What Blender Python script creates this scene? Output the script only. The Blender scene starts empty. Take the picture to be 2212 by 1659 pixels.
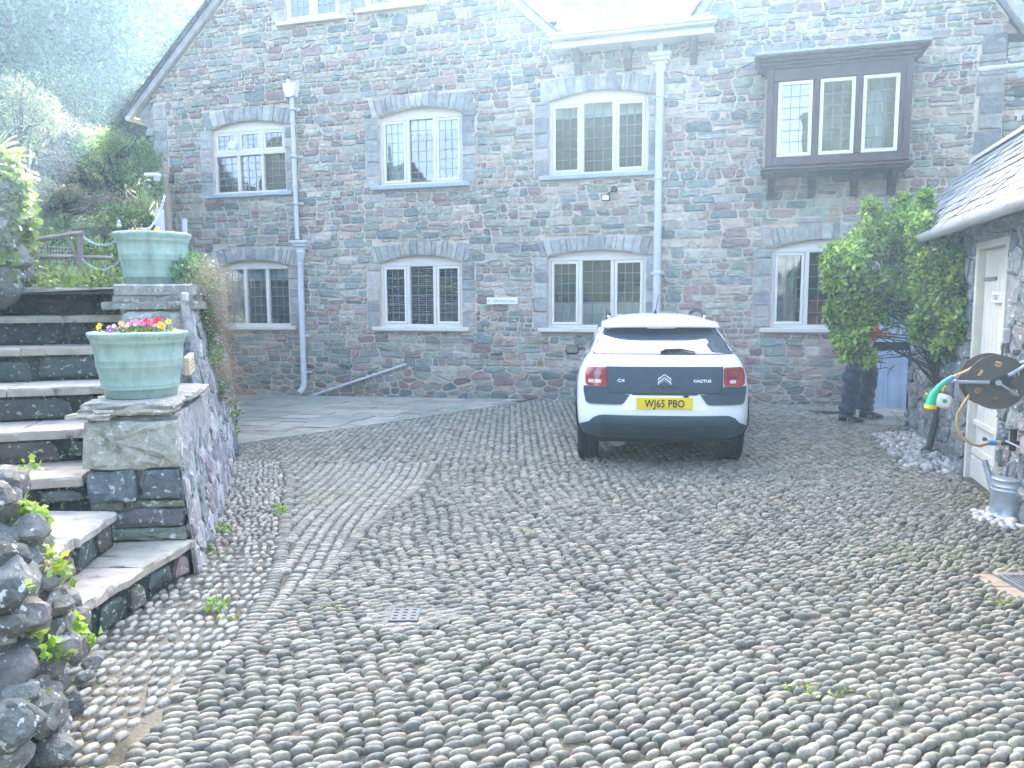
import bpy, bmesh, math, random
import numpy as np
from mathutils import Vector, Matrix, noise

random.seed(7); rng = np.random.default_rng(7)
PI = math.pi
scene = bpy.context.scene
COL = scene.collection

# ------------------------------------------------------------------ camera
PITCH, ROLL, TH, FPX, CH = math.radians(6.14), math.radians(-.2475), math.radians(17.0), 1670.7, 1.61
cp, sp, cr, sr = math.cos(PITCH), math.sin(PITCH), math.cos(ROLL), math.sin(ROLL)
FW = np.array([0, cp, -sp]); U0 = np.array([0, sp, cp]); X0 = np.array([1., 0, 0])
RT = cr*X0 + sr*U0; UP = -sr*X0 + cr*U0
C0 = np.array([0, 0, CH])
cam_d = bpy.data.cameras.new('camera'); cam = bpy.data.objects.new('camera', cam_d); COL.objects.link(cam)
cam_d.sensor_width = 36; cam_d.lens = 36*FPX/2212; cam_d.clip_end = 800; cam_d.clip_start = .05
cam.matrix_world = Matrix(((RT[0], UP[0], -FW[0], 0), (RT[1], UP[1], -FW[1], 0), (RT[2], UP[2], -FW[2], CH), (0, 0, 0, 1)))
scene.camera = cam

# ------------------------------------------------------------------ light
SUN_EL, SUN_AZ = math.radians(30.5), math.radians(-10)      # azimuth clockwise from +Y: behind the house
world = bpy.data.worlds.new('World'); scene.world = world; world.use_nodes = True
wn = world.node_tree.nodes; wl = world.node_tree.links; wn.clear()
sky = wn.new('ShaderNodeTexSky'); sky.sky_type = 'NISHITA'; sky.sun_disc = False
sky.sun_elevation = SUN_EL; sky.sun_rotation = SUN_AZ; sky.dust_density = 4.0; sky.air_density = .75; sky.ozone_density = .5
bg = wn.new('ShaderNodeBackground'); bg.inputs['Strength'].default_value = .15
wo = wn.new('ShaderNodeOutputWorld')
wl.new(sky.outputs[0], bg.inputs[0]); wl.new(bg.outputs[0], wo.inputs['Surface'])
sd = bpy.data.lights.new('sun', 'SUN'); sd.energy = 5.0; sd.angle = math.radians(.6); sd.color = (1, .94, .84)
sun = bpy.data.objects.new('sun', sd); COL.objects.link(sun)
sdir = Vector((math.sin(SUN_AZ)*math.cos(SUN_EL), math.cos(SUN_AZ)*math.cos(SUN_EL), math.sin(SUN_EL)))
sun.rotation_euler = sdir.to_track_quat('Z', 'Y').to_euler(); sun.location = (0, 30, 40)
vs = scene.view_settings; vs.view_transform = 'Standard'; vs.look = 'None'; vs.gamma = 1; vs.use_curve_mapping = False
vs.exposure = 3.85
HAZE = .0029

# ------------------------------------------------------------------ helpers: points
def ray(x, y): return FW + RT*((x-1106)/FPX) - UP*((y-829.5)/FPX)
def G(x, y, z=0.):
    d = ray(x, y); return C0 + d*((z-CH)/d[2])
def AT(x, y, Y):
    d = ray(x, y); return C0 + d*(Y/d[1])
es = np.array([math.cos(TH), -math.sin(TH), 0]); ea = np.array([math.sin(TH), math.cos(TH), 0])
O = np.array([2.31918, 12.05012, 0.])
def Wd(s, a, z): return O + es*s + ea*a + np.array([0, 0, z])
def L2(P): q = np.asarray(P)-O; return float(q@es), float(q@ea)
def sstep(a, b, t):
    t = min(1, max(0, (t-a)/(b-a))); return t*t*(3-2*t)
def gz(x, y):
    s, a = L2((x, y, 0)); return (.0165*s+.017)*sstep(5.5, 12, y)

# ------------------------------------------------------------------ helpers: meshes
ORIG = {}
class MB:
    def __init__(s): s.v = []; s.f = []; s.m = []; s.c = []; s.cc = (.5, .5, .5); s.mi = 0
    def add(s, vs_, fs, mi=None, col=None):
        b = len(s.v); s.v.extend([tuple(map(float, p)) for p in vs_])
        c = col or s.cc; s.c.extend([c]*len(vs_))
        s.f.extend([tuple(b+i for i in f) for f in fs]); s.m.extend([s.mi if mi is None else mi]*len(fs)); return s
    def box(s, c, sz, ax=None, ch=0., **k):
        """chamfered box; ax = 3 unit axes"""
        ax = ax if ax is not None else np.eye(3); ax = np.asarray(ax, float); c = np.asarray(c, float)
        h = [t/2 for t in sz]; ch = min(ch, min(h)*.9)
        if ch <= 0:
            P = [c+ax[0]*x*h[0]+ax[1]*y*h[1]+ax[2]*z*h[2] for x in (-1, 1) for y in (-1, 1) for z in (-1, 1)]
            return s.add(P, [(0, 1, 3, 2), (4, 6, 7, 5), (0, 4, 5, 1), (2, 3, 7, 6), (0, 2, 6, 4), (1, 5, 7, 3)], **k)
        bm = bmesh.new(); bmesh.ops.create_cube(bm, size=1)
        for v in bm.verts: v.co = Vector((v.co.x*sz[0], v.co.y*sz[1], v.co.z*sz[2]))
        bmesh.ops.bevel(bm, geom=bm.edges[:], offset=ch, segments=1, affect='EDGES')
        bm.verts.index_update()
        P = [c+ax[0]*v.co.x+ax[1]*v.co.y+ax[2]*v.co.z for v in bm.verts]; F = [tuple(v.index for v in f.verts) for f in bm.faces]
        bm.free(); return s.add(P, F, **k)
    def bar(s, a, b, w, h=None, up=(0, 0, 1), ch=0., **k):
        a = np.asarray(a, float); b = np.asarray(b, float); d = b-a; L = np.linalg.norm(d); d = d/L
        up = np.asarray(up, float); x = np.cross(d, up)
        if np.linalg.norm(x) < 1e-4: x = np.cross(d, (1, 0, 0))
        x = x/np.linalg.norm(x); z = np.cross(x, d)
        return s.box((a+b)/2, (w, L, h or w), (x, d, z), ch, **k)
    def tube(s, pts, r, n=8, cap=True, **k):
        pts = [np.asarray(p, float) for p in pts]; m = len(pts); rr = r if hasattr(r, '__len__') else [r]*m
        P = []; prev = None
        for i, p in enumerate(pts):
            t = pts[min(i+1, m-1)]-pts[max(i-1, 0)]; t = t/(np.linalg.norm(t)+1e-9)
            if prev is None:
                x = np.cross(t, (0, 0, 1)); 
                if np.linalg.norm(x) < 1e-3: x = np.cross(t, (1, 0, 0))
            else: x = prev - t*np.dot(prev, t)
            x = x/np.linalg.norm(x); prev = x; y = np.cross(t, x)
            P += [p+(x*math.cos(2*PI*j/n)+y*math.sin(2*PI*j/n))*rr[i] for j in range(n)]
        F = [(i*n+j, i*n+(j+1) % n, (i+1)*n+(j+1) % n, (i+1)*n+j) for i in range(m-1) for j in range(n)]
        if cap: F += [tuple(range(n))[::-1], tuple((m-1)*n+j for j in range(n))]
        return s.add(P, F, **k)
    def lathe(s, c, prof, n=32, ax=None, cap=True, **k):
        ax = ax if ax is not None else np.eye(3); ax = np.asarray(ax, float); c = np.asarray(c, float)
        P = [c+(ax[0]*math.cos(2*PI*j/n)+ax[1]*math.sin(2*PI*j/n))*r+ax[2]*z for r, z in prof for j in range(n)]
        m = len(prof); F = [(i*n+j, i*n+(j+1) % n, (i+1)*n+(j+1) % n, (i+1)*n+j) for i in range(m-1) for j in range(n)]
        if cap: F += [tuple(range(n))[::-1], tuple((m-1)*n+j for j in range(n))]
        return s.add(P, F, **k)
    def prism(s, poly, fn, d0, d1, **k):
        """poly 2-D ccw, fn(u,v,d)->3-D, extruded from d0 to d1"""
        n = len(poly); P = [fn(u, v, d0) for u, v in poly]+[fn(u, v, d1) for u, v in poly]
        return s.add(P, [tuple(range(n))[::-1], tuple(range(n, 2*n))]+[(i, (i+1) % n, n+(i+1) % n, n+i) for i in range(n)], **k)
    def build(s, name, mats, parent=None, smooth=False, origin=None, kind=None, label=None, recalc=True):
        v = np.array(s.v, dtype=np.float64).reshape(-1, 3)
        o = mkobj(name, v, s.f, mats, parent, smooth, s.m, s.c, origin, recalc)
        if kind: o['kind'] = kind
        if label: o['label'] = label
        return o
def mkobj(name, v, faces, mats, parent=None, smooth=False, mi=None, cols=None, origin=None, recalc=False):
    mats = mats if isinstance(mats, (list, tuple)) else [mats]
    if origin is None:
        origin = np.array([(v[:, 0].min()+v[:, 0].max())/2, (v[:, 1].min()+v[:, 1].max())/2, v[:, 2].min()]) if len(v) else np.zeros(3)
    origin = np.asarray(origin, float); me = bpy.data.meshes.new(name); lv = v-origin
    if isinstance(faces, np.ndarray):
        nf, k = faces.shape; me.vertices.add(len(lv)); me.vertices.foreach_set('co', lv.astype(np.float32).ravel())
        me.loops.add(nf*k); me.loops.foreach_set('vertex_index', faces.astype(np.int32).ravel())
        me.polygons.add(nf); me.polygons.foreach_set('loop_start', np.arange(0, nf*k, k, dtype=np.int32))
        me.update(calc_edges=True)
    else:
        me.from_pydata(lv.tolist(), [], faces)
    for m in mats: me.materials.append(m)
    if mi is not None and len(set(mi)) > 1: me.polygons.foreach_set('material_index', list(mi))
    if cols is not None and len(cols):
        a = me.color_attributes.new('col', 'FLOAT_COLOR', 'POINT')
        c = np.ones((len(v), 4), dtype=np.float32); c[:, :3] = np.asarray(cols, dtype=np.float32); a.data.foreach_set('color', c.ravel())
    if recalc:
        bm = bmesh.new(); bm.from_mesh(me); bmesh.ops.recalc_face_normals(bm, faces=bm.faces[:]); bm.to_mesh(me); bm.free()
    if smooth:
        me.polygons.foreach_set('use_smooth', [True]*len(me.polygons))
        if smooth == 'auto': me.set_sharp_from_angle(angle=math.radians(38))
    o = bpy.data.objects.new(name, me); COL.objects.link(o)
    par(o, parent, origin); return o
def par(o, parent, origin):
    ORIG[o.name] = np.asarray(origin, float)
    if parent is not None: o.parent = parent; o.location = Vector(origin-ORIG[parent.name])
    else: o.location = Vector(origin)
def thing(name, label, cat, loc, group=None):
    o = bpy.data.objects.new(name, None); COL.objects.link(o); o.empty_display_size = .2
    o['label'] = label; o['category'] = cat
    if group: o['group'] = group
    par(o, None, np.asarray(loc, float)); return o
def tag(o, label, cat, group=None):
    o['label'] = label; o['category'] = cat
    if group: o['group'] = group
    return o
def struct(o): o['kind'] = 'structure'; return o
def stuff(o): o['kind'] = 'stuff'; return o

# ------------------------------------------------------------------ materials
def M(name, col=(.5, .5, .5), rough=.7, metal=0., attr=False, var=.0, vscale=6., bump=0., bscale=30., dist=.01, spec=.4, spots=None, stretch=None, dark=None, coat=0., trans=0., detail=5):
    m = bpy.data.materials.new(name); m.use_nodes = True; nt = m.node_tree; n = nt.nodes; l = nt.links
    b = n['Principled BSDF']; b.inputs['Roughness'].default_value = rough; b.inputs['Metallic'].default_value = metal
    b.inputs['Specular IOR Level'].default_value = spec; b.inputs['Coat Weight'].default_value = coat
    if coat: b.inputs['Coat Roughness'].default_value = .05
    g = n.new('ShaderNodeNewGeometry'); src = g.outputs['Position']
    if stretch:
        mp = n.new('ShaderNodeMapping'); mp.inputs['Scale'].default_value = stretch; l.new(src, mp.inputs[0]); src = mp.outputs[0]
    if attr:
        a = n.new('ShaderNodeAttribute'); a.attribute_name = 'col'; out = a.outputs['Color']
    else:
        r = n.new('ShaderNodeRGB'); r.outputs[0].default_value = (*col, 1); out = r.outputs[0]
    def nz(scale, det=detail):
        t = n.new('ShaderNodeTexNoise'); t.inputs['Scale'].default_value = scale; t.inputs['Detail'].default_value = det; t.inputs['Roughness'].default_value = .62
        l.new(src, t.inputs['Vector']); return t.outputs['Fac']
    def ramp(f, a0, a1, lo=0, hi=1):
        t = n.new('ShaderNodeMapRange'); t.inputs[1].default_value = a0; t.inputs[2].default_value = a1; t.inputs[3].default_value = lo; t.inputs[4].default_value = hi
        l.new(f, t.inputs[0]); return t.outputs[0]
    def mixc(f, a_, b_, mode='MIX'):
        t = n.new('ShaderNodeMix'); t.data_type = 'RGBA'; t.blend_type = mode
        if hasattr(f, 'links') or hasattr(f, 'is_linked'): l.new(f, t.inputs[0])
        else: t.inputs[0].default_value = f
        l.new(a_, t.inputs[6])
        if isinstance(b_, tuple): t.inputs[7].default_value = (*b_, 1)
        else: l.new(b_, t.inputs[7])
        return t.outputs[2]
    if var:
        f = ramp(nz(vscale), .3, .7, 1-var, 1+var*.8)
        cx = n.new('ShaderNodeCombineXYZ'); [l.new(f, cx.inputs[i]) for i in range(3)]
        out = mixc(1., out, cx.outputs[0], 'MULTIPLY')
    if dark:                                       # dirt / moss patches: (colour, scale, lo, hi)
        out = mixc(ramp(nz(dark[1]), dark[2], dark[3]), out, dark[0])
    if spots:                                      # lichen: (colour, scale, threshold, strength)
        f = ramp(nz(spots[1], 3), spots[2], spots[2]+.05, 0, spots[3] if len(spots) > 3 else .8)
        out = mixc(f, out, spots[0])
    l.new(out, b.inputs['Base Color'])
    if bump:
        bp = n.new('ShaderNodeBump'); bp.inputs['Strength'].default_value = bump; bp.inputs['Distance'].default_value = dist
        l.new(nz(bscale, 6), bp.inputs['Height']); l.new(bp.outputs[0], b.inputs['Normal'])
    return m
def leafmat(name, col=None, attr=True, tr=.35, rough=.45, coat=0):
    m = bpy.data.materials.new(name); m.use_nodes = True; nt = m.node_tree; n = nt.nodes; l = nt.links
    b = n['Principled BSDF']; b.inputs['Roughness'].default_value = rough; b.inputs['Specular IOR Level'].default_value = .5
    t = n.new('ShaderNodeBsdfTranslucent'); mx = n.new('ShaderNodeMixShader'); mx.inputs[0].default_value = tr
    a = n.new('ShaderNodeAttribute'); a.attribute_name = 'col'
    l.new(a.outputs['Color'], b.inputs['Base Color'])
    h = n.new('ShaderNodeHueSaturation'); h.inputs['Saturation'].default_value = 1.1; h.inputs['Value'].default_value = 1.6; h.inputs['Hue'].default_value = .48
    l.new(a.outputs['Color'], h.inputs['Color']); l.new(h.outputs[0], t.inputs[0])
    l.new(b.outputs[0], mx.inputs[1]); l.new(t.outputs[0], mx.inputs[2]); l.new(mx.outputs[0], n['Material Output'].inputs[0]); return m
def glassmat(name, tint=(1, 1, 1), refl=.12, rough=.0):
    m = bpy.data.materials.new(name); m.use_nodes = True; nt = m.node_tree; n = nt.nodes; l = nt.links; n.remove(n['Principled BSDF'])
    tr = n.new('ShaderNodeBsdfTransparent'); tr.inputs[0].default_value = (*tint, 1)
    gl = n.new('ShaderNodeBsdfGlossy'); gl.inputs['Roughness'].default_value = rough
    fr = n.new('ShaderNodeFresnel'); fr.inputs[0].default_value = 1.5
    ad = n.new('ShaderNodeMath'); ad.operation = 'ADD'; ad.inputs[1].default_value = refl; ad.use_clamp = True
    # rolled old glass: slow waviness of the reflection
    g = n.new('ShaderNodeNewGeometry'); t = n.new('ShaderNodeTexNoise'); t.inputs['Scale'].default_value = 3.5; t.inputs['Detail'].default_value = 1
    bp = n.new('ShaderNodeBump'); bp.inputs['Strength'].default_value = .12; bp.inputs['Distance'].default_value = .02
    l.new(g.outputs['Position'], t.inputs['Vector']); l.new(t.outputs['Fac'], bp.inputs['Height']); l.new(bp.outputs[0], gl.inputs['Normal'])
    mx = n.new('ShaderNodeMixShader'); l.new(fr.outputs[0], ad.inputs[0]); l.new(ad.outputs[0], mx.inputs[0]); l.new(tr.outputs[0], mx.inputs[1]); l.new(gl.outputs[0], mx.inputs[2])
    l.new(mx.outputs[0], n['Material Output'].inputs[0]); return m

m_stone = M('rubble_stone', attr=True, rough=.85, var=.28, vscale=9, bump=.9, bscale=22, dist=.02, spots=((.55, .56, .54), 14, .70, .7), dark=((.10, .11, .10), 3.2, .62, .8))
m_wstone = M('weathered_stone', attr=True, rough=.9, var=.3, vscale=16, bump=1., bscale=30, dist=.02, spots=((.62, .64, .62), 26, .60, .75), dark=((.07, .085, .06), 5, .58, .75))
m_riser = M('dark_riser_stone', attr=True, rough=.85, var=.35, vscale=8, bump=.8, bscale=26, dist=.015, spots=((.42, .50, .36), 30, .60, .85), dark=((.02, .028, .02), 4, .48, .66))  # riser stones, much darker than the tread slabs
m_slab = M('tread_slab', attr=True, rough=.8, var=.25, vscale=7, bump=.4, bscale=35, dist=.006, dark=((.10, .10, .09), 6, .58, .72), stretch=(1, 2.2, 1))
m_mortar = M('lime_mortar', (.58, .47, .36), .95, var=.2, vscale=5, bump=.6, bscale=60, dist=.008, dark=((.15, .15, .12), 1.2, .6, .8))
m_wmortar = M('weathered_mortar', (.44, .43, .42), .95, var=.35, vscale=18, bump=1., bscale=40, dist=.03, dark=((.10, .12, .09), 5, .56, .72))
m_dmortar = M('dark_mortar', (.05, .06, .05), .95, var=.4, vscale=14, bump=1., bscale=40, dist=.03, spots=((.4, .46, .36), 30, .6, .8))  # dark bed behind the risers and boulders
m_cobble = M('cobble', attr=True, rough=.68, var=.38, vscale=48, bump=.5, bscale=90, dist=.004, dark=((.09, .12, .06), 2.1, .60, .78), spots=((.50, .52, .48), 55, .66, .5))
m_bed = M('cobble_bed', (.10, .088, .062), .95, var=.5, vscale=7, bump=1., bscale=70, dist=.012, dark=((.035, .05, .022), 2.1, .50, .66), spots=((.27, .24, .18), .8, .54, .6))  # base colour darkened to stand for deep shade in the gaps
m_flag = M('flagstone', attr=True, rough=.7, var=.2, vscale=5, bump=.35, bscale=28, dist=.008, dark=((.13, .15, .10), 3, .58, .76))
m_paint = M('cream_paint', (.62, .55, .47), .5, var=.06, vscale=3, bump=.05, bscale=60, dist=.002)
m_casem = M('white_casement_paint', (.68, .63, .56), .45, var=.04, vscale=4)
m_iron = M('painted_iron', (.50, .49, .48), .5, var=.10, vscale=5, bump=.08, bscale=50, dist=.003)
m_lead = M('leading', (.20, .21, .22), .5, .3)
m_slsill = M('slate_sill', (.34, .38, .45), .6, var=.3, vscale=26, stretch=(3, 3, .4), bump=.2)
m_slate = M('roof_slate', attr=True, rough=.65, var=.25, vscale=10, bump=.5, bscale=30, dist=.008, spots=((.62, .62, .56), 16, .66, .7), dark=((.12, .13, .06), 3, .62, .76))
m_oak = M('dark_oak', (.075, .038, .03), .55, var=.22, vscale=8, stretch=(1, 1, .2), bump=.15, bscale=40)
m_verge = M('verge_board', (.40, .37, .35), .7, var=.25, vscale=6, spots=((.7, .7, .66), 14, .66, .8), bump=.3)
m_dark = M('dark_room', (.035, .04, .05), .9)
m_room = M('unlit_room', (.035, .05, .06), .9, var=.3, vscale=1.5)  # near-black wall colour stands in for the gloom of unlit rooms
m_glass = glassmat('window_glass', (.80, .88, .90), .13)
m_blind = M('roller_blind', (.78, .77, .72), .8, var=.05)
m_curt = M('curtain_cloth', (.45, .40, .30), .9, var=.3, vscale=12, bump=.2)
m_slat = M('venetian_slat', (.33, .34, .30), .5)
m_red = M('red_upholstery', (.50, .08, .05), .6, var=.2)
m_lampshade = M('straw_lamp', (.55, .45, .25), .8, bump=.5, bscale=120)
m_white = M('white_plastic', (.78, .79, .8), .4)
m_black = M('black_plastic', (.02, .022, .026), .45)
m_grey = M('grey_metal', (.35, .36, .38), .4, .7, var=.1)
m_galv = M('galvanised_steel', (.42, .46, .50), .42, .65, var=.22, vscale=9, bump=.1, dark=((.2, .22, .23), 7, .6, .75))
m_chrome = M('chrome', (.75, .77, .8), .15, 1.)
m_green = M('green_plastic', (.01, .42, .20), .35)
m_yellow = M('yellow_plastic', (.85, .60, .02), .4)
m_blue = M('blue_connector', (.05, .28, .55), .4)
m_hose = M('tan_hose', (.52, .34, .15), .45, var=.1, vscale=20)
m_glaze = M('celadon_glaze', (.32, .44, .37), .38, var=.38, vscale=9, spots=None, dark=((.13, .21, .19), 9, .52, .74), stretch=(1, 1, .35), coat=.25, bump=.12, bscale=24, dist=.004)
m_soil = M('potting_soil', (.04, .03, .02), 1., bump=1, bscale=90)
m_wood = M('weathered_wood', (.26, .20, .16), .85, var=.3, vscale=14, bump=.5, bscale=40, stretch=(1, 1, .3))
m_plaque = M('pine_plaque', (.62, .50, .33), .6, var=.15, vscale=30, stretch=(1, 1, 6))
m_door = M('pale_door_paint', (.58, .54, .45), .5, var=.08, vscale=6, dark=((.40, .35, .22), 5, .66, .8))
m_bdoor = M('blue_door_paint', (.42, .50, .60), .5, var=.14, vscale=5, dark=((.42, .36, .30), 9, .62, .75))
m_bark = M('bark', (.07, .065, .06), .9, var=.3, vscale=20, bump=.8, bscale=60)
m_leaf = leafmat('leaf'); m_gloss = leafmat('glossy_leaf', tr=.25, rough=.28)
m_twig = M('dry_twig', attr=True, rough=.9)
m_petal = leafmat('petal', tr=.3, rough=.6)
m_grass = M('hillside_turf', (.05, .075, .03), 1., var=.5, vscale=1.5, bump=1, bscale=8, dist=.1)
m_hedge = M('unseen_woodland', (.016, .026, .012), 1., var=.8, vscale=.9, bump=1, bscale=3, dist=.4)
m_car = M('white_car_paint', (.80, .81, .82), .25, coat=1., var=.02)
m_trim = M('grey_car_plastic', (.034, .060, .080), .5, var=.08, vscale=9, bump=.04, bscale=200)
m_trim2 = M('dark_car_plastic', (.024, .040, .054), .55, var=.1)
m_tyre = M('tyre_rubber', (.015, .017, .022), .8, bump=.2, bscale=80)
m_carglass = glassmat('car_glass', (.12, .15, .17), .16)
m_redlens = M('red_lamp_lens', (.34, .004, .010), .12, coat=1.)
m_darklens = M('dark_red_lens', (.12, .01, .02), .15, coat=1.)
m_clear = M('clear_lamp_lens', (.60, .55, .55), .15, coat=1.)
m_plate = M('yellow_number_plate', (.85, .62, .01), .4)
m_ink = M('black_ink', (.012, .012, .014), .5)
m_sgrey = M('grey_sign_ink', (.22, .28, .31), .6)
m_nylon = M('navy_waterproof_cloth', (.010, .018, .05), .33, var=.3, vscale=7, bump=.9, bscale=9, dist=.05)
m_jacket = M('orange_jacket_cloth', (.72, .12, .05), .6, var=.15, vscale=8, bump=.5, bscale=10, dist=.03)
m_skin = M('skin', (.55, .34, .26), .55)
m_hair = M('dark_hair', (.04, .03, .025), .7)
m_shoe = M('black_trainer', (.02, .022, .03), .5)
m_brick = M('red_brick', (.29, .225, .17), .85, var=.3, vscale=20, bump=.5)

# ------------------------------------------------------------------ generic: rubble
def clip(poly, nx, ny, d):                    # keep nx*x+ny*y <= d
    out = []; n = len(poly)
    for i in range(n):
        a = poly[i]; b = poly[(i+1) % n]; da = nx*a[0]+ny*a[1]-d; db = nx*b[0]+ny*b[1]-d
        if da <= 0: out.append(a)
        if (da < 0 < db) or (db < 0 < da):
            t = da/(da-db); out.append((a[0]+(b[0]-a[0])*t, a[1]+(b[1]-a[1])*t))
    return out
def area(p): return .5*sum(p[i][0]*p[(i+1) % len(p)][1]-p[(i+1) % len(p)][0]*p[i][1] for i in range(len(p)))
def cen(p): return (sum(q[0] for q in p)/len(p), sum(q[1] for q in p)/len(p))
def cut_rect(poly, r):                        # drop the part of poly inside rect r, keeping the largest side
    x0, y0, x1, y1 = r
    if max(p[0] for p in poly) <= x0 or min(p[0] for p in poly) >= x1 or max(p[1] for p in poly) <= y0 or min(p[1] for p in poly) >= y1: return poly
    best = []
    for nx, ny, d in ((1, 0, x0), (-1, 0, -x1), (0, 1, y0), (0, -1, -y1)):
        q = clip(poly, nx, ny, d)
        if len(q) > 2 and (len(best) < 3 or area(q) > area(best)): best = q
    return best
def voronoi(seeds, aspect, bounds):
    """anisotropic Voronoi cells of seeds; aspect = how many times wider than tall"""
    S = np.array(seeds, float); T = S.copy(); T[:, 0] /= aspect
    x0, y0, x1, y1 = bounds; R = 1.1
    cell = .3; grid = {}
    for i, p in enumerate(T): grid.setdefault((int(p[0]//cell), int(p[1]//cell)), []).append(i)
    out = []
    for i, p in enumerate(T):
        gx, gy = int(p[0]//cell), int(p[1]//cell)
        nb = [j for a in (-2, -1, 0, 1, 2) for b in (-2, -1, 0, 1, 2) for j in grid.get((gx+a, gy+b), ()) if j != i]
        d2 = ((T[nb]-p)**2).sum(1); od = np.argsort(d2)[:18]
        poly = [(max(x0/aspect, p[0]-R), max(y0, p[1]-R)), (min(x1/aspect, p[0]+R), max(y0, p[1]-R)), (min(x1/aspect, p[0]+R), min(y1, p[1]+R)), (max(x0/aspect, p[0]-R), min(y1, p[1]+R))]
        for k in od:
            q = T[nb[k]]; nx, ny = q-p; m = (q+p)/2; poly = clip(poly, nx, ny, nx*m[0]+ny*m[1])
            if len(poly) < 3: break
        out.append([(a*aspect, b) for a, b in poly] if len(poly) > 2 else [])
    return out
def rub_seeds(x0, y0, x1, y1, hs, ws, jit=.25):
    S = []; y = y0
    while y < y1:
        h = random.uniform(*hs); x = x0-random.uniform(0, ws[0])
        while x < x1:
            w = random.uniform(*ws)*random.choice((.7, 1, 1, 1.25)); 
            S.append((x+w/2+random.uniform(-jit, jit)*w*.6, y+h/2+random.uniform(-jit, jit)*h)); x += w
        y += h
    return S
def inset(poly, d, rnd=True):
    """rounded, inset outline"""
    n = len(poly); q = poly
    # drop very short edges
    q = [q[i] for i in range(n) if math.dist(q[i], q[i-1]) > .02]
    if len(q) < 3: return []
    if rnd:
        o = []
        for i in range(len(q)):
            a = q[i-1]; b = q[i]; c = q[(i+1) % len(q)]
            for e in (a, c):
                L = math.dist(b, e); t = min(.24, .032/L) * random.uniform(.4, 1.5); o.append((b[0]+(e[0]-b[0])*t, b[1]+(e[1]-b[1])*t))
        q = o
    cx, cy = cen(q); out = []
    for (x, y) in q:
        L = math.hypot(x-cx, y-cy)+1e-6; k = max(.2, 1-d*random.uniform(.8, 1.5)/L); out.append((cx+(x-cx)*k, cy+(y-cy)*k))
    return out
def stone_mesh(poly, fn, hgt, rug=.35, back=-.02):
    """rock-faced stone over outline poly on surface fn(u,v,h) -> verts, faces"""
    n = len(poly); cx, cy = cen(poly); P = []; 
    P += [fn(x, y, back) for x, y in poly]
    P += [fn(x, y, hgt*random.uniform(.45, .95)) for x, y in poly]
    tx, ty = random.uniform(-1, 1)*rug, random.uniform(-1, 1)*rug
    sx = max(p[0] for p in poly)-min(p[0] for p in poly)+.01; sy = max(p[1] for p in poly)-min(p[1] for p in poly)+.01
    for x, y in poly:
        k = random.uniform(.6, .88); px, py = cx+(x-cx)*k, cy+(y-cy)*k
        P.append(fn(px, py, hgt*(1+tx*(px-cx)/sx+ty*(py-cy)/sy+random.uniform(-rug, rug)*.5)))
    P.append(fn(cx+random.uniform(-.2, .2)*sx, cy+random.uniform(-.2, .2)*sy, hgt*random.uniform(.9, 1.3)))
    F = [(i, (i+1) % n, n+(i+1) % n, n+i) for i in range(n)]+[(n+i, n+(i+1) % n, 2*n+(i+1) % n, 2*n+i) for i in range(n)]+[(2*n+i, 2*n+(i+1) % n, 3*n) for i in range(n)]
    return P, F
def pick(pal, j=.03):
    c, v = random.choice(pal); k = random.uniform(1-v, 1+v); return tuple(min(.9, t*k*random.uniform(1-j, 1+j)) for t in c)
def emit_stones(stones, parent, mat, name='stone', limit=300, rank=None, smooth=False):
    """stones: list of (verts, faces, colour, weight)"""
    stones.sort(key=lambda s: -s[3]); MBX = MB()
    for k, (P, F, c, w) in enumerate(stones):
        if k < limit:
            mb = MB(); mb.add(P, F, col=c); mb.build(name, mat, parent, smooth=smooth, recalc=False)
        else: MBX.add(P, F, col=c)
    if MBX.v: MBX.build(name, mat, parent, kind='stuff', recalc=False, smooth=smooth)
def seen(P):
    q = np.asarray(P)-C0; z = q@FW
    if z <= .1: return 0
    x = 1106+FPX*(q@RT)/z; y = 829.5-FPX*(q@UP)/z
    return (1./z**2) if -60 < x < 2272 and -60 < y < 1719 else .0001/z**2
PAL = [((.205, .215, .19), .25), ((.25, .24, .215), .22), ((.165, .19, .185), .25), ((.23, .17, .155), .2), ((.30, .24, .20), .2), ((.19, .14, .135), .2), ((.19, .215, .175), .2), ((.33, .30, .265), .15), ((.22, .215, .205), .2), ((.13, .15, .15), .2), ((.26, .25, .22), .2)]
PALD = [((.40, .37, .32), .18), ((.34, .32, .285), .18), ((.39, .33, .285), .15), ((.30, .30, .275), .18), ((.26, .255, .24), .15)]
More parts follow.
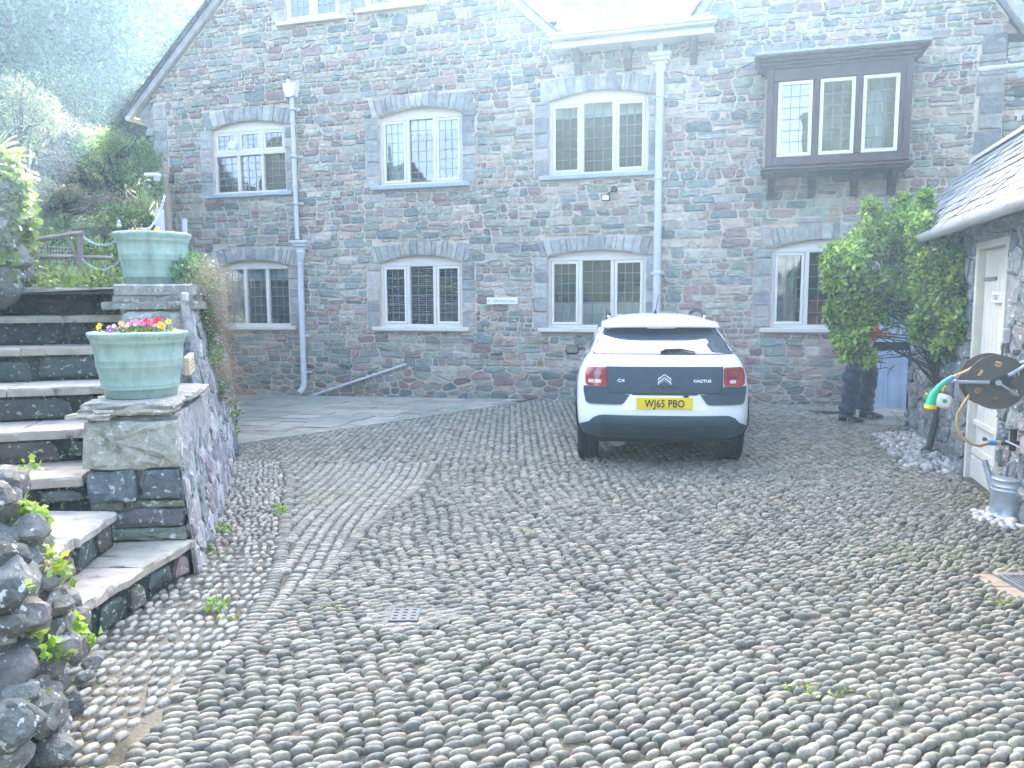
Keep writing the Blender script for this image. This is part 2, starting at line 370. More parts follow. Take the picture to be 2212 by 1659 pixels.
def coursed(x0, y0, x1, y1, hs=(.09, .19), wr=(1.1, 3.2)):
    """random rubble brought to wandering courses: list of polygons"""
    out = []; y = y0; k = random.random()*50
    wv = lambda x, r: .030*noise.noise(Vector((x*1.3, r*7.7, k)))+.016*noise.noise(Vector((x*4.1, r*3.3, k)))
    r = 0
    while y < y1:
        h = random.uniform(*hs); x = x0-random.random()*.2; lo = lambda u, y=y, r=r: y+wv(u, r)
        hi = lambda u, y=y, h=h, r=r: y+h+wv(u, r+1)
        sk = random.uniform(-.02, .02)
        while x < x1:
            w = h*random.uniform(*wr)*random.choice((.6, 1, 1, 1)); w = min(max(w, .07), .52); s2 = random.uniform(-.035, .035); m = x+w/2
            bot = [(x, lo(x)), (m, lo(m)-random.uniform(-.006, .008)), (x+w, lo(x+w))]; top = [(x+w+s2, hi(x+w+s2)), (m+random.uniform(-.3, .3)*w, hi(m)+random.uniform(-.008, .012)), (x+sk, hi(x+sk))]
            if h > .12 and w > .16 and random.random() < .28:
                t = random.uniform(.35, .65); ml = (x+sk*t, lo(x)+(hi(x)-lo(x))*t); mr = (x+w+s2*t, lo(x+w)+(hi(x+w)-lo(x+w))*(t+random.uniform(-.1, .1)))
                out.append([bot[0], bot[1], bot[2], mr, ml]); out.append([ml, mr]+top)
            else: out.append(bot+top)
            x += w; sk = s2
        y += h; r += 1
    return out
# ================================================================== HOUSE
house = thing('stone_house', 'large gabled rubble stone house with leaded windows across the back of the courtyard', 'house', Wd(-2.4, 0, 0))
def HF(u, v, h): return Wd(u, -h, v)
def hbox(mb, s0, s1, a0, a1, z0, z1, ch=0., **k):
    return mb.box(Wd((s0+s1)/2, (a0+a1)/2, (z0+z1)/2), (s1-s0, a1-a0, z1-z0), (es, ea, (0, 0, 1)), ch, **k)
WIN = {  # name: s0, s1, z0, z1, arch rise
    'Au': (-8.10, -6.57, 3.55, 4.70, .12), 'Bu': (-4.76, -3.26, 3.55, 4.68, .12), 'Cu': (-1.80, -.24, 3.57, 4.72, .12),
    'Al': (-8.04, -6.59, 1.17, 2.26, .11), 'Bl': (-4.80, -3.29, 1.17, 2.26, .12), 'Cl': (-1.82, -.24, 1.17, 2.30, .10),
    'Dl': (1.60, 3.08, 1.19, 2.36, .12), 'T1': (-6.50, -5.44, 6.40, 7.35, .0), 'T2': (-4.98, -3.96, 6.45, 7.35, .0)}
BAY = (1.46, 3.30, 3.47, 4.78)
def topz(s):
    if s < -1.5: return min(9.0, 5.42+.91*(s+9.35), 5.62-.91*(s+1.5))
    if s < .5: return 5.6
    return max(5.3, min(5.70+1.42*(s-.5), 5.57-1.42*(s-4.33)))
ZCAP = 7.7
S0, S1 = -9.35, 4.5
# ---- mortar wall: quads between all the cut lines
wall = MB()
cs = sorted({S0, -1.5, .5, S1, -5.43, 2.43, 4.33} | {w[0] for w in WIN.values()} | {w[1] for w in WIN.values()})
czs = sorted({-.4, 0, 5.3} | {w[2] for w in WIN.values()} | {w[3]+w[4] for w in WIN.values()})
def hole(s, z): return any(w[0] < s < w[1] and w[2] < z < w[3]+w[4] for w in WIN.values())
for i in range(len(cs)-1):
    a, b = cs[i], cs[i+1]; top = [z for z in czs if z < min(topz(a+1e-4), topz(b-1e-4))-.01]
    for j in range(len(top)):
        z0 = top[j]
        if j+1 < len(top):
            if not hole((a+b)/2, (z0+top[j+1])/2): wall.add([HF(a, z0, 0), HF(b, z0, 0), HF(b, top[j+1], 0), HF(a, top[j+1], 0)], [(0, 1, 2, 3)])
        else:
            za, zb = topz(a+1e-4), topz(b-1e-4)
            # last strip up to the (possibly raking) top, but around windows that reach higher
            if not hole((a+b)/2, z0+.02) : wall.add([HF(a, z0, 0), HF(b, z0, 0), HF(b, zb, 0), HF(a, za, 0)], [(0, 1, 2, 3)])
def archz(w, s):
    t = (s-(w[0]+w[1])/2)/((w[1]-w[0])/2); return w[3]+w[4]*(1-t*t)
for k, w in WIN.items():                       # reveals and the fillets beside the arch
    s0, s1, z0, z1, ar = w; D = .14
    wall.add([HF(s0, z0, 0), HF(s0, z0, -D), HF(s0, z1, -D), HF(s0, z1, 0)], [(0, 1, 2, 3)])
    wall.add([HF(s1, z0, 0), HF(s1, z0, -D), HF(s1, z1, -D), HF(s1, z1, 0)], [(0, 1, 2, 3)])
    n = 8
    for i in range(n):
        a = s0+(s1-s0)*i/n; b = s0+(s1-s0)*(i+1)/n; A, B = archz(w, a), archz(w, b)
        wall.add([HF(a, A, 0), HF(b, B, 0), HF(b, z1+ar, 0), HF(a, z1+ar, 0)], [(0, 1, 2, 3)])
        wall.add([HF(a, A, 0), HF(b, B, 0), HF(b, B, -D), HF(a, A, -D)], [(0, 1, 2, 3)])
# left flank, right flank, back
for s in (S0, S1): wall.add([Wd(s, 0, -.5), Wd(s, 8, -.5), Wd(s, 8, 5.3), Wd(s, 0, 5.3)], [(0, 1, 2, 3)])
wall.add([Wd(S0, 8, -.5), Wd(S1, 8, -.5), Wd(S1, 8, 5.4), Wd(S0, 8, 5.4)], [(0, 1, 2, 3)])
hwall = wall.build('wall', m_mortar, house, recalc=False)
# ---- stones
zones = []
for k, w in WIN.items():
    q = .245
    zones.append((w[0]-q, w[2]-.0, w[1]+q, w[3]))                                        # jamb blocks
    zones.append((w[0]-.12, w[3]-.01, w[1]+.12, w[3]+w[4]+.235))                          # arch
    zones.append((w[0]-.16, w[2]-.09, w[1]+.16, w[2]+.01))                               # sill
zones += [(BAY[0]-.02, BAY[2]-.06, BAY[1]+.02, BAY[3]+.15), (S0, -.2, S0+.30, 5.2), (S1-.34, -.2, S1, 5.0)]
seeds = [p for p in rub_seeds(S0-.1, -.25, S1+.1, ZCAP, (.07, .18), (.13, .44), .33) if p[1] < topz(max(S0+.01, min(S1-.01, p[0])))+.1]
random.seed(11); stones = []
cells = [c for c in voronoi([s for s in seeds if s[1] < 1.5], 1.9, (S0, -.12, S1, ZCAP)) if len(c) > 2]
cells = [clip(c, 0, 1, .52) for c in cells if min(t[1] for t in c) < .5]+[c for c in coursed(S0, .52, S1, ZCAP, (.065, .15), (1.2, 3.4)) if cen(c)[1] < topz(max(S0+.01, min(S1-.01, cen(c)[0])))+.2]
for poly in cells:
    if len(poly) < 3: continue
    c = cen(poly)
    if c[0] < -1.5: poly = clip(clip(poly, -.91, 1, 5.38+.91*9.35), .91, 1, 5.58-.91*1.5)
    elif c[0] < .5: poly = clip(poly, 0, 1, 5.55)
    elif c[0] > .5: poly = clip(poly, -1.42, 1, 5.66-1.42*.5)
    if c[0] > 4.2: poly = clip(poly, 1.42, 1, 5.53+1.42*4.33)
    for z in zones:
        if len(poly) > 2: poly = cut_rect(poly, z)
    if len(poly) < 3 or area(poly) < .0022: continue
    q = inset(poly, .0115)
    if len(q) < 3: continue
    c = cen(q); col = tuple(t*m_ for t, m_ in zip(pick(PAL), (1.42, 1.33, 1.22)))
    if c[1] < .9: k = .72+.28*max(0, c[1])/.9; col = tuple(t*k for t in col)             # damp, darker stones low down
    P, F = stone_mesh(q, HF, random.uniform(.010, .030), .6)
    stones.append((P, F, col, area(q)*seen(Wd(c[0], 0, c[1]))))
def block(s0, z0, s1, z1, pal=PALD, h=None, fn=HF):
    j = lambda: random.uniform(-.008, .008)
    poly = [(s0+.006+j(), z0+.006+j()), (s1-.006+j(), z0+.006+j()), (s1-.006+j(), z1-.006+j()), (s0+.006+j(), z1-.006+j())]
    P, F = stone_mesh(poly, fn, h or random.uniform(.014, .028), .5); c = cen(poly)
    return (P, F, pick(pal), area(poly)*seen(fn(c[0], c[1], 0)))
for k, w in WIN.items():
    for side in (0, 1):
        z = w[2]; n = 0
        while z < w[3]-.05:
            h = min(random.uniform(.15, .27), w[3]-z); wd = random.choice((.225, .24, .24, .235)); 
            s = w[0]-wd if side == 0 else w[1]; stones.append(block(s, z, s+wd, z+h)); z += h
    if w[4] > 0:                                                                          # voussoirs
        s = w[0]-.10
        while s < w[1]+.08:
            wd = random.uniform(.055, .15); e = min(s+wd, w[1]+.12); f = lambda u: archz(w, min(max(u, w[0]), w[1]))
            lean = lambda u: (u-(w[0]+w[1])/2)*.10; T = .21+random.uniform(-.02, .035)
            ft = lambda u: f(u)*.35+(w[3]+w[4])*.65
            poly = [(s+.004, f(s)+.004), (e-.004, f(e)+.004), (e-.004+lean(e), ft(e)+T), (s+.004+lean(s), ft(s)+T)]
            P, F = stone_mesh(poly, HF, random.uniform(.018, .03), .35); stones.append((P, F, pick(PALD), area(poly)*seen(Wd(s, 0, w[3])))); s = e
z = -.1
while z < 5.15:
    h = random.uniform(.16, .3); stones.append(block(S0, z, S0+random.choice((.27, .3, .28)), z+h)); z += h
z = -.1
while z < 4.95:
    h = random.uniform(.2, .34); stones.append(block(S1-random.choice((.30, .34, .32)), z, S1, z+h, [((.24, .22, .21), .25), ((.30, .27, .25), .2)])); z += h
emit_stones(stones, hwall, m_stone)

# ---- inside of the rooms
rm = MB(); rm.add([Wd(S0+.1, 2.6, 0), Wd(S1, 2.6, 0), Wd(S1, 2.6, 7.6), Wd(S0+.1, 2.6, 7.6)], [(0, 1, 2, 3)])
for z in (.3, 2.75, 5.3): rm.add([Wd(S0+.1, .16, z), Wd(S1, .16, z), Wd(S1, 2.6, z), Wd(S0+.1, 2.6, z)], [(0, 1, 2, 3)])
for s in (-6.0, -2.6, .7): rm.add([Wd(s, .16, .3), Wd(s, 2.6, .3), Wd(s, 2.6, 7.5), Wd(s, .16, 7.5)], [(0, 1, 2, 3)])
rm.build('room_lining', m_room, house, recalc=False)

# ---- windows
def pane_with_lead(parent, s0, s1, z0, z1, a, nc, nr, fn=None):
    fn = fn or (lambda s, a_, z: Wd(s, a_, z))
    g = MB(); g.add([fn(s0, a, z0), fn(s1, a, z0), fn(s1, a, z1), fn(s0, a, z1)], [(0, 1, 2, 3)]); g.build('pane', m_glass, parent, recalc=False)
    l = MB(); n_ = np.cross(fn(s1, a, z0)-fn(s0, a, z0), (0, 0, 1)); n_ = n_/np.linalg.norm(n_)
    for i in range(1, nc): s = s0+(s1-s0)*i/nc; l.bar(fn(s, a, z0)+n_*.002, fn(s, a, z1)+n_*.002, .011, .010, up=n_)
    for i in range(1, nr): z = z0+(z1-z0)*i/nr; l.bar(fn(s0, a, z)+n_*.002, fn(s1, a, z)+n_*.002, .011, .010, up=(0, 0, 1))
    l.build('leading', m_lead, parent, recalc=False)
def casement(parent, s0, s1, z0, z1, a, nc=3, nr=6, fr=.042, mat=None, fn=None, opened=False):
    fn = fn or (lambda s, a_, z: Wd(s, a_, z)); f = MB(); u = fn(s1, a, z0)-fn(s0, a, z0); u /= np.linalg.norm(u); nn = np.cross(u, (0, 0, 1))
    for p, q in (((s0, z0+fr/2), (s1, z0+fr/2)), ((s0, z1-fr/2), (s1, z1-fr/2))): f.bar(fn(p[0], a, p[1]), fn(q[0], a, q[1]), .04, fr, ch=.006)
    for s in (s0+fr/2, s1-fr/2): f.bar(fn(s, a, z0+fr), fn(s, a, z1-fr), .04, fr, up=u, ch=.006)
    f.build('casement', mat or m_casem, parent); pane_with_lead(parent, s0+fr, s1-fr, z0+fr, z1-fr, a+.005, nc, nr, fn)
def window(w, lights=3, transom=None, nr=6, sill='paint', cas=(0, 2), hinges=True):
    s0, s1, z0, z1, ar = w; f = MB(); A0, A1 = .05, .13; fw = .052
    hbox(f, s0, s0+fw, A0, A1, z0, z1, .006); hbox(f, s1-fw, s1, A0, A1, z0, z1, .006)
    hbox(f, s0+fw, s1-fw, A0, A1, z0, z0+.05, .006); hbox(f, s0+fw, s1-fw, A0, A1, z1-.06, z1, .006)
    if ar:                                                                                # boarded arch head
        n = 10; top = [(s1-(s1-s0)*i/n) for i in range(n+1)]
        poly = [(s0, z1-.001), (s1, z1-.001)]+[(s, archz(w, s)+.004) for s in top]
        f.prism(poly, lambda u, v, d: Wd(u, d, v), A0+.012, A1)
    W = (s1-s0-2*fw); mw = .062; lw = (W-(lights-1)*mw)/lights
    for i in range(1, lights): s = s0+fw+i*lw+(i-1)*mw; hbox(f, s, s+mw, A0-.006, A1, z0+.05, z1-.06, .008)
    if transom: hbox(f, s0+fw, s1-fw, A0-.012, A1, transom-.035, transom+.035, .008)
    fo = f.build('window', m_paint, house)
    for i in range(lights):
        a = s0+fw+i*(lw+mw); b = a+lw; segs = [(z0+.05, transom-.035), (transom+.035, z1-.06)] if transom else [(z0+.05, z1-.06)]
        for j, (c, d) in enumerate(segs):
            rows = nr if not transom else (5, 3)[j]
            if i in cas and not (transom and j == 0): casement(fo, a+.004, b-.004, c+.004, d-.004, A0+.02, 3, rows)
            else: pane_with_lead(fo, a, b, c, d, .10, 3, rows)
    sl = MB(); hbox(sl, s0-.14, s1+.14, -.085, .06, z0-.065, z0+.002, .008); sl.build('sill', m_slsill if sill == 'slate' else m_paint, fo)
    return fo
Au = window(WIN['Au'], transom=4.26, sill='slate', cas=(0, 1, 2)); Bu = window(WIN['Bu'], sill='slate'); Cu = window(WIN['Cu'], sill='slate')
Al = window(WIN['Al'], cas=()); Bl = window(WIN['Bl']); Cl = window(WIN['Cl']); Dl = window(WIN['Dl'], lights=3)
T1 = window(WIN['T1'], lights=2, cas=(0, 1), nr=5); T2 = window(WIN['T2'], lights=2, cas=(0, 1), nr=5)
b_ = MB(); hbox(b_, -7.98, -6.64, .20, .21, 2.0, 2.26); b_.build('roller_blind', m_blind, Al)
b_ = MB(); hbox(b_, -4.7, -3.3, .20, .21, 4.42, 4.7); b_.build('roller_blind', m_blind, Bu)
b_ = MB(); hbox(b_, -1.75, -.3, .20, .21, 4.48, 4.75); b_.build('roller_blind', m_blind, Cu)
def curtain(parent, s0, s1, z0, z1, a=.24, mat=None):
    c = MB(); n = 14; P = []
    for i in range(n+1):
        s = s0+(s1-s0)*i/n; aa = a+.025*math.sin(i*2.1); P += [Wd(s, aa, z0), Wd(s, aa, z1)]
    c.add(P, [(2*i, 2*i+2, 2*i+3, 2*i+1) for i in range(n)]); c.build('curtain', mat or m_curt, parent, recalc=False, smooth=True)
curtain(Bu, -4.7, -4.42, 3.6, 4.6, mat=m_blind); curtain(Dl, 1.68, 1.98, 1.2, 2.3); curtain(Al, -8.0, -7.75, 1.2, 2.1); curtain(Bu, -4.4, -3.35, 3.6, 3.7)
v_ = MB()
for i in range(26):
    z = 1.26+i*.037
    if z < 2.19: v_.box(Wd(-4.045, .22, z), (1.36, .045, .004), (es, ea*math.cos(.35)+np.array([0, 0, .34]), np.cross(es, ea*math.cos(.35)+np.array([0, 0, .34]))))
v_.build('venetian_blind', m_slat, Bl, kind='stuff', recalc=False)
b_ = MB(); hbox(b_, -1.78, -.3, .30, .32, 1.2, 1.58); b_.build('cafe_screen', m_blind, Cl)
# things standing in the rooms behind the ground-floor panes
lamp = MB(); P0 = Wd(-7.36, .4, 1.93); lamp.lathe(P0-np.array([0, 0, .09]), [(.03, 0), (.085, .03), (.105, .09), (.085, .15), (.03, .18)], 16); lamp.tube([P0+np.array([0, 0, .09]), P0+np.array([0, 0, .5])], .004, 5)
tag(lamp.build('pendant_lamp', m_lampshade, None, smooth=True), 'round straw pendant lampshade hanging behind the ground-floor window beside the flower pots', 'lamp')
tb = thing('dining_table', 'table with a folded white napkin seen through the ground-floor window nearest the steps', 'table', Wd(-7.3, .75, .3))
t_ = MB(); t_.lathe(Wd(-7.3, .75, 1.18), [(.40, 0), (.42, .01), (.42, .03), (.40, .04)], 24); t_.build('tabletop', m_dark, tb)
t_ = MB(); t_.tube([Wd(-7.3, .75, .3), Wd(-7.3, .75, 1.18)], .04, 8); t_.build('pedestal', m_dark, tb)
nk = MB(); c = Wd(-7.25, .45, 1.225); nk.add([c+es*.13+np.array([0, 0, .05]), c-es*.13+np.array([0, 0, .05]), c+ea*.1, c-ea*.06-np.array([0, 0, .0]), c+np.array([0, 0, .09])], [(0, 4, 3), (4, 1, 3), (0, 2, 4), (1, 4, 2), (0, 3, 2), (1, 2, 3)])
tag(nk.build('napkin', m_white), 'white napkin folded to a point on the dark dining table', 'napkin')
rc = thing('armchair', 'red armchair seen through the window behind the green shrub', 'armchair', Wd(2.45, .7, .3))
a_ = MB(); hbox(a_, 2.12, 3.0, .45, 1.1, .35, 1.45, .12); a_.build('seat', m_red, rc, smooth='auto')
a_ = MB(); a_.lathe(Wd(2.28, .55, 1.35), [(.02, 0), (.13, .02), (.17, .12), (.13, .25), (.02, .3)], 14); a_.build('cushion', m_red, rc, smooth=True)

# ---- oriel window
bay = MB(); b0, b1, bz0, bz1 = BAY; D = .50; FO = -.0
def bayf(s, a, z): return Wd(s, a, z)
for s in (b0, b1-.09): hbox(bay, s, s+.09, -D, -D+.09, bz0, bz1, .008)
hbox(bay, b0+.09, b1-.09, -D, -D+.09, bz0, bz0+.12, .008); hbox(bay, b0+.09, b1-.09, -D, -D+.09, bz1-.17, bz1, .008)
hbox(bay, b0+.09, b0+.15, -D+.02, -D+.08, bz0+.12, bz1-.17, .005); hbox(bay, b1-.15, b1-.09, -D+.02, -D+.08, bz0+.12, bz1-.17, .005)
inn0, inn1 = b0+.15, b1-.15; mw = .085; lw = (inn1-inn0-2*mw)/3
for i in (1, 2): s = inn0+i*lw+(i-1)*mw; hbox(bay, s, s+mw, -D-.005, -D+.085, bz0+.12, bz1-.17, .01)
for s in (b0, b1-.09):                                                               # returns
    hbox(bay, s+.005, s+.085, -D+.09, -.001, bz0, bz0+.3, .005); hbox(bay, s+.005, s+.085, -D+.09, -.001, bz1-.17, bz1, .005); hbox(bay, s+.005, s+.085, -.09, -.001, bz0+.3, bz1-.17, .005)
hbox(bay, b0+.02, b1-.02, -D+.05, -.001, bz0-.02, bz0+.0, 0)
bo = bay.build('oriel_window', m_oak, house)
for k, (e, z0, z1) in enumerate(((.03, bz1, bz1+.04), (.07, bz1+.04, bz1+.08), (.12, bz1+.08, bz1+.12), (.17, bz1+.12, bz1+.16))):
    c = MB(); hbox(c, b0-e, b1+e, -D-e, -.002, z0, z1-.001, .01); c.build('cornice_moulding', m_oak, bo)
c = MB(); hbox(c, b0-.17, b1+.17, -D-.17, -.002, bz1+.162, bz1+.195, .006)
c.add([Wd(b0-.17, -D-.15, bz1+.196), Wd(b1+.17, -D-.15, bz1+.196), Wd(b1+.1, -.002, bz1+.30), Wd(b0-.1, -.002, bz1+.30)], [(0, 1, 2, 3)])
c.build('lead_roof', m_slsill, bo)
c = MB(); hbox(c, b0-.05, b1+.05, -D-.06, -.002, bz0-.06, bz0-.022, .008); hbox(c, b0-.02, b1+.02, -D-.03, -.002, bz0-.095, bz0-.062, .008); c.build('base_ledge', m_oak, bo)
for s in (1.56, 2.11, 2.68, 3.16):
    c = MB(); pr = [(0, bz0-.097), (-.40, bz0-.097), (-.40, bz0-.16), (-.30, bz0-.19), (-.14, bz0-.28), (-.10, bz0-.40), (0, bz0-.40)]
    c.prism(pr, lambda u, v, d: Wd(d, u, v), s-.05, s+.05); c.build('bracket', m_oak, bo)
for i in range(3):
    a = inn0+i*(lw+mw); casement(bo, a+.003, a+lw-.003, bz0+.123, bz1-.173, -D+.03, 3, 6, .048)
for s in (b0+.04, b1-.04): pane_with_lead(bo, -D+.09, -.09, bz0+.3, bz1-.17, s, 2, 5, fn=lambda a_, s_, z: Wd(s_, a_, z))
curtain(bo, b1-.62, b1-.3, bz0+.1, bz1-.1, a=-.2, mat=m_blind)
curtain(bo, b0+.12, b0+.25, bz0+.1, bz1-.1, a=-.2, mat=m_curt)

# ---- roofs
def rake(s0, z0, s1, z1, front=-.16, w=.15):
    c = MB(); p = Wd(s0, front/2, z0); q = Wd(s1, front/2, z1); d = (q-p)/np.linalg.norm(q-p); n_ = np.cross(d, ea); n_ = n_*(1 if n_[2] > 0 else -1)
    c.box((p+q)/2+n_*w*.3, (np.linalg.norm(q-p), abs(front)+.02, w), (d, ea, n_), .01); c.build('verge', m_verge, house)
    k = 0; L = np.linalg.norm(q-p)
    while k < L:                                                                          # slates lipping over the verge
        l_ = random.uniform(.16, .26); e = MB(); e.cc = pick([((.30, .30, .31), .3), ((.24, .25, .27), .2)])
        e.box(p+d*(k+l_/2)+n_*(w*.8+.012+random.uniform(0, .012)), (l_+.03, abs(front)+.09, .016), (d, ea, n_)); e.build('slate', m_slate, rl if True else None, recalc=False); k += l_*.95
rl = MB()
for (s0, z0, s1, z1) in ((-9.85, 4.96, -5.43, 8.98), (-5.43, 8.98, -1.28, 5.20)):
    rl.add([Wd(s0, -.18, z0+.2), Wd(s1, -.18, z1+.2), Wd(s1, 9, z1+.2), Wd(s0, 9, z0+.2)], [(0, 1, 2, 3)])
for (s0, z0, s1, z1) in ((.35, 5.55, 2.42, 8.45), (2.42, 8.45, 4.85, 5.0)):
    rl.add([Wd(s0, -.18, z0+.15), Wd(s1, -.18, z1+.15), Wd(s1, 9, z1+.15), Wd(s0, 9, z0+.15)], [(0, 1, 2, 3)])
rl.add([Wd(-1.7, -.28, 5.60), Wd(.9, -.28, 5.60), Wd(.9, 4.3, 9.0), Wd(-1.7, 4.3, 9.0)], [(0, 1, 2, 3)])
rl.add([Wd(-1.7, 8.8, 5.6), Wd(.9, 8.8, 5.6), Wd(.9, 4.3, 9.0), Wd(-1.7, 4.3, 9.0)], [(0, 1, 2, 3)])
rl.add([Wd(-5.4, .3, 6.03), Wd(2.4, .3, 6.03), Wd(2.4, 4.3, 8.99), Wd(-5.4, 4.3, 8.99)], [(0, 1, 2, 3)])  # cross roof extended behind the gables to stop sun leaking through the valleys
rl.add([Wd(-5.4, 8.8, 5.6), Wd(2.4, 8.8, 5.6), Wd(2.4, 4.3, 8.99), Wd(-5.4, 4.3, 8.99)], [(0, 1, 2, 3)])
rl.cc = (.22, .23, .25); rl.c = [rl.cc]*len(rl.v)
rl = rl.build('roof', m_slate, house, recalc=False)
rake(-9.85, 5.0, -5.43, 9.02, -.08, .11); rake(-5.43, 9.02, -1.36, 5.34, -.10, .12)
rake(.33, 5.50, 2.42, 8.45, -.10, .12); rake(2.42, 8.45, 4.78, 5.0, -.16, .16)
kneel = MB(); kneel.prism([(-9.78, 5.12), (-9.34, 4.72), (-9.34, 5.2)], HF, -.1, .02); kneel.c = [(.25, .24, .22)]*len(kneel.v); kneel.build('kneeler_stone', m_stone, house)
gt = MB(); gt.cc = (.3, .3, .3)
gt.tube([Wd(-9.86, -.1, 5.02), Wd(-9.86, 6, 5.02)], .05, 8); gt.build('side_gutter', m_iron, house)
# slates of the middle roof
slope = np.array([0, 0, 0.]); dn = (Wd(0, 4.3, 9.0)-Wd(0, -.28, 5.60)); LL = np.linalg.norm(dn); dn /= LL; nn = np.cross(es, dn)
slates = []
k = 0; d = 0
while d < 2.7:
    g_ = .125; s = -1.62-random.uniform(0, .1)
    while s < .86:
        w_ = random.uniform(.11, .2); c = Wd(s+w_/2, -.28, 5.60)+dn*(d+.08)+nn*(.022+random.uniform(0, .008))
        tip = Wd(0, -.28, 5.6)+dn*d; z = tip[2]; lim0 = -1.5-(z-5.62)/.91; lim1 = .5+(z-5.7)/1.42
        if lim0 < s+w_/2 < lim1+.1:
            mb = MB(); mb.box(c, (w_-.008, .19, .012), (es, dn*.998+nn*.05, nn)); slates.append((mb.v, mb.f, pick([((.30, .31, .32), .25), ((.24, .255, .27), .2), ((.34, .33, .31), .15)]), seen(c)))
        s += w_
    d += g_
slates.sort(key=lambda t: t[0][0][2]); 
emit_stones(slates, rl, m_slate, 'slate', 220)
# dormer
dm = MB(); hbox(dm, -1.86, -.46, 1.02, 1.10, 6.42, 7.6); dm.build('dormer_cheek', m_paint, house)
fl = MB(); hbox(fl, -1.98, -.36, .90, 1.04, 6.40, 6.47, .01); fl.build('dormer_sill', m_slsill, house)
dw = MB()
for i in range(4): s = -1.80+i*.43; hbox(dw, s, s+.05, .96, 1.015, 6.5, 7.5)
hbox(dw, -1.80, -.46, .96, 1.015, 6.47, 6.52); dwo = dw.build('dormer_window', m_casem, house)
for i in range(3): s = -1.75+i*.43; pane_with_lead(dwo, s, s+.38, 6.52, 7.5, 1.0, 3, 5)
# fascia, gutter and brackets of the middle eaves
fa = MB(); hbox(fa, -1.66, .72, -.36, -.32, 5.40, 5.545, .006); fa.build('fascia', m_paint, house)
fa = MB(); hbox(fa, -1.66, .72, -.32, 0, 5.40, 5.42); fa.build('soffit', m_paint, house)
fa = MB(); hbox(fa, -1.72, .76, -.46, -.365, 5.50, 5.54, .01); hbox(fa, -1.72, .76, -.47, -.365, 5.545, 5.60, .012); fa.build('gutter', m_iron, house)
for s in (-1.32, -.55, .42):
    c = MB(); pr = [(0, 5.399), (-.30, 5.399), (-.30, 5.33), (-.22, 5.31), (-.12, 5.22), (-.09, 5.08), (0, 5.08)]
    c.prism(pr, lambda u, v, d: Wd(d, u, v), s-.05, s+.05); c.build('eaves_bracket', m_oak, house)
# downpipes
def hopper(mb, s, z, w=.17):
    for e, a, b in ((w, 0, -.05), (w*.84, -.05, -.11), (w*.66, -.11, -.16), (w*.95, -.045, -.058)): hbox(mb, s-e, s+e, -.02-e*1.1, -.01, z+b, z+a-.001, .01)
    mb.lathe(Wd(s, -.11, z-.36), [(.05, 0), (.055, .06), (.085, .13), (.088, .17), (.075, .20)], 14)
dp = MB(); dp.tube([Wd(-.06, -.11, 5.5), Wd(-.06, -.11, 5.2)], .055, 12); dp.tube([Wd(-.06, -.11, 4.95), Wd(-.06, -.11, 0.02)], .058, 14)
dpo = dp.build('downpipe', m_iron, house, smooth='auto')
h_ = MB(); hopper(h_, -.06, 5.26); h_.build('hopper_head', m_iron, dpo, smooth='auto')
for z in (4.62, 3.42, 2.0, .9):
    c = MB(); c.lathe(Wd(-.06, -.11, z), [(.06, 0), (.072, .01), (.072, .035), (.06, .045)], 14); hbox(c, -.17, .05, -.06, -.005, z, z+.045, .004); c.build('pipe_bracket', m_iron, dpo)
dp = MB(); dp.tube([Wd(-6.36, -.08, 5.18), Wd(-6.34, -.09, 2.7)], .04, 12); dp.tube([Wd(-6.29, -.10, 2.4), Wd(-6.29, -.10, .13), Wd(-6.31, -.14, .05), Wd(-6.34, -.2, -.01)], .052, 14)
dpo = dp.build('downpipe', m_iron, house, smooth='auto')
h_ = MB(); hopper(h_, -6.27, 2.68, .155); h_.build('hopper_head', m_iron, dpo, smooth='auto')
h_ = MB(); h_.prism([(-6.48, 5.34), (-6.44, 5.14), (-6.40, 5.12), (-6.32, 5.12), (-6.28, 5.14), (-6.24, 5.34)], HF, .01, .17); h_.tube([Wd(-6.48, -.0, 5.46), Wd(-6.42, -.09, 5.33)], .022, 8); h_.build('top_hopper', m_white, dpo)
for z in (4.9, 4.1, 3.3, 2.25, .98, .33):
    x = -6.29 if z < 2.4 else -6.345; c = MB(); c.lathe(Wd(x, -.095, z), [(.05, 0), (.062, .01), (.062, .035), (.05, .045)], 12); hbox(c, x, x+.12, -.05, -.005, z, z+.045, .004); c.build('pipe_bracket', m_iron, dpo)
dp = MB(); dp.tube([Wd(-4.31, -.05, .53), Wd(-6.17, -.07, -.07)], .024, 10); wp = dp.build('waste_pipe', m_iron, house, smooth='auto')
for t in (.33, .8):
    c = MB(); p = Wd(-4.31, -.05, .53)*(1-t)+Wd(-6.17, -.07, -.07)*t; c.lathe(p, [(.027, -.02), (.036, -.01), (.036, .01), (.027, .02)], 10, ax=np.array([ea, np.cross(es, ea), es])); c.build('pipe_clip', m_iron, wp)
cb = MB(); pts = [Wd(.15+i*1.2/8, -.03, 5.0-.14*math.sin(PI*i/8)+.07*i/8) for i in range(9)]; cb.tube(pts, .006, 5); cb.build('cable', m_black, house)
cb = MB(); cb.tube([Wd(3.5+i*.15, -.03, 4.75+.005*i) for i in range(8)], .006, 5); cb.build('cable', m_black, house)
vt = MB(); vt.lathe(Wd(-7.66, 0, 4.42), [(.001, 0), (.06, 0), (.07, .015), (.07, .03)], 14, ax=np.array([es, (0, 0, 1), -ea])); 
for i in range(4): hbox(vt, -7.71, -7.61, -.04, -.03, 4.39+i*.02, 4.398+i*.02)
vt.build('vent_grille', m_white, house)
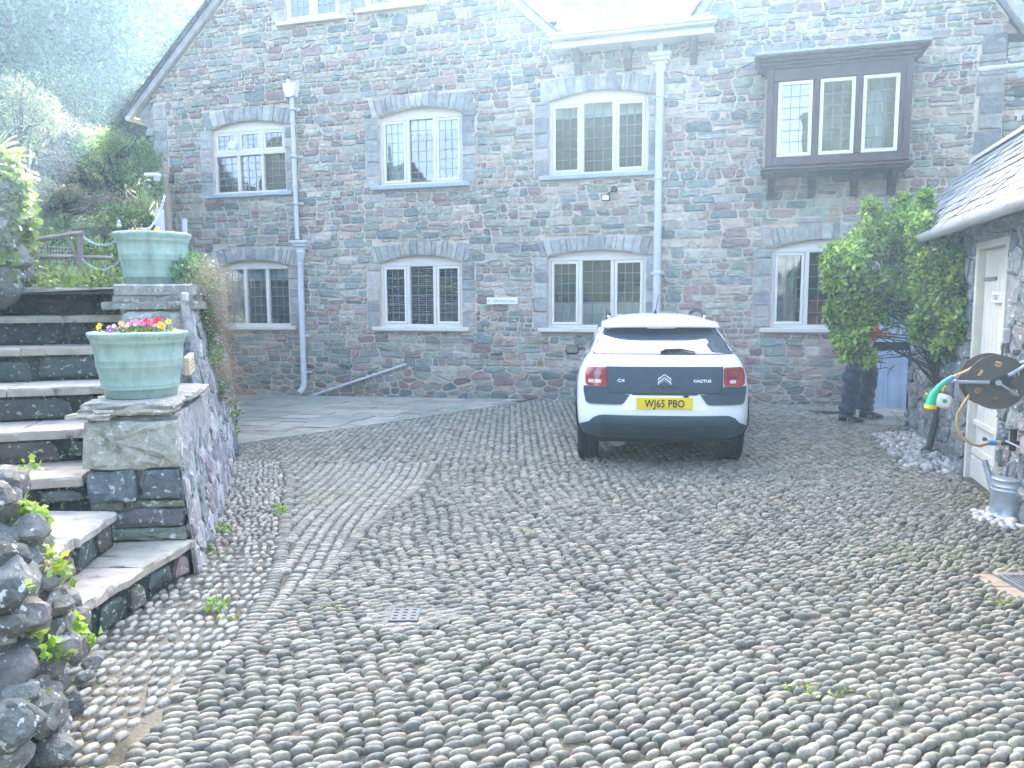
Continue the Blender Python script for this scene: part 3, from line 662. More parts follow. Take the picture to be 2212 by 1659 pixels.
# recessed wing beyond the right corner
rw = MB(); rw.add([Wd(4.5, 1.5, 0), Wd(8.5, 1.5, 0), Wd(8.5, 1.5, 4.9), Wd(4.5, 1.5, 4.9)], [(0, 1, 2, 3)]); rwo = rw.build('side_wing_wall', m_mortar, house, recalc=False)
rw = MB(); rw.add([Wd(4.5, 1.3, 4.85), Wd(8.5, 1.3, 4.85), Wd(8.5, 5, 8.4), Wd(4.5, 5, 8.4)], [(0, 1, 2, 3)]); rw.c = [(.2, .21, .23)]*4; rw.build('side_wing_roof', m_slate, house, recalc=False)
stones = []
for poly in voronoi(rub_seeds(4.55, 2.2, 6.6, 4.9, (.1, .2), (.2, .4)), 1.75, (4.52, 2.2, 6.6, 4.85)):
    if len(poly) > 2:
        poly = cut_rect(poly, (4.62, 3.0, 5.6, 4.45))
    if len(poly) > 2 and area(poly) > .003:
        q = inset(poly, .009)
        if len(q) > 2: P, F = stone_mesh(q, lambda u, v, h: Wd(u, 1.5-h, v), .03, .4); stones.append((P, F, pick(PAL), 1))
emit_stones(stones, rwo, m_stone, limit=60)
sw = MB(); hbox(sw, 4.66, 4.72, 1.42, 1.52, 3.0, 4.4); hbox(sw, 5.5, 5.58, 1.42, 1.52, 3.0, 4.4); hbox(sw, 4.72, 5.5, 1.42, 1.52, 4.33, 4.40); hbox(sw, 5.06, 5.12, 1.42, 1.52, 3, 4.33)
swo = sw.build('wing_window', m_paint, house)
for a, b in ((4.72, 5.06), (5.12, 5.5)): pane_with_lead(swo, a, b, 3.0, 4.33, 1.47, 2, 6)
sw = MB(); sw.tube([Wd(4.1, -.25, 4.62), Wd(6.0, -.25, 4.66)], .035, 8); sw.build('stub_gutter', m_iron, house)

# ---- things fixed to the house wall
sg = thing('wall_sign', 'small white sign reading Allerford View with a left arrow between the two ground-floor windows', 'sign', Wd(-2.575, -.05, 1.55))
def text_mb(txt, size, fn, depth=.002, bold=0., sx=1., align='CENTER', shear=0., spacing=1.):
    cu = bpy.data.curves.new('t', 'FONT'); cu.body = txt; cu.size = size; cu.align_x = align; cu.extrude = depth; cu.offset = bold; cu.shear = shear; cu.space_character = spacing; cu.resolution_u = 3
    ob = bpy.data.objects.new('t', cu); COL.objects.link(ob); dg = bpy.context.evaluated_depsgraph_get(); me = bpy.data.meshes.new_from_object(ob.evaluated_get(dg))
    mb = MB(); mb.add([fn(v.co.x*sx, v.co.y, v.co.z) for v in me.vertices], [tuple(p.vertices) for p in me.polygons])
    bpy.data.objects.remove(ob); bpy.data.curves.remove(cu); bpy.data.meshes.remove(me); return mb
c = MB(); hbox(c, -2.84, -2.31, -.05, -.025, 1.555, 1.665, .004); c.build('board', m_white, sg)
text_mb('Allerford View', .066, lambda x, y, z: Wd(-2.535+x, -.052-z, 1.588+y), .001, spacing=.98).build('lettering', m_sgrey, sg, recalc=False)
c = MB(); ar_ = lambda x, y: Wd(-2.82+x, -.052, 1.61+y)
for a, b in (((0, 0), (.055, 0)), ((0, 0), (.026, .026)), ((0, 0), (.026, -.026))): c.bar(ar_(*a), ar_(*b), .006, .004, up=-ea)
c.build('arrow', m_sgrey, sg)
fl = thing('security_floodlight', 'small black security floodlight on the wall beside the right downpipe', 'floodlight', Wd(-.8, 0, 3.18))
c = MB(); hbox(c, -.93, -.80, -.12, -.07, 3.14, 3.24, .01); c.build('lamp_housing', m_black, fl)
c = MB(); hbox(c, -.915, -.815, -.124, -.121, 3.155, 3.225); c.build('lamp_glass', m_white, fl)
c = MB(); c.tube([Wd(-.86, -.07, 3.24), Wd(-.80, -.05, 3.28), Wd(-.76, -.03, 3.30)], .012, 6); c.build('arm', m_black, fl)
c = MB(); c.lathe(Wd(-.74, -.06, 3.27), [(.02, 0), (.045, .02), (.045, .07), (.02, .09)], 12); c.build('motion_sensor', m_black, fl)

# blue stable door in the gap between house and outbuilding
bd = thing('stable_door', 'pale blue panelled half door standing in the gap behind the person', 'door', Wd(3.2, -.2, 0))
BD = lambda s, a, z: Wd(3.19+s, -.22+a, .05+z)
c = MB(); c.prism([(-.27, 0), (.27, 0), (.27, .84), (-.27, .84)], lambda u, v, d: BD(u, d, v), 0, .03); c.build('door_panel', m_bdoor, bd)
for s in (-.235, 0.0, .235):
    c = MB(); c.box(BD(s, -.012, .42), (.06 if s else .012, .02, .84), (es, ea, (0, 0, 1)), .004); c.build('stile', m_bdoor, bd)
c = MB(); c.box(BD(0, 0, 1.13), (.56, .03, .34), (es, ea, (0, 0, 1)), .004); c.build('upper_leaf', m_bdoor, bd)
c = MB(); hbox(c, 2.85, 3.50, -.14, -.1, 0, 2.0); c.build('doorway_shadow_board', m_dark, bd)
# ================================================================== OUTBUILDING
OS = 3.23
ob_ = thing('stone_outbuilding', 'low stone outbuilding with slate roof and pale door on the right of the courtyard', 'outbuilding', Wd(OS+.5, -4, 0))
def OF(u, v, h): return Wd(OS-h, -u, v)       # u = distance towards the camera from the house wall
DU0, DU1, DZ = 4.38, 5.27, 2.1
wl_ = MB()
for u0, u1, z0, z1 in ((1.7, DU0, -.2, 2.45), (DU1, 9.0, -.2, 2.45), (DU0, DU1, DZ, 2.45)): wl_.add([OF(u0, z0, 0), OF(u1, z0, 0), OF(u1, z1, 0), OF(u0, z1, 0)], [(0, 1, 2, 3)])
wl_.add([OF(1.7, -.2, 0), OF(1.7, 2.45, 0), OF(1.7, 3.4, -.9), OF(1.7, 2.3, -2), OF(1.7, -.2, -2)], [(0, 1, 2, 3, 4)])
wl_.add([OF(9, -.2, 0), OF(9, 2.45, 0), OF(9, 3.4, -.9), OF(9, 2.3, -2), OF(9, -.2, -2)], [(0, 1, 2, 3, 4)])
for u in (DU0, DU1): wl_.add([OF(u, 0, 0), OF(u, DZ, 0), OF(u, DZ, -.2), OF(u, 0, -.2)], [(0, 1, 2, 3)])
wl_.add([OF(DU0, DZ, 0), OF(DU1, DZ, 0), OF(DU1, DZ, -.2), OF(DU0, DZ, -.2)], [(0, 1, 2, 3)])
owall = wl_.build('wall', m_wmortar, ob_, recalc=False)
random.seed(5); stones = []
PALO = [((.21, .225, .205), .25), ((.25, .235, .21), .2), ((.24, .20, .175), .2), ((.16, .175, .175), .25), ((.27, .26, .25), .2)]
for poly in voronoi(rub_seeds(1.6, -.1, 9, 2.45, (.13, .26), (.17, .36), .4), 1.25, (1.72, -.05, 8.9, 2.40)):
    if len(poly) > 2: poly = cut_rect(poly, (DU0-.02, -.1, DU1+.05, DZ+.03))
    if len(poly) > 2 and area(poly) > .003:
        q = inset(poly, .016)
        if len(q) > 2: P, F = stone_mesh(q, OF, random.uniform(.02, .05), .5); stones.append((P, F, pick(PALO), area(q)*seen(OF(*cen(q), 0))))
emit_stones(stones, owall, m_wstone)
# roof: eaves s=2.98 z=2.23, ridge s=3.9 z=3.26
EV = np.array([2.98, 2.25]); RG = np.array([3.92, 3.28]); rd = (RG-EV)/np.linalg.norm(RG-EV)
def RF(u, d, h): q = EV+rd*d+np.array([-rd[1], rd[0]])*h; return Wd(q[0], -u, q[1])
RLn = float(np.linalg.norm(RG-EV))
r_ = MB(); r_.add([RF(1.4, -.02, 0), RF(9.2, -.02, 0), RF(9.2, RLn, 0), RF(1.4, RLn, 0)], [(0, 1, 2, 3)]); r_.add([RF(1.4, RLn, 0), RF(9.2, RLn, 0), Wd(4.9, -9.2, 2.2), Wd(4.9, -1.4, 2.2)], [(0, 1, 2, 3)])
r_.c = [(.2, .2, .22)]*len(r_.v); orf = r_.build('roof', m_slate, ob_, recalc=False)
slates = []; d = -.03; 
while d < RLn-.05:
    u = 1.38-random.uniform(0, .1)
    while u < 8.2:
        w_ = random.uniform(.13, .24); c = RF(u+w_/2, d+.12, .018+random.uniform(0, .01)); t = random.uniform(-.02, .02)
        mb = MB(); A = RF(1, 0, 0); ax0 = RF(2, 0, 0)-A; ax1 = RF(1, 1, 0)-A; ax2 = RF(1, 0, 1)-A
        mb.box(c, (w_-.01, .27+t, .013), (ax0, ax1-ax2*.06, ax2)); slates.append((mb.v, mb.f, pick([((.20, .205, .215), .3), ((.26, .25, .25), .2), ((.17, .18, .19), .2), ((.24, .25, .20), .15)]), seen(c))); u += w_
    d += .135
emit_stones(slates, orf, m_slate, 'slate')
for i in range(14):                                                                     # ridge tiles
    u = 1.36+i*.5; mb = MB(); mb.cc = (.42, .36, .30)
    P = []
    for uu in (u, u+.49):
        for k in range(7):
            an = PI*k/6; P.append(RF(uu, RLn, 0)+np.array([0, 0, 1])*(.02+.06*math.sin(an))+(es)*(-.12*math.cos(an))-np.array([0, 0, 1])*.06*abs(math.cos(an)))
    mb.add(P, [(k, k+1, 8+k, 7+k) for k in range(6)]); mb.build('ridge_tile', m_slate, orf, recalc=False, smooth=True)
# gutter (half round) and brackets
gm = MB(); P = []; us = [1.35+.3*i for i in range(27)]
for u in us:
    for k in range(9):
        an = PI*k/8; P.append(Wd(2.93-.065*math.cos(an), -u, 2.235-.065*math.sin(an)))
gm.add(P, [(i*9+k, i*9+k+1, (i+1)*9+k+1, (i+1)*9+k) for i in range(len(us)-1) for k in range(8)])
gm.add(P[:9], [tuple(range(9))]); go = gm.build('gutter', m_iron, ob_, recalc=False, smooth='auto')
for u in (1.5, 2.6, 3.35, 4.1, 5.3, 6.4):
    c = MB(); P = []
    for uu in (u, u+.05):
        for k in range(9): an = PI*k/8; P.append(Wd(2.93-.073*math.cos(an), -uu, 2.24-.073*math.sin(an)))
    c.add(P, [(k, k+1, 10+k, 9+k) for k in range(8)]); c.build('gutter_joint', m_iron, go, recalc=False)
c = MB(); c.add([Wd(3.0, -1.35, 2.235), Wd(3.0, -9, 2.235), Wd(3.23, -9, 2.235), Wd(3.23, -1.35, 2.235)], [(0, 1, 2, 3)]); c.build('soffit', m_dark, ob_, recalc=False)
# door
dr = MB(); DA = .06
dr.box(OF(DU0+.03, DZ/2, -DA+.02), (.06, .12, DZ), (ea, es, (0, 0, 1)), .005); dr.box(OF(DU1-.03, DZ/2, -DA+.02), (.06, .12, DZ), (ea, es, (0, 0, 1)), .005); dr.box(OF((DU0+DU1)/2, DZ-.03, -DA+.02), (DU1-DU0-.12, .12, .06), (ea, es, (0, 0, 1)), .005)
dro = dr.build('door', m_door, ob_)
nb = 7; w_ = (DU1-DU0-.13)/nb
for i in range(nb):
    c = MB(); c.box(OF(DU0+.065+w_*(i+.5), 1.045, -DA), (w_-.003, .03, 1.97), (ea, es, (0, 0, 1)), .004); c.build('board', m_door, dro)
for z, h in ((.12, .20), (.27, .07), (.52, .05)):
    c = MB(); c.box(OF((DU0+DU1)/2, z, -DA+.03), (DU1-DU0-.14, .028, h), (ea, es, (0, 0, 1)), .006); c.build('ledge', m_door, dro)
for z in (1.78, ):
    c = MB(); c.box(OF(DU0+.25, z, -DA+.024), (.36, .008, .03), (ea, es, (0, 0, 1))); c.build('strap_hinge', m_grey, dro)
c = MB(); c.lathe(OF(DU0+.42, .42, -DA+.02), [(.001, .03), (.014, .028), (.018, .015), (.01, 0)], 10, ax=np.array([ea, (0, 0, 1), -es])); c.build('knob', m_black, dro)
ts = thing('door_sign', 'small white TOILET sign on the pale outbuilding door', 'sign', OF(4.92, 1.57, 0))
c = MB(); c.box(OF(4.92, 1.62, .0-.025), (.26, .02, .09), (ea, es, (0, 0, 1)), .004); c.build('plate', m_white, ts)
text_mb('TOILET', .062, lambda x, y, z: OF(4.92+x, 1.60+y, -.013+z), .001, .001).build('lettering', m_sgrey, ts, recalc=False)

sb = thing('electric_switch', 'pale outdoor switch box with a dangling black cable on the stone beside the door', 'switch box', OF(5.48, 1.25, 0))
c = MB(); c.box(OF(5.48, 1.33, .06), (.085, .06, .11), (ea, es, (0, 0, 1)), .008); c.build('box', m_iron, sb)
c = MB(); c.tube([OF(5.46, 1.27, .06), OF(5.46, 1.15, .07), OF(5.44, 1.05, .08), OF(5.42, 1.11, .1), OF(5.38, 1.1, .1), OF(5.36, 1.0, .09)], .007, 6); c.build('cable', m_black, sb)

# ---- hose reel
RC = Wd(2.93, -6.13, 1.045)
hr = thing('hose_reel', 'dark grey wall-mounted hose reel wound with tan hose beside the pale door', 'hose reel', RC-np.array([0, 0, .2]))
AXR = -ea; RX = es; RZ = np.array([0, 0, 1.])
def reel_disc(off, name):
    """perforated flange"""
    R = .182; bm = bmesh.new(); P2 = []; n = 48
    ring = [(R*math.cos(2*PI*k/n), R*math.sin(2*PI*k/n)) for k in range(n)]
    mb = MB(); holes = [(math.cos(2*PI*k/6+.5)*.125, math.sin(2*PI*k/6+.5)*.125) for k in range(6)]
    # cut sectors: each 60 degree sector is a strip of quads round its hole
    for k in range(6):
        a0 = 2*PI*(k/6)+.5-PI/6; hx, hy = holes[k]; N = 20; hr_ = .024
        outl = []
        for j in range(N):
            an = 2*PI*j/N+2*PI*k/6+.5; dx, dy = math.cos(an), math.sin(an); t = 1.
            # march to the sector boundary
            lo, hi = hr_, .3
            for _ in range(22):
                mid = (lo+hi)/2; x, y = hx+dx*mid, hy+dy*mid; r = math.hypot(x, y); th_ = (math.atan2(y, x)-a0) % (2*PI)
                inside = .045 < r < R and th_ < PI/3
                if inside: lo = mid
                else: hi = mid
            outl.append((hx+dx*lo, hy+dy*lo))
        inn = [(hx+hr_*math.cos(2*PI*j/N+2*PI*k/6+.5), hy+hr_*math.sin(2*PI*j/N+2*PI*k/6+.5)) for j in range(N)]
        for dd in (0, .006):
            P = [RC+RX*x+RZ*y+AXR*(off+dd) for x, y in inn+outl]; mb.add(P, [(j, (j+1) % N, N+(j+1) % N, N+j) for j in range(N)])
    mb.lathe(RC+AXR*off, [(R-.003, 0), (R+.004, -.003), (R+.004, .010), (R-.003, .007)], 48, ax=np.array([RX, RZ, AXR]), cap=False)
    mb.lathe(RC+AXR*(off+.003), [(.001, .012), (.04, .012), (.055, .006), (.055, 0), (.001, 0)], 24, ax=np.array([RX, RZ, AXR]))
    mb.build(name, m_black2, hr, recalc=False)
m_black2 = M('reel_grey_plastic', (.085, .072, .06), .45, var=.15)
reel_disc(.10, 'flange'); reel_disc(-.10, 'flange')
c = MB(); c.lathe(RC+AXR*-.1, [(.075, 0), (.075, .2)], 24, ax=np.array([RX, RZ, AXR])); c.build('drum', m_black2, hr)
ho = MB(); pts = []
for i in range(260):                                                                     # wound hose
    t = i/260; an = t*2*PI*11; lay = int(t*11)//6; pts.append(RC+RX*math.cos(an)*(.105+lay*.022+.008*math.sin(an*3.3))+RZ*math.sin(an)*(.105+lay*.022)+AXR*(-.075+.15*((t*11/6) % 1)))
ho.tube(pts, .0105, 7)
ho.tube([RC+RX*-.10+RZ*.10+AXR*.06, RC+RX*-.17+RZ*.075+AXR*.07, RC+RX*-.235+RZ*.045+AXR*.10, RC+RX*-.27+RZ*.03+AXR*.12], .0105, 8)
TAP = OF(5.86, .565, .12)
ho.tube([RC+RX*-.13+RZ*-.10, RC+RX*-.165+RZ*-.16, RC+RX*-.20+RZ*-.24, RC+RX*-.205+RZ*-.32, RC+RX*-.17+RZ*-.40, RC+RX*-.10+RZ*-.455, RC+RX*-.03+RZ*-.475+AXR*-.08, TAP-es*.10], .0105, 8)
ho.build('hose', m_hose, hr, smooth='auto', recalc=False)
c = MB()
for o_ in (.13, -.13): c.tube([RC+AXR*o_+RX*-.24, RC+AXR*o_+RX*-.05], .012, 8)
c.tube([RC+AXR*.13+RX*-.24, RC+RX*-.26, RC+AXR*-.13+RX*-.24], .012, 8)
c.tube([RC+AXR*.13+RX*.06+RZ*.05, RC+AXR*.13+RX*.16+RZ*.12, RC+AXR*.1+RX*.30+RZ*.16], .013, 8)
c.tube([RC+AXR*-.13+RX*.06+RZ*.05, RC+AXR*-.13+RX*.30+RZ*.16], .013, 8)
c.build('frame', m_galv, hr, smooth='auto')
c = MB(); c.prism([(-.07, 0), (.05, .055), (.085, .02), (.05, -.05)], lambda u, v, d: RC+RX*u+RZ*v+AXR*d, .118, .135); c.build('hub_bracket', m_black, hr)
c = MB(); c.lathe(RC+AXR*.13, [(.001, .03), (.018, .03), (.02, .01), (.02, 0)], 16, ax=np.array([RX, RZ, AXR])); c.tube([RC+AXR*.15, RC+AXR*.16+RX*.12+RZ*-.08], .008, 8); c.build('crank_handle', m_galv, hr)
# ---- spray gun with feeder bottle, on the hose end
GB = RC+RX*-.27+RZ*.03+AXR*.12
gn = thing('hose_spray_gun', 'green and yellow hose spray gun with a cream feed bottle hanging from the hose reel', 'spray gun', GB-np.array([0, 0, .3]))
gd = np.array([-.62, 0, -.78]); GP = lambda a, b, d=0: GB+es*a+RZ*b+AXR*d
c = MB(); c.tube([GP(.0, 0), GP(-.05, -.035)], .017, 10); c.build('connector', m_blue, gn, smooth='auto')
c = MB(); c.tube([GP(-.045, -.03), GP(-.08, -.065), GP(-.115, -.12), GP(-.125, -.165), GP(-.13, -.20)], [.018, .019, .026, .034, .036], 12); c.build('body', m_green, gn, smooth='auto')
c = MB(); c.tube([GP(-.13, -.195), GP(-.132, -.222)], [.039, .038], 14); c.build('nozzle_ring', m_yellow, gn, smooth='auto')
c = MB(); c.tube([GP(-.155, -.12), GP(-.165, -.125)], .008, 6); c.build('selector_knob', m_yellow, gn, smooth='auto')
c = MB(); c.tube([GP(-.07, -.09), GP(-.062, -.105), GP(-.06, -.075), GP(-.04, -.065)], .008, 6); c.build('trigger', m_yellow, gn, smooth='auto')
c = MB(); c.box(GP(-.052, -.168), (.105, .07, .095), (es*.96+RZ*-.28, AXR, RZ*.96+es*.28), .02); c.build('bottle', m_plate2 := M('cream_plastic', (.66, .64, .54), .4), gn, smooth='auto')
c = MB(); c.lathe(GP(-.05, -.165, .0355), [(.0135, 0), (.017, 0), (.017, .001), (.0135, .001)], 20, ax=np.array([es, RZ, AXR])); c.build('label_ring', m_green, gn, recalc=False)
c = MB(); c.lathe(GP(-.05, -.165, .0355), [(.001, .0012), (.008, .0012), (.008, 0)], 4, ax=np.array([es, RZ, AXR])); c.build('label_dot', m_ink, gn, recalc=False)
# ---- tap
tp = thing('garden_tap', 'dark garden tap with a blue hose connector on the wall below the hose reel', 'tap', TAP-np.array([0, 0, .06]))
c = MB(); c.tube([TAP+es*.12, TAP+es*.03], .02, 10); c.tube([TAP+es*.05-RZ*.05, TAP+es*.05+RZ*.11], .022, 10); c.tube([TAP+es*.05, TAP+es*-.03], .015, 8); c.build('body', m_black, tp, smooth='auto')
c = MB(); c.tube([TAP+es*.07+RZ*.11, TAP+es*-.05+RZ*.105], .007, 6); c.build('lever', m_grey, tp)
c = MB(); c.tube([TAP+es*-.03, TAP+es*-.055], .018, 10); c.build('brass_nut', m_hose, tp)
c = MB(); c.tube([TAP+es*-.055, TAP+es*-.115], .02, 12); c.build('hose_connector', m_blue, tp)
c = MB(); c.tube([TAP+es*0+RZ*.02, TAP+es*.09-ea*.05+RZ*-.02, TAP+es*.15-ea*.15+RZ*-.2, TAP+es*.17-ea*.3+RZ*-.38], .006, 6); c.build('overflow_pipe', m_white, tp)
# ---- watering can
WC = G(2178, 1118); WC[2] = .01
wc = thing('watering_can', 'galvanised watering can with a hooped handle on white pebbles by the door', 'watering can', WC)
c = MB(); c.lathe(WC, [(.128, 0), (.132, .01), (.126, .02), (.122, .04), (.120, .20), (.123, .205), (.120, .21), (.120, .23), (.123, .235), (.120, .24), (.119, .275), (.123, .282), (.119, .288)], 32, cap=False); c.lathe(WC, [(.001, .03), (.12, .03)], 24, cap=False)
c.build('body', m_galv, wc, smooth='auto', recalc=False)
c = MB(); c.add([WC+np.array([math.cos(a)*.12, math.sin(a)*.12, .287]) for a in np.linspace(PI*.55, PI*1.62, 12)]+[WC+np.array([.0, .02, .287])], [tuple(range(13))]); c.build('half_lid', m_galv, wc)
c = MB(); hn = [WC+np.array([0, .06, .28]), WC+np.array([.0, .04, .38]), WC+np.array([.02, -.02, .425]), WC+np.array([.05, -.10, .40]), WC+np.array([.07, -.155, .30]), WC+np.array([.07, -.16, .2]), WC+np.array([.05, -.135, .09])]
for a, b in zip(hn[:-1], hn[1:]): c.bar(a, b, .028, .012, up=(0, -1, .3), ch=.003)
c.build('handle', m_galv, wc)
c = MB(); c.tube([WC+np.array([-.03, .11, .10]), WC+np.array([-.055, .16, .25]), WC+np.array([-.085, .19, .385])], [.03, .024, .020], 12); c.build('spout', m_galv, wc, smooth='auto')
tr = thing('garden_trowel', 'small green-handled hand tool lying on the pebbles before the watering can', 'hand tool', WC+np.array([.1, -.28, .04]))
c = MB(); c.tube([WC+np.array([.02, -.24, .045]), WC+np.array([.14, -.27, .05])], [.012, .016], 8); c.build('handle', m_green, tr)
c = MB(); c.tube([WC+np.array([-.04, -.23, .04]), WC+np.array([.02, -.24, .045])], [.008, .012], 8); c.build('blade', m_black, tr)
c = MB(); c.tube([WC+np.array([.145, -.27, .05]), WC+np.array([.20, -.28, .05])], [.016, .010], 8); c.build('end_cap', m_green, tr)

# ================================================================== GROUND
FLAGL = [tuple(G(505, 957)[:2]), tuple(G(1120, 869)[:2])]
def flag_side(x, y, off=0):                    # >0 : on the flagstones
    (x0, y0), (x1, y1) = FLAGL; L = math.hypot(x1-x0, y1-y0); return ((x1-x0)*(y-y0)-(y1-y0)*(x-x0))/L-off
WPATH = [(-1.92, 2.2), (-1.92, 3.3), (-1.90, 4.45), (-2.05, 5.0), (-2.27, 5.8), (-2.47, 6.5), (-3.19, 8.75), (-4.98, 13.65)]
def wallx(y):
    for (x0, y0), (x1, y1) in zip(WPATH[:-1], WPATH[1:]):
        if y0 <= y <= y1: return x0+(x1-x0)*(y-y0)/(y1-y0)
    return WPATH[0][0] if y < WPATH[0][1] else WPATH[-1][0]
def lin(tab, y):
    if y <= tab[0][1]: return tab[0][0]
    for (x0, y0), (x1, y1) in zip(tab[:-1], tab[1:]):
        if y0 <= y <= y1: return x0+(x1-x0)*(y-y0)/(y1-y0)
    return tab[-1][0]
LBC = [(-1.75, .4)]+[tuple(G(x, y)[:2]) for x, y in ((280, 1610), (450, 1450), (537, 1375), (546, 1344), (582, 1277), (604, 1224), (617, 1122), (629, 1037), (604, 988))]
LAB = [(-1.6, .4)]+[tuple(G(x, y)[:2]) for x, y in ((280, 1600), (450, 1450), (537, 1384), (604, 1321), (684, 1259), (738, 1206), (786, 1144), (893, 1063), (929, 1019))]
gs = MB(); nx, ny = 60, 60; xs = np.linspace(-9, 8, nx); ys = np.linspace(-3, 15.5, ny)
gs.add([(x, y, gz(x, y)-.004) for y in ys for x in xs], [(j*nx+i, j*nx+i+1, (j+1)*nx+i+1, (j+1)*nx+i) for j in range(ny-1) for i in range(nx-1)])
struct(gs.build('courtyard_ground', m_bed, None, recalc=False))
gs = MB(); gs.add([(-150, -150, -.12), (150, -150, -.12), (150, 150, -.12), (-150, 150, -.12)], [(0, 1, 2, 3)]); struct(gs.build('ground', m_grass, None, recalc=False))

DRN = G(2190, 1267); CVR = G(875, 1335); MAT = Wd(2.42, -.80, 0)
CARX, CARY, CARH = 1.41, 7.08, math.radians(6.0)
PEB = [(4.22, 8.95), (4.72, 8.9), (4.55, 7.2), (3.98, 6.95), (3.72, 7.3)]
def inpoly(x, y, P):
    r = False
    for i in range(len(P)):
        (x0, y0), (x1, y1) = P[i], P[i-1]
        if (y0 > y) != (y1 > y) and x < (x1-x0)*(y-y0)/(y1-y0)+x0: r = not r
    return r
def blocked(x, y):
    s, a = L2((x, y, 0))
    if s > OS-.05 and a < -1.6: return True
    if a > -.03: return True
    if abs(x-DRN[0]-.12) < .24 and abs(y-DRN[1]) < .2: return True
    if abs(x-CVR[0]) < .09 and abs(y-CVR[1]) < .10: return True
    if abs(s-2.42) < .24 and abs(a+.8) < .17: return True
    if inpoly(x, y, PEB): return True
    if (x-WC[0]-.02)**2+(y-WC[1]+.1)**2 < .26**2: return True
    if s > 2.62 and a > -1.75: return True
    if flag_side(x, y) > 0 and s < 1.5 and y > 8.5 : return True
    return False
ST = []                                                      # x, y, angle, length, thick, height, colour
CP = [((.225, .200, .145), .22), ((.26, .232, .172), .18), ((.18, .168, .128), .22), ((.245, .207, .154), .18), ((.212, .197, .140), .18), ((.30, .268, .20), .15), ((.15, .145, .115), .2)]
random.seed(21)
def yAD(x): return 7.55 if x < 2.2 else 7.55-(x-2.2)*.62    # upper edge of the coarse pitched field
# coarse field
i = 0; x0 = -2.0
while x0 < 6.8:
    W = random.uniform(.068, .094); y = .9+random.uniform(0, .1)
    while y < 7.6:
        T = random.uniform(.035, .047); wx = x0+W/2-.27*(y-1.5)+.20*math.sin(y*.8+x0*.35+.6)+.05*math.sin(y*2.3+x0*1.7)+.05*noise.noise(Vector((x0*2, y*2.2, 4)))
        an = math.radians(14+9*noise.noise(Vector((wx*.5, y*.5, 0)))*2+random.gauss(0, 5))
        if 4.9 > wx > lin(LAB, y)+.05 and y < yAD(wx) and not blocked(wx, y) and random.random() > .015:
            L = W*random.uniform(.78, 1.18); ST.append((wx+random.gauss(0, .010), y+random.gauss(0, .004), an, L, T*random.uniform(.70, .92), T*random.uniform(.5, .8), pick(CP, .015)))
        y += T*1.02
    x0 += W*.92
# second band, flatter stones
x0 = -2.3
while x0 < -.9:
    W = random.uniform(.07, .10); y = 3.1
    while y < 7.6:
        T = random.uniform(.030, .045); wx = x0+W/2+.04*math.sin(y*2)
        if lin(LBC, y)+.04 < wx < lin(LAB, y)-.02 and not blocked(wx, y): ST.append((wx, y, math.radians(random.gauss(3, 7)), W*random.uniform(.8, 1.1), T*random.uniform(.8, 1.05), T*random.uniform(.35, .6), pick([((.29, .262, .20), .15), ((.25, .23, .18), .15), ((.32, .285, .22), .15)], .015)))
        y += T*1.05
    x0 += W
# small upright pebbles in the strip by the steps
y = .9
while y < 9.2:
    x = wallx(y)-.12+random.uniform(0, .04); st = .056 if y < 5 else .05
    while x < lin(LBC, y)-.03 and y < 9.1:
        if y < 7.75+(x+2.1)*-.2 and not blocked(x, y) and x > wallx(y)-(.10 if y < 4.4 else -.03): ST.append((x+random.gauss(0, .006), y+random.gauss(0, .008), math.radians(random.gauss(70 if y < 3.4 else 82, 12)), random.uniform(.055, .085)*(1 if y < 4.5 else .85), random.uniform(.03, .046), random.uniform(.012, .022), pick([((.38, .35, .28), .2), ((.31, .28, .22), .2), ((.26, .245, .20), .2)], .02)))
        x += st
    y += random.uniform(.075, .09) if y < 5 else random.uniform(.062, .075)
# edging rows along the boundaries
for tab, sg_ in ((LAB, .0), (LBC, 0.)):
    y = 3.0
    while y < 7.6:
        x = lin(tab, y); 
        if not blocked(x, y): ST.append((x, y, math.radians(random.gauss(14, 5)), .10, .04, .026, pick(CP)))
        y += .048
# fine field round the car and along the house
y = 6.6
while y < 12.5:
    x = -3.6; 
    while x < 5.0:
        if (y > yAD(x)+.03 or x < lin(LBC, 7.6)) and x > wallx(y)+.06 and y > 7.6+(-.2*(x+2.1) if x < -2.1 else -9) and not blocked(x, y) and not (y < 7.6 and x < -1):
            ST.append((x+random.gauss(0, .008), y+random.gauss(0, .008), math.radians(25*noise.noise(Vector((x*.7, y*.7, 3)))+random.gauss(0, 12)), random.uniform(.06, .095), random.uniform(.032, .048), random.uniform(.014, .024), pick(CP)))
        x += .084
    y += .047
# white sea pebbles
random.seed(4); PB = []
def rnd_in(P):
    while True:
        x = random.uniform(min(p[0] for p in P), max(p[0] for p in P)); y = random.uniform(min(p[1] for p in P), max(p[1] for p in P))
        if inpoly(x, y, P): return x, y
for _ in range(420):
    x, y = rnd_in(PEB); PB.append((x, y, random.uniform(0, 6.28), random.uniform(.05, .10), random.uniform(.04, .07), random.uniform(.02, .045), pick([((.40, .37, .33), .2), ((.33, .29, .27), .2), ((.46, .43, .39), .15)])))
PB2 = []
for _ in range(110):
    a = random.uniform(0, 6.28); r = .27*math.sqrt(random.random()); x, y = WC[0]+.0+r*math.cos(a), WC[1]-.08+r*math.sin(a)*1.05
    s, a_ = L2((x, y, 0))
    if s < OS-.04: PB2.append((x, y, random.uniform(0, 6.28), random.uniform(.05, .085), random.uniform(.04, .06), random.uniform(.02, .03), pick([((.50, .47, .45), .2), ((.42, .38, .38), .2)])))
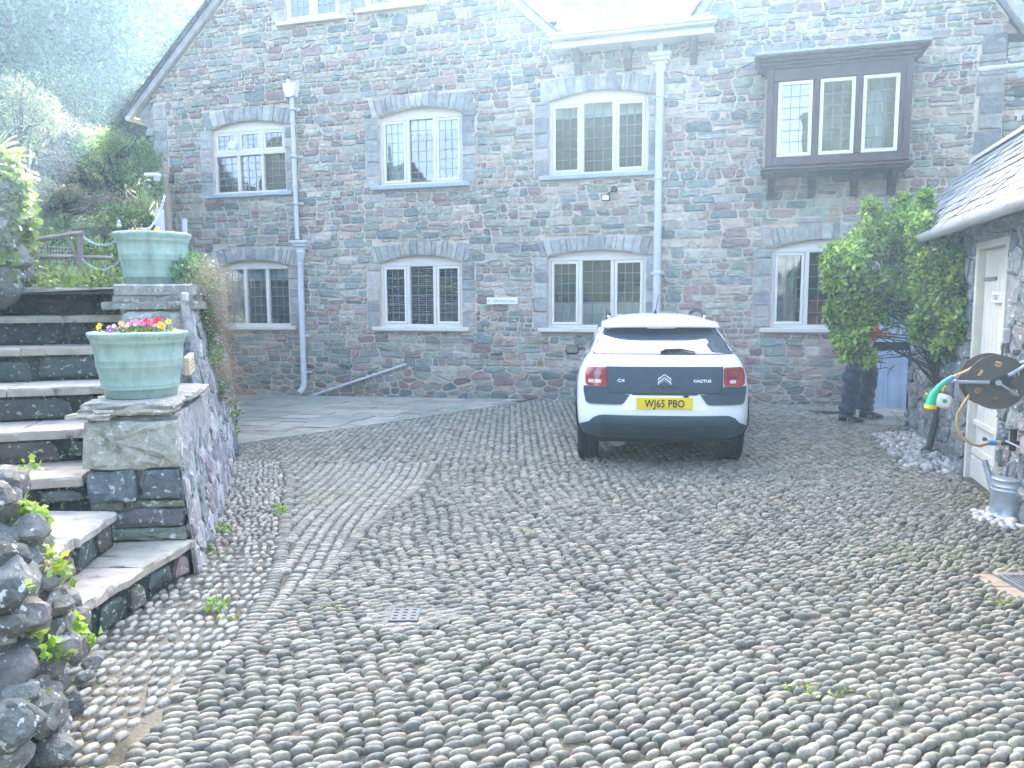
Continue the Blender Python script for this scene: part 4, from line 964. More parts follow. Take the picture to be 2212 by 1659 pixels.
def cobble_arrays(ST, seg, rings):
    N = len(ST); A = np.array([s[:6] for s in ST]); an = np.linspace(0, 2*PI, seg, endpoint=False)
    V = []
    for k, (sc_, hh) in enumerate(rings):
        e = 1.85; cx = np.sign(np.cos(an))*np.abs(np.cos(an))**(2/e); cy = np.sign(np.sin(an))*np.abs(np.sin(an))**(2/e)
        j = 1+rng.normal(0, .035, (N, seg))
        lx = cx[None]*A[:, 3:4]/2*sc_*j; ly = cy[None]*A[:, 4:5]/2*sc_*j; z = np.repeat((A[:, 5]*hh)[:, None], seg, 1)*(1 if k else 1)
        V.append(np.stack([lx, ly, z], -1))
    lean = rng.normal(0, .12, (N, 1))
    V = np.stack(V, 1)                              # N, R, seg, 3
    top = np.stack([rng.normal(0, .006, N), rng.normal(0, .003, N), A[:, 5]], -1)[:, None]
    V = np.concatenate([V.reshape(N, -1, 3), top], 1)
    V[..., 2] += V[..., 1]*lean                     # tilt
    c, s = np.cos(A[:, 2])[:, None], np.sin(A[:, 2])[:, None]
    X = V[..., 0]*c-V[..., 1]*s+A[:, 0:1]; Y = V[..., 0]*s+V[..., 1]*c+A[:, 1:2]
    Z = V[..., 2]+np.array([gz(t[0], t[1]) for t in ST])[:, None]-.002
    P = np.stack([X, Y, Z], -1); R = len(rings); F = []
    for r in range(R-1):
        for j in range(seg): a, b = r*seg+j, r*seg+(j+1) % seg; F += [(a, b, b+seg), (a, b+seg, a+seg)]
    for j in range(seg): F.append(((R-1)*seg+j, (R-1)*seg+(j+1) % seg, R*seg))
    return P, np.array(F)
def paving(ST, parent, mat, name, near, limit=300):
    w = np.array([seen((s[0], s[1], 0))*s[3]*s[4] for s in ST]); od = np.argsort(-w); ST = [ST[i] for i in od]
    hi = (12, [(.98, -.35), (1.0, .30), (.88, .68), (.52, .93)]); lo = (8, [(1.0, -.3), (.95, .5), (.55, .92)])
    def stuff_obj(part, cfg):
        if not part: return
        P, F = cobble_arrays(part, *cfg); n = P.shape[1]; Fa = (F[None]+(np.arange(len(part))*n)[:, None, None]).reshape(-1, 3)
        cols = np.repeat(np.array([s[6] for s in part]), n, 0)
        o = mkobj(name, P.reshape(-1, 3), Fa, mat, parent, True, None, cols); stuff(o)
    P, F = cobble_arrays(ST[:limit], *hi)
    for i in range(min(limit, len(ST))): mkobj(name, P[i], F, mat, parent, True, None, [ST[i][6]]*len(P[i]))
    rest = ST[limit:]; stuff_obj([s for s in rest if s[1] < near], hi); stuff_obj([s for s in rest if s[1] >= near], lo)
cpv = bpy.data.objects.new('cobble_paving', None); COL.objects.link(cpv); par(cpv, None, np.array([0, 5, 0.])); struct(cpv)
paving(ST, cpv, m_cobble, 'cobble', 5.0)
m_peb = M('sea_pebble', attr=True, rough=.6, var=.15, vscale=30)
for L_, lab, lc in ((PB, 'bed of white sea pebbles round the shrub stems', 'pebbles'), (PB2, 'ring of white pebbles under the watering can', 'pebbles')):
    P, F = cobble_arrays(L_, 8, [(1.0, -.3), (1., .4), (.6, .9)]); n = P.shape[1]
    for k, s in enumerate(L_): P[k, :, 2] += random.uniform(0, .02)
    Fa = (F[None]+(np.arange(len(L_))*n)[:, None, None]).reshape(-1, 3)
    o = mkobj('pebble_bed', P.reshape(-1, 3), Fa, m_peb, None, True, None, np.repeat(np.array([s[6] for s in L_]), n, 0)); stuff(o); o['label'] = lab; o['category'] = lc
# flagstones
fp = bpy.data.objects.new('flagstone_path', None); COL.objects.link(fp); par(fp, None, np.array([-3, 11, 0.])); struct(fp)
random.seed(9); FS = []
def flag(poly, par_=fp, hz=.012):
    if len(poly) < 3 or area(poly) < .01: return
    c = cen(poly); q = []
    n = len(poly)
    for i in range(n):                                 # chip the edges
        a, b = poly[i], poly[(i+1) % n]; m = max(1, int(math.dist(a, b)/.14))
        for j in range(m): t = j/m; q.append((a[0]+(b[0]-a[0])*t+random.uniform(-.006, .006), a[1]+(b[1]-a[1])*t+random.uniform(-.006, .006)))
    q = [(c[0]+(x-c[0])*(1-.010/max(.05, math.dist(c, (x, y)))), c[1]+(y-c[1])*(1-.010/max(.05, math.dist(c, (x, y))))) for x, y in q]
    tl = (random.uniform(-.01, .01), random.uniform(-.01, .01)); mb = MB(); mb.cc = pick([((.35, .315, .25), .15), ((.30, .28, .225), .15), ((.38, .34, .27), .1), ((.29, .28, .225), .1)])
    def f(s, a, d): p = Wd(s, a, 0); return np.array([p[0], p[1], gz(p[0], p[1])+d+(s-c[0])*tl[0]+(a-c[1])*tl[1]])
    mb.prism(q, f, -.03, hz+random.uniform(-.003, .006)); mb.build('flagstone', m_flag, par_, recalc=False)
def toloc(p): return L2((p[0], p[1], 0))
LA, LB = toloc(FLAGL[0]), toloc(FLAGL[1]); dxl, dyl = LB[0]-LA[0], LB[1]-LA[1]; LnL = math.hypot(dxl, dyl); nxl, nyl = dyl/LnL, -dxl/LnL   # points to the courtyard side
a = -.02
while a > -6.2:
    h = random.uniform(.28, .46); s = -10.2
    while s < -1.0:
        w_ = random.uniform(.35, .85); j = random.uniform(-.03, .03)
        poly = [(s, a-h+j), (s+w_, a-h+j+random.uniform(-.02, .02)), (s+w_, a), (s, a)]
        poly = clip(poly, nxl, nyl, nxl*LA[0]+nyl*LA[1]-.24)
        c = cen(poly) if len(poly) > 2 else (0, 0); P_ = Wd(c[0], c[1], 0)
        if len(poly) > 2 and P_[0] > wallx(P_[1])-.45: flag(poly)
        s += w_
    a -= h
t = 0
while t < LnL-.1:                                     # long edging slabs
    l_ = random.uniform(.5, .95); e = min(t+l_, LnL)
    pt = lambda tt, o: (LA[0]+dxl/LnL*tt-nxl*o, LA[1]+dyl/LnL*tt-nyl*o)
    flag([pt(t, 0), pt(e, 0), pt(e, .235), pt(t, .235)], hz=.016); t = e
for a0 in (-.35, -.7, -1.05, -1.4, -1.75):
    s = 2.62
    while s < 3.28:
        w_ = random.uniform(.2, .34); flag([(s, a0), (s+w_, a0), (s+w_, a0+.34), (s, a0+.34)]); s += w_
# covers
cv = thing('inspection_cover', 'small square grey steel inspection cover set among the cobbles in the foreground', 'drain cover', CVR)
c = MB(); c.box(CVR+np.array([0, 0, .012]), (.15, .16, .02), None, .003); c.build('lid', m_lid := M('cover_steel', (.11, .115, .12), .6, var=.15), cv)
for i in range(3):
    for j in range(4): c = MB(); c.box(CVR+np.array([-.045+i*.045, -.055+j*.036, .0235]), (.022, .006, .003)); c.build('tread_mark', m_black, cv)
cm = MB(); Pm = [(CVR[0]+math.cos(t_)*(.19+.09*noise.noise(Vector((math.cos(t_)*2, math.sin(t_)*2, 1))))*1.5, CVR[1]+math.sin(t_)*(.18+.1*noise.noise(Vector((math.cos(t_)*3, math.sin(t_)*3, 5)))), .012) for t_ in np.linspace(0, 2*PI, 40, endpoint=False)]
cm.add(Pm, [tuple(range(40))]); cmo = cm.build('cement_patch', M('pale_cement', (.19, .175, .145), .95, var=.5, vscale=14, bump=1, bscale=60, dist=.01), None, recalc=False); struct(cmo)
dg = thing('drain_grate', 'rusty iron drain grate in a brick surround at the right edge of the cobbles', 'drain grate', DRN)
DC = DRN+np.array([.16, 0, 0])
c = MB()
for k in (-1, 1): c.box(DC+np.array([0, k*.125, .012]), (.34, .02, .024)); c.box(DC+np.array([k*.16, 0, .012]), (.02, .23, .024))
c.build('frame', m_grey, dg)
for k in range(11): c = MB(); c.box(DC+np.array([-.13+k*.026, 0, .014]), (.011, .23, .016)); c.build('bar', m_grey, dg)
c = MB(); c.box(DC+np.array([0, 0, -.01]), (.34, .26, .004)); c.build('sump', m_black, dg)
for (dx, dy, w_, h_) in ((-.06, .19, .2, .1), (.16, .19, .2, .1), (-.235, .08, .11, .2), (-.235, -.12, .11, .18), (-.06, -.19, .2, .1), (.16, -.19, .2, .1)):
    c = MB(); c.box(DC+np.array([dx, dy, -.004]), (w_, h_, .03), None, .004); c.build('brick', m_brick, dg)
mt = thing('sunken_mat', 'dark rectangular mat well in the cobbles beside the standing person', 'drain cover', MAT)
c = MB(); c.box(MAT+np.array([0, 0, .045]), (.42, .28, .02), (es, ea, (0, 0, 1))); c.build('grid', m_black, mt)
# moss, dry needles and little weeds on the ground
def scatter_quads(pts, size, cols, name, mat, up=.3, label=None, cat=None, parent=None, elong=2.2):
    N = len(pts); P = np.array(pts, float); d = rng.normal(size=(N, 3)); d[:, 2] *= up; d /= np.linalg.norm(d, axis=1)[:, None]
    n_ = rng.normal(size=(N, 3)); b = np.cross(d, n_); b /= np.linalg.norm(b, axis=1)[:, None]
    L = (size*rng.uniform(.6, 1.4, N))[:, None]; w = L/elong
    V = np.stack([P-d*L/2, P+b*w/2, P+d*L/2, P-b*w/2], 1).reshape(-1, 3); F = np.arange(4*N).reshape(N, 4)
    c = np.array(cols)[rng.integers(0, len(cols), N)]*rng.uniform(.65, 1.35, (N, 1))
    o = mkobj(name, V, F, mat, parent, False, None, np.repeat(c, 4, 0)); stuff(o)
    if label: o['label'] = label; o['category'] = cat
    return o
random.seed(31); pts = []
for _ in range(1500):
    t_ = random.random(); y = 2.3+3.3*t_**1.4; x = wallx(y)+.05+abs(random.gauss(0, .16)) if y > 3.2 else -1.72+abs(random.gauss(0, .2)); pts.append((x, y, .012+gz(x, y)))
for _ in range(1300):
    x = random.uniform(-1.5, 3.8); y = random.uniform(1.5, 6.5)
    if noise.noise(Vector((x*1.6, y*1.6, 0))) > .1: pts.append((x, y, .012))
scatter_quads(pts, .022, [(.24, .13, .06), (.34, .22, .10), (.16, .09, .05)], 'fallen_needles', m_twig, .15, 'brown dry needles and leaf litter scattered over the cobbles', 'leaf litter', elong=7)
pts = []
for (cx, cy, n, r) in ((2.45, 4.65, 90, .30), (2.75, 4.6, 90, .2), (2.6, 3.95, 40, .06), (3.3, 6.2, 200, .5), (3.6, 5.9, 120, .25), (1.2, 3.05, 46, .05), (1.28, 2.98, 40, .05), (-.95, 3.9, 25, .04), (-1.9, 4.75, 40, .05), (-1.45, 3.75, 26, .04), (.1, 5.2, 20, .05), (2.2, 6.6, 90, .4), (-1.5, 6.2, 60, .15)):
    for _ in range(n): pts.append((cx+random.gauss(0, r), cy+random.gauss(0, r*.6), .02+gz(cx, cy)+random.uniform(0, .012)))
scatter_quads(pts, .017, [(.20, .28, .04), (.13, .22, .03), (.30, .34, .05)], 'joint_weeds', m_leaf, .4, 'tiny green weeds and moss growing between cobbles near the drain', 'weeds', elong=1.6)
# ================================================================== STEPS, PIERS, RETAINING WALL
A0_ = np.array([-2.47, 4.38, 0.]); sr_ = np.array([.956, .292, 0]); sd_ = np.array([-.292, .956, 0])
def SF(u, v, z): return A0_+sr_*u+sd_*v+np.array([0, 0, z])
random.seed(13)
stp = thing('stone_steps', 'flight of dark mossy stone steps turning up from the courtyard to the left garden', 'steps', SF(-.8, .8, 0))
PALS = [((.11, .115, .105), .2), ((.14, .12, .10), .2), ((.085, .10, .09), .2)]
PALT = [((.44, .385, .31), .1), ((.48, .42, .34), .1)]
lips = [(.02, .61), (.50, .815), (.98, 1.04), (1.45, 1.285), (1.93, 1.51), (2.40, 1.735)]
def chipslab(mb, poly, z0, z1, over=.0, amp=.008):
    q = []; n = len(poly)
    for i in range(n):
        a, b = np.array(poly[i]), np.array(poly[(i+1) % n]); m = max(1, int(np.linalg.norm(b-a)/.07))
        for j in range(m): p = a+(b-a)*j/m; q.append((p[0]+random.uniform(-amp, amp), p[1]+random.uniform(-amp, amp)))
    N = len(q); c = cen(q); zt = lambda: z1+random.uniform(-.003, .003)
    P = [(x, y, z0) for x, y in q]+[(x+random.uniform(-amp, amp), y+random.uniform(-amp, amp), z1-.012) for x, y in q]+[(c[0]+(x-c[0])*.985, c[1]+(y-c[1])*.985, zt()) for x, y in q]
    mb.add(P, [(i, (i+1) % N, N+(i+1) % N, N+i) for i in range(N)]+[(N+i, N+(i+1) % N, 2*N+(i+1) % N, 2*N+i) for i in range(N)]+[tuple(range(2*N, 3*N)), tuple(range(N))[::-1]])
for k, (v, z) in enumerate(lips):
    v1 = lips[k+1][0]+.06 if k < 5 else v+.5; zb = lips[k-1][1] if k else .44
    cuts = [-1.75, random.uniform(-1.35, -1.15), random.uniform(-.75, -.45), -.01]
    if k == 5: cuts[-1] = .02
    for u0, u1 in zip(cuts[:-1], cuts[1:]):
        mb = MB(); mb.cc = pick(PALT); q = [SF(u0+.004, v, 0)[:2], SF(u1-.004, v+random.uniform(-.01, .01), 0)[:2], SF(u1-.004, v1, 0)[:2], SF(u0+.004, v1, 0)[:2]]
        chipslab(mb, q, z-.055, z); mb.build('tread_slab', m_slab, stp, recalc=False)
    # riser: dark mortar plus irregular stones
    rz = MB(); rz.add([SF(-1.8, v+.035, zb-.06), SF(.01, v+.035, zb-.06), SF(.01, v+.035, z-.02), SF(-1.8, v+.035, z-.02)], [(0, 1, 2, 3)]); rz.build('riser_bed', m_dmortar, stp, recalc=False)
    u = -1.75
    while u < -.05:
        w_ = min(random.uniform(.22, .55), -.01-u)
        if w_ < .08: break
        h0 = zb+random.uniform(-.0, .03); h1 = z-.06-random.uniform(.0, .04)
        poly = inset([(u, h0), (u+w_, h0), (u+w_-random.uniform(0, .06), h1), (u+random.uniform(0, .06), h1)], .008)
        P, F = stone_mesh(poly, lambda a, b, h: SF(a, v+.035-h, b), .03, .5); mb = MB(); mb.add(P, F, col=pick(PALS)); mb.build('riser_stone', m_riser, stp, recalc=False); u += w_+.01
# two bottom steps turning to the courtyard
for z, lip, back, nm in ((.22, [(-1.90, 4.44), (-1.97, 3.95), (-2.03, 3.12)], -2.62, 0), (.43, [(-2.27, 4.30), (-2.22, 3.8), (-2.14, 3.15)], -3.4, 1)):
    for (p, q) in zip(lip[:-1], lip[1:]):
        mb = MB(); mb.cc = pick(PALT); chipslab(mb, [(q[0]+.02, q[1]+.004), (p[0]+.02, p[1]-.004), (back, p[1]-.004+(.05 if nm else 0)), (back, q[1]+.004)], z-.05, z, amp=.01); mb.build('tread_slab', m_slab, stp, recalc=False)
    zb = 0 if not nm else .22
    rz = MB(); L0, L1 = np.array(lip[0]), np.array(lip[-1]); rz.add([(L0[0]-.03, L0[1]+.03, zb-.02), (L1[0]-.03, L1[1]-.1, zb-.02), (L1[0]-.03, L1[1]-.1, z-.02), (L0[0]-.03, L0[1]+.03, z-.02)], [(0, 1, 2, 3)]); rz.build('riser_bed', m_dmortar, stp, recalc=False)
    dv = (L1-L0)/np.linalg.norm(L1-L0); nr_ = np.array([-dv[1], dv[0]]); T = 0; LT = np.linalg.norm(L1-L0)
    while T < LT-.05:
        w_ = min(random.uniform(.13, .30), LT-T); h0, h1 = zb+random.uniform(0, .02), z-.055-random.uniform(0, .025)
        if random.random() < .3: h0 += .03
        poly = inset([(T, h0), (T+w_, h0+random.uniform(0, .03)), (T+w_-random.uniform(0, .05), h1), (T+random.uniform(0, .05), h1)], .010)
        def f(a, b, h): p = L0+dv*a; return (p[0]+nr_[0]*(h-.03)*1, p[1]+nr_[1]*(h-.03), b)
        if len(poly) > 2: P, F = stone_mesh(poly, f, .03, .5); mb = MB(); mb.add(P, F, col=pick(PALS+[((.30, .22, .18), .2)])); mb.build('riser_stone', m_riser, stp, recalc=False)
        T += w_+.008

def boulder(mb, c, r, rot=0., seed=0, flat=.85, cuts=6, sub=3, hs=(1., 1., 1.)):
    rs = random.Random(seed); bm = bmesh.new(); bmesh.ops.create_icosphere(bm, subdivisions=sub, radius=1.)
    pl = []
    for _ in range(cuts*2):
        n_ = Vector((rs.gauss(0, 1), rs.gauss(0, 1), rs.gauss(0, 1))).normalized(); pl.append((n_, rs.uniform(.60, .86)))
    P = []
    for v in bm.verts:
        p = v.co.copy()
        for n_, d in pl:
            t = p.dot(n_)
            if t > d: p -= n_*(t-d)
        p *= 1+.09*noise.noise(p*2.6+Vector((seed*3.1, 0, 0)))+.05*noise.noise(p*7+Vector((seed, 0, 0)))
        x, y, z = p.x*r[0]*hs[0], p.y*r[1], p.z*r[2]
        P.append((c[0]+x*math.cos(rot)-y*math.sin(rot), c[1]+x*math.sin(rot)+y*math.cos(rot), c[2]+z))
    F = [tuple(v.index for v in f.verts) for f in bm.faces]; bm.free(); mb.add(P, F); return mb

# ---- piers
pier = thing('stair_pier', 'lower square stone pier carrying a flower pot at the foot of the steps', 'stone pier', SF(.3, .3, 0))
def solid(name, poly, z0, z1, mat, parent):
    mb = MB(); mb.prism(poly, lambda x, y, d: (x, y, d), z0, z1); return mb.build(name, mat, parent)
pf = [(-2.45, 4.42), (-1.95, 4.47), (-2.28, 5.75), (-2.86, 5.80)]
solid('core', pf, -.02, .95, m_wmortar, pier)
fA, fB = np.array([-2.47, 4.40]), np.array([-1.90, 4.45]); fd = (fB-fA)/np.linalg.norm(fB-fA); FL = np.linalg.norm(fB-fA)
def PF(u, v, h): p = fA+fd*u; return (p[0]+fd[1]*h*1.0, p[1]-fd[0]*h, v)
big = [([(.0, .655), (.45, .655), (.53, .66), (.53, .93), (.02, .93)], (.40, .39, .32), .05), ([(.03, .46), (.29, .465), (.28, .645), (.02, .64)], (.15, .175, .18), .05), ([(.33, .475), (.52, .47), (.53, .64), (.34, .645)], (.13, .15, .16), .05),
       ([(.10, .30), (.53, .31), (.54, .40), (.30, .415), (.16, .38)], (.16, .15, .15), .03), ([(.08, .225), (.55, .225), (.55, .30), (.10, .29)], (.20, .22, .17), .03), ([(.02, .40), (.2, .41), (.2, .455), (.03, .45)], (.22, .23, .18), .025), ([(.24, .42), (.54, .42), (.54, .46), (.25, .46)], (.22, .24, .17), .025)]
for poly, c_, h in big:
    q = []
    for i in range(len(poly)):
        a, b = poly[i], poly[(i+1) % len(poly)]; m = max(1, int(math.dist(a, b)/.06))
        for j in range(m): q.append((a[0]+(b[0]-a[0])*j/m+random.uniform(-.006, .006), a[1]+(b[1]-a[1])*j/m+random.uniform(-.006, .006)))
    P, F = stone_mesh(q, PF, h, .6); mb = MB(); mb.add(P, F, col=c_); mb.build('stone', m_wstone, pier, recalc=False)
def caps(parent, polys):
    for poly, z0, z1, c_ in polys:
        mb = MB(); mb.cc = c_; chipslab(mb, poly, z0, z1, amp=.018); mb.build('cap_slab', m_wstone, parent, recalc=False)
caps(pier, [([(-2.54, 4.36), (-2.30, 4.34), (-2.26, 4.7), (-2.55, 4.72)], .945, .975, (.40, .36, .28)), ([(-2.50, 4.37), (-1.97, 4.42), (-2.12, 4.95), (-2.52, 4.92)], .965, .995, (.36, .32, .24)), ([(-2.47, 4.40), (-1.96, 4.44), (-2.16, 5.5), (-2.74, 5.55)], .995, 1.03, (.34, .31, .26))])
# right side facing, shared mapping along the wall path
Lw = [0]
for (x0, y0), (x1, y1) in zip(WPATH[2:-1], WPATH[3:]): Lw.append(Lw[-1]+math.hypot(x1-x0, y1-y0))
def WF(u, v, h):
    pts_ = WPATH[2:]; k = 0
    while k < len(Lw)-2 and u > Lw[k+1]: k += 1
    t = (u-Lw[k])/(Lw[k+1]-Lw[k]); (x0, y0), (x1, y1) = pts_[k], pts_[k+1]; dx, dy = (x1-x0)/(Lw[k+1]-Lw[k]), (y1-y0)/(Lw[k+1]-Lw[k])
    b = h-.10*v+.03; return (x0+(x1-x0)*t+dy*b, y0+(y1-y0)*t-dx*b, v-.03)
UP2 = 1.38                                        # where the upper pier begins
rwall = thing('retaining_wall', 'whitened rubble retaining wall running back from the pot piers toward the house', 'garden wall', np.array([-2.6, 7, 0.]))
mb = MB(); nU = 50; ul = np.linspace(0, Lw[-1], nU); wz = lambda u: .96 if u < UP2 else 1.70
for a, b in zip(ul[:-1], ul[1:]):
    z_ = wz((a+b)/2); mb.add([WF(a, 0, 0), WF(b, 0, 0), WF(b, z_, 0), WF(a, z_, 0)], [(0, 1, 2, 3)])
for a, b in zip(ul[:-1], ul[1:]):
    if a > UP2+.1: z_ = 1.70; mb.add([WF(a, z_, 0), WF(b, z_, 0), WF(b, z_, -.5), WF(a, z_, -.5)], [(0, 1, 2, 3)])
mb.add([WF(UP2, .9, .01), WF(UP2, 1.70, .01), WF(UP2, 1.70, -.05), WF(UP2, .9, -.05)], [(0, 1, 2, 3)]); mb.build('mortar_face', m_wmortar, rwall, recalc=False)
PALW = [((.42, .41, .41), .15), ((.34, .28, .29), .15), ((.28, .29, .29), .2), ((.46, .42, .41), .12), ((.24, .25, .24), .2)]
stones = []
for poly in voronoi(rub_seeds(0, .0, Lw[-1], 1.75, (.10, .22), (.12, .32), .45), 1.35, (0, 0, Lw[-1]-.05, 1.72)):
    if len(poly) < 3: continue
    c = cen(poly)
    if c[0] < UP2: poly = clip(poly, 0, 1, .96)
    if len(poly) > 2 and area(poly) > .0025:
        q = inset(poly, .018)
        if len(q) > 2: P, F = stone_mesh(q, WF, random.uniform(.003, .022), .9); stones.append((P, F, pick(PALW), area(q)*seen(WF(*cen(q), 0))))
emit_stones(stones, rwall, m_wstone, limit=260)
p2 = thing('upper_pier', 'upper stone pier beside the top steps carrying the second flower pot', 'stone pier', np.array([-2.7, 6.0, 0.]))
qf = [(-2.92, 5.80), (-2.43, 5.86), (-2.74, 7.1), (-3.25, 7.05)]
solid('core', qf, -.02, 1.62, m_wmortar, p2)
gA, gB = np.array([-2.93, 5.79]), np.array([-2.40, 5.85]); gd_ = (gB-gA)/np.linalg.norm(gB-gA)
def QF(u, v, h): p = gA+gd_*u; return (p[0]+gd_[1]*h, p[1]-gd_[0]*h, v)
for poly in ([(.02, 1.30), (.50, 1.30), (.50, 1.55), (.03, 1.55)], [(.02, 1.06), (.25, 1.05), (.25, 1.28), (.02, 1.28)], [(.28, 1.06), (.5, 1.06), (.5, 1.28), (.28, 1.27)]):
    P, F = stone_mesh(inset(poly, .01), QF, .05, .6); mb = MB(); mb.add(P, F, col=pick([((.42, .40, .38), .1)])); mb.build('stone', m_wstone, p2, recalc=False)
caps(p2, [([(-3.02, 5.72), (-2.36, 5.80), (-2.50, 6.4), (-3.1, 6.35)], 1.56, 1.615, (.27, .26, .22)), ([(-2.95, 5.78), (-2.40, 5.84), (-2.55, 6.4), (-3.08, 6.4)], 1.615, 1.665, (.30, .28, .25)), ([(-2.94, 5.76), (-2.37, 5.82), (-2.72, 7.1), (-3.28, 7.05)], 1.665, 1.745, (.33, .31, .28))])
pq = thing('wall_plaque', 'little pine plaque with worn carved characters fixed to the wall behind the lower pot', 'plaque', np.array([-2.08, 5.0, 1.14]))
PQ = np.array([-2.12, 5.07, 1.205]); pdx = np.array([-.20, .97, .12]); pdx /= np.linalg.norm(pdx); pnn = np.array([.97, .20, 0]); pnn /= np.linalg.norm(pnn)
c = MB(); c.box(PQ, (.17, .035, .12), (pdx, pnn, np.cross(pdx, pnn)), .004); c.build('board', m_plaque, pq)
c = MB()
for i, t in enumerate((-.045, -.01, .025, .05)):
    b = PQ+pdx*t+pnn*.0185; 
    for j in range(3): c.box(b+np.array([0, 0, .025-.025*j])+pdx*(.008*((i+j) % 2)), (.018, .002, .005), (pdx, pnn, np.cross(pdx, pnn)))
c.build('carving', m_wood, pq)

# ---- flower pots
PS = .93
def pot(loc, label):
    t = thing('flower_pot', label, 'flower pot', loc, 'pale green glazed planters on the stair piers')
    pr = [(.215, 0), (.225, .01), (.232, .055), (.243, .06), (.245, .07), (.240, .076), (.247, .084), (.243, .094), (.250, .13), (.260, .19), (.268, .205), (.270, .213), (.266, .221), (.272, .229), (.268, .237), (.274, .245), (.270, .255), (.278, .32), (.284, .355), (.292, .36), (.290, .37), (.297, .385), (.310, .405), (.314, .420), (.308, .432), (.296, .434), (.285, .42), (.275, .38)]
    pr = [(a*PS*.985, b*PS) for a, b in pr]
    mb = MB(); mb.lathe(loc, pr, 48, cap=False); mb.build('pot', m_glaze, t, smooth=True, recalc=False)
    mb = MB(); mb.lathe(loc, [(.001, .378), (.15, .375), (.258, .365)], 24, cap=False); mb.build('soil', m_soil, t, recalc=False); return t
POT1, POT2 = np.array([-2.315, 4.80, 1.03]), np.array([-2.825, 6.18, 1.746])
pot(POT1, 'pale green glazed flower pot with pink, red and yellow flowers on the lower pier'); pot(POT2, 'pale green glazed flower pot with only two yellow flowers on the upper pier')
def flower(c, r, col, col2, nrm, n=5, mat=None):
    nrm = np.array(nrm, float); nrm /= np.linalg.norm(nrm); x = np.cross(nrm, (0, 0, 1.)); x /= np.linalg.norm(x)+1e-9; y = np.cross(nrm, x); mb = MB()
    for k in range(n):
        a = 2*PI*k/n+random.uniform(-.1, .1); a0, a1 = a-PI/n*.95, a+PI/n*.95; R = r*random.uniform(.85, 1.1)
        p = lambda an, rr, u: c+(x*math.cos(an)+y*math.sin(an))*rr+nrm*u
        mb.add([c, p(a0, R*.6, R*.15), p(a0*.6+a*.4, R*.97, R*.05), p(a1*.6+a*.4, R*.97, R*.05), p(a1, R*.6, R*.15)], [(0, 1, 2), (0, 2, 3), (0, 3, 4)], col=col)
    mb.add([c+(x*math.cos(t)+y*math.sin(t))*r*.2+nrm*r*.16 for t in np.linspace(0, 2*PI, 6, endpoint=False)], [tuple(range(6))], col=col2)
    return mb
def stem_to(mb, c, base): mb.tube([base, (np.asarray(base)+c)/2+np.array([random.uniform(-.01, .01), 0, .005]), c], .0022, 4, col=(.10, .2, .05))
random.seed(3)
YE, VI, RE, PI_, WH = (.80, .62, .03), (.30, .08, .62), (.62, .02, .05), (.70, .22, .38), (.75, .68, .72)
def put_flower(off, r, c1, c2, nm, lab, grp, n=5, POT=POT1, h=.40):
    off = (off[0], off[1], off[2]-.028); h = h-.03; c = POT+np.array(off); mb = flower(c, r, c1, c2, (random.uniform(-.2, .2), -1, .5), n); b = POT+np.array([off[0]*.9, off[1]*.9+.02, h]); stem_to(mb, c, b)
    o = mb.build(nm, m_petal, None, recalc=False); tag(o, lab, 'flower', grp)
put_flower((-.175, -.12, .463), .024, YE, (.2, .08, .01), 'pansy', 'yellow pansy at the left rim of the lower pot, leftmost bloom', None)
put_flower((-.09, -.02, .475), .019, YE, (.5, .3, .0), 'pansy', 'small yellow pansy just above the violet bloom in the lower pot', None)
put_flower((-.10, -.14, .440), .026, VI, (.8, .6, 0), 'pansy', 'only violet pansy, low at the front rim of the lower pot', None)
put_flower((.165, -.06, .474), .022, YE, (.2, .08, 0), 'pansy', 'yellow pansy beside the red blooms, leaning left, in the lower pot', None)
put_flower((.185, -.07, .462), .020, (.78, .45, .03), (.2, .08, 0), 'pansy', 'orange-yellow pansy low between two yellow ones in the lower pot', None)
put_flower((.205, -.03, .49), .020, YE, (.2, .08, 0), 'pansy', 'tallest yellow pansy at the right side of the lower pot', None)
put_flower((.245, -.05, .44), .012, (.75, .5, .2), (.2, .08, 0), 'pansy', 'tiny pale orange pansy hanging over the right rim of the lower pot', None)
put_flower((.07, -.04, .483), .032, RE, (.4, .01, .02), 'red_bloom', 'larger red bloom left of the other red one in the lower pot', None, 7)
put_flower((.12, .0, .498), .028, RE, (.4, .01, .02), 'red_bloom', 'upper red bloom, right of the larger one in the lower pot', None, 7)
for k in range(46):
    ox, oy = random.uniform(-.14, .12), random.uniform(-.12, .12); c1 = random.choice((PI_, PI_, WH, (.72, .40, .52), (.6, .12, .25)))
    put_flower((ox, oy, .43+.055*math.exp(-((ox-.0)/.11)**2)+random.uniform(-.01, .015)), random.uniform(.010, .016), c1, (.8, .7, .3), 'daisy', 'tiny pink and white daisy in the crowded middle of the lower pot', 'daisies crowded in the lower pot', 7)
put_flower((.12, -.18, .445), .028, YE, (.3, .15, 0), 'pansy', 'yellow flower at the right rim of the upper pot', None, POT=POT2)
put_flower((-.035, -.16, .438), .027, (.75, .55, .12), (.3, .15, 0), 'pansy', 'yellow flower by the post in the middle of the upper pot rim', None, POT=POT2)
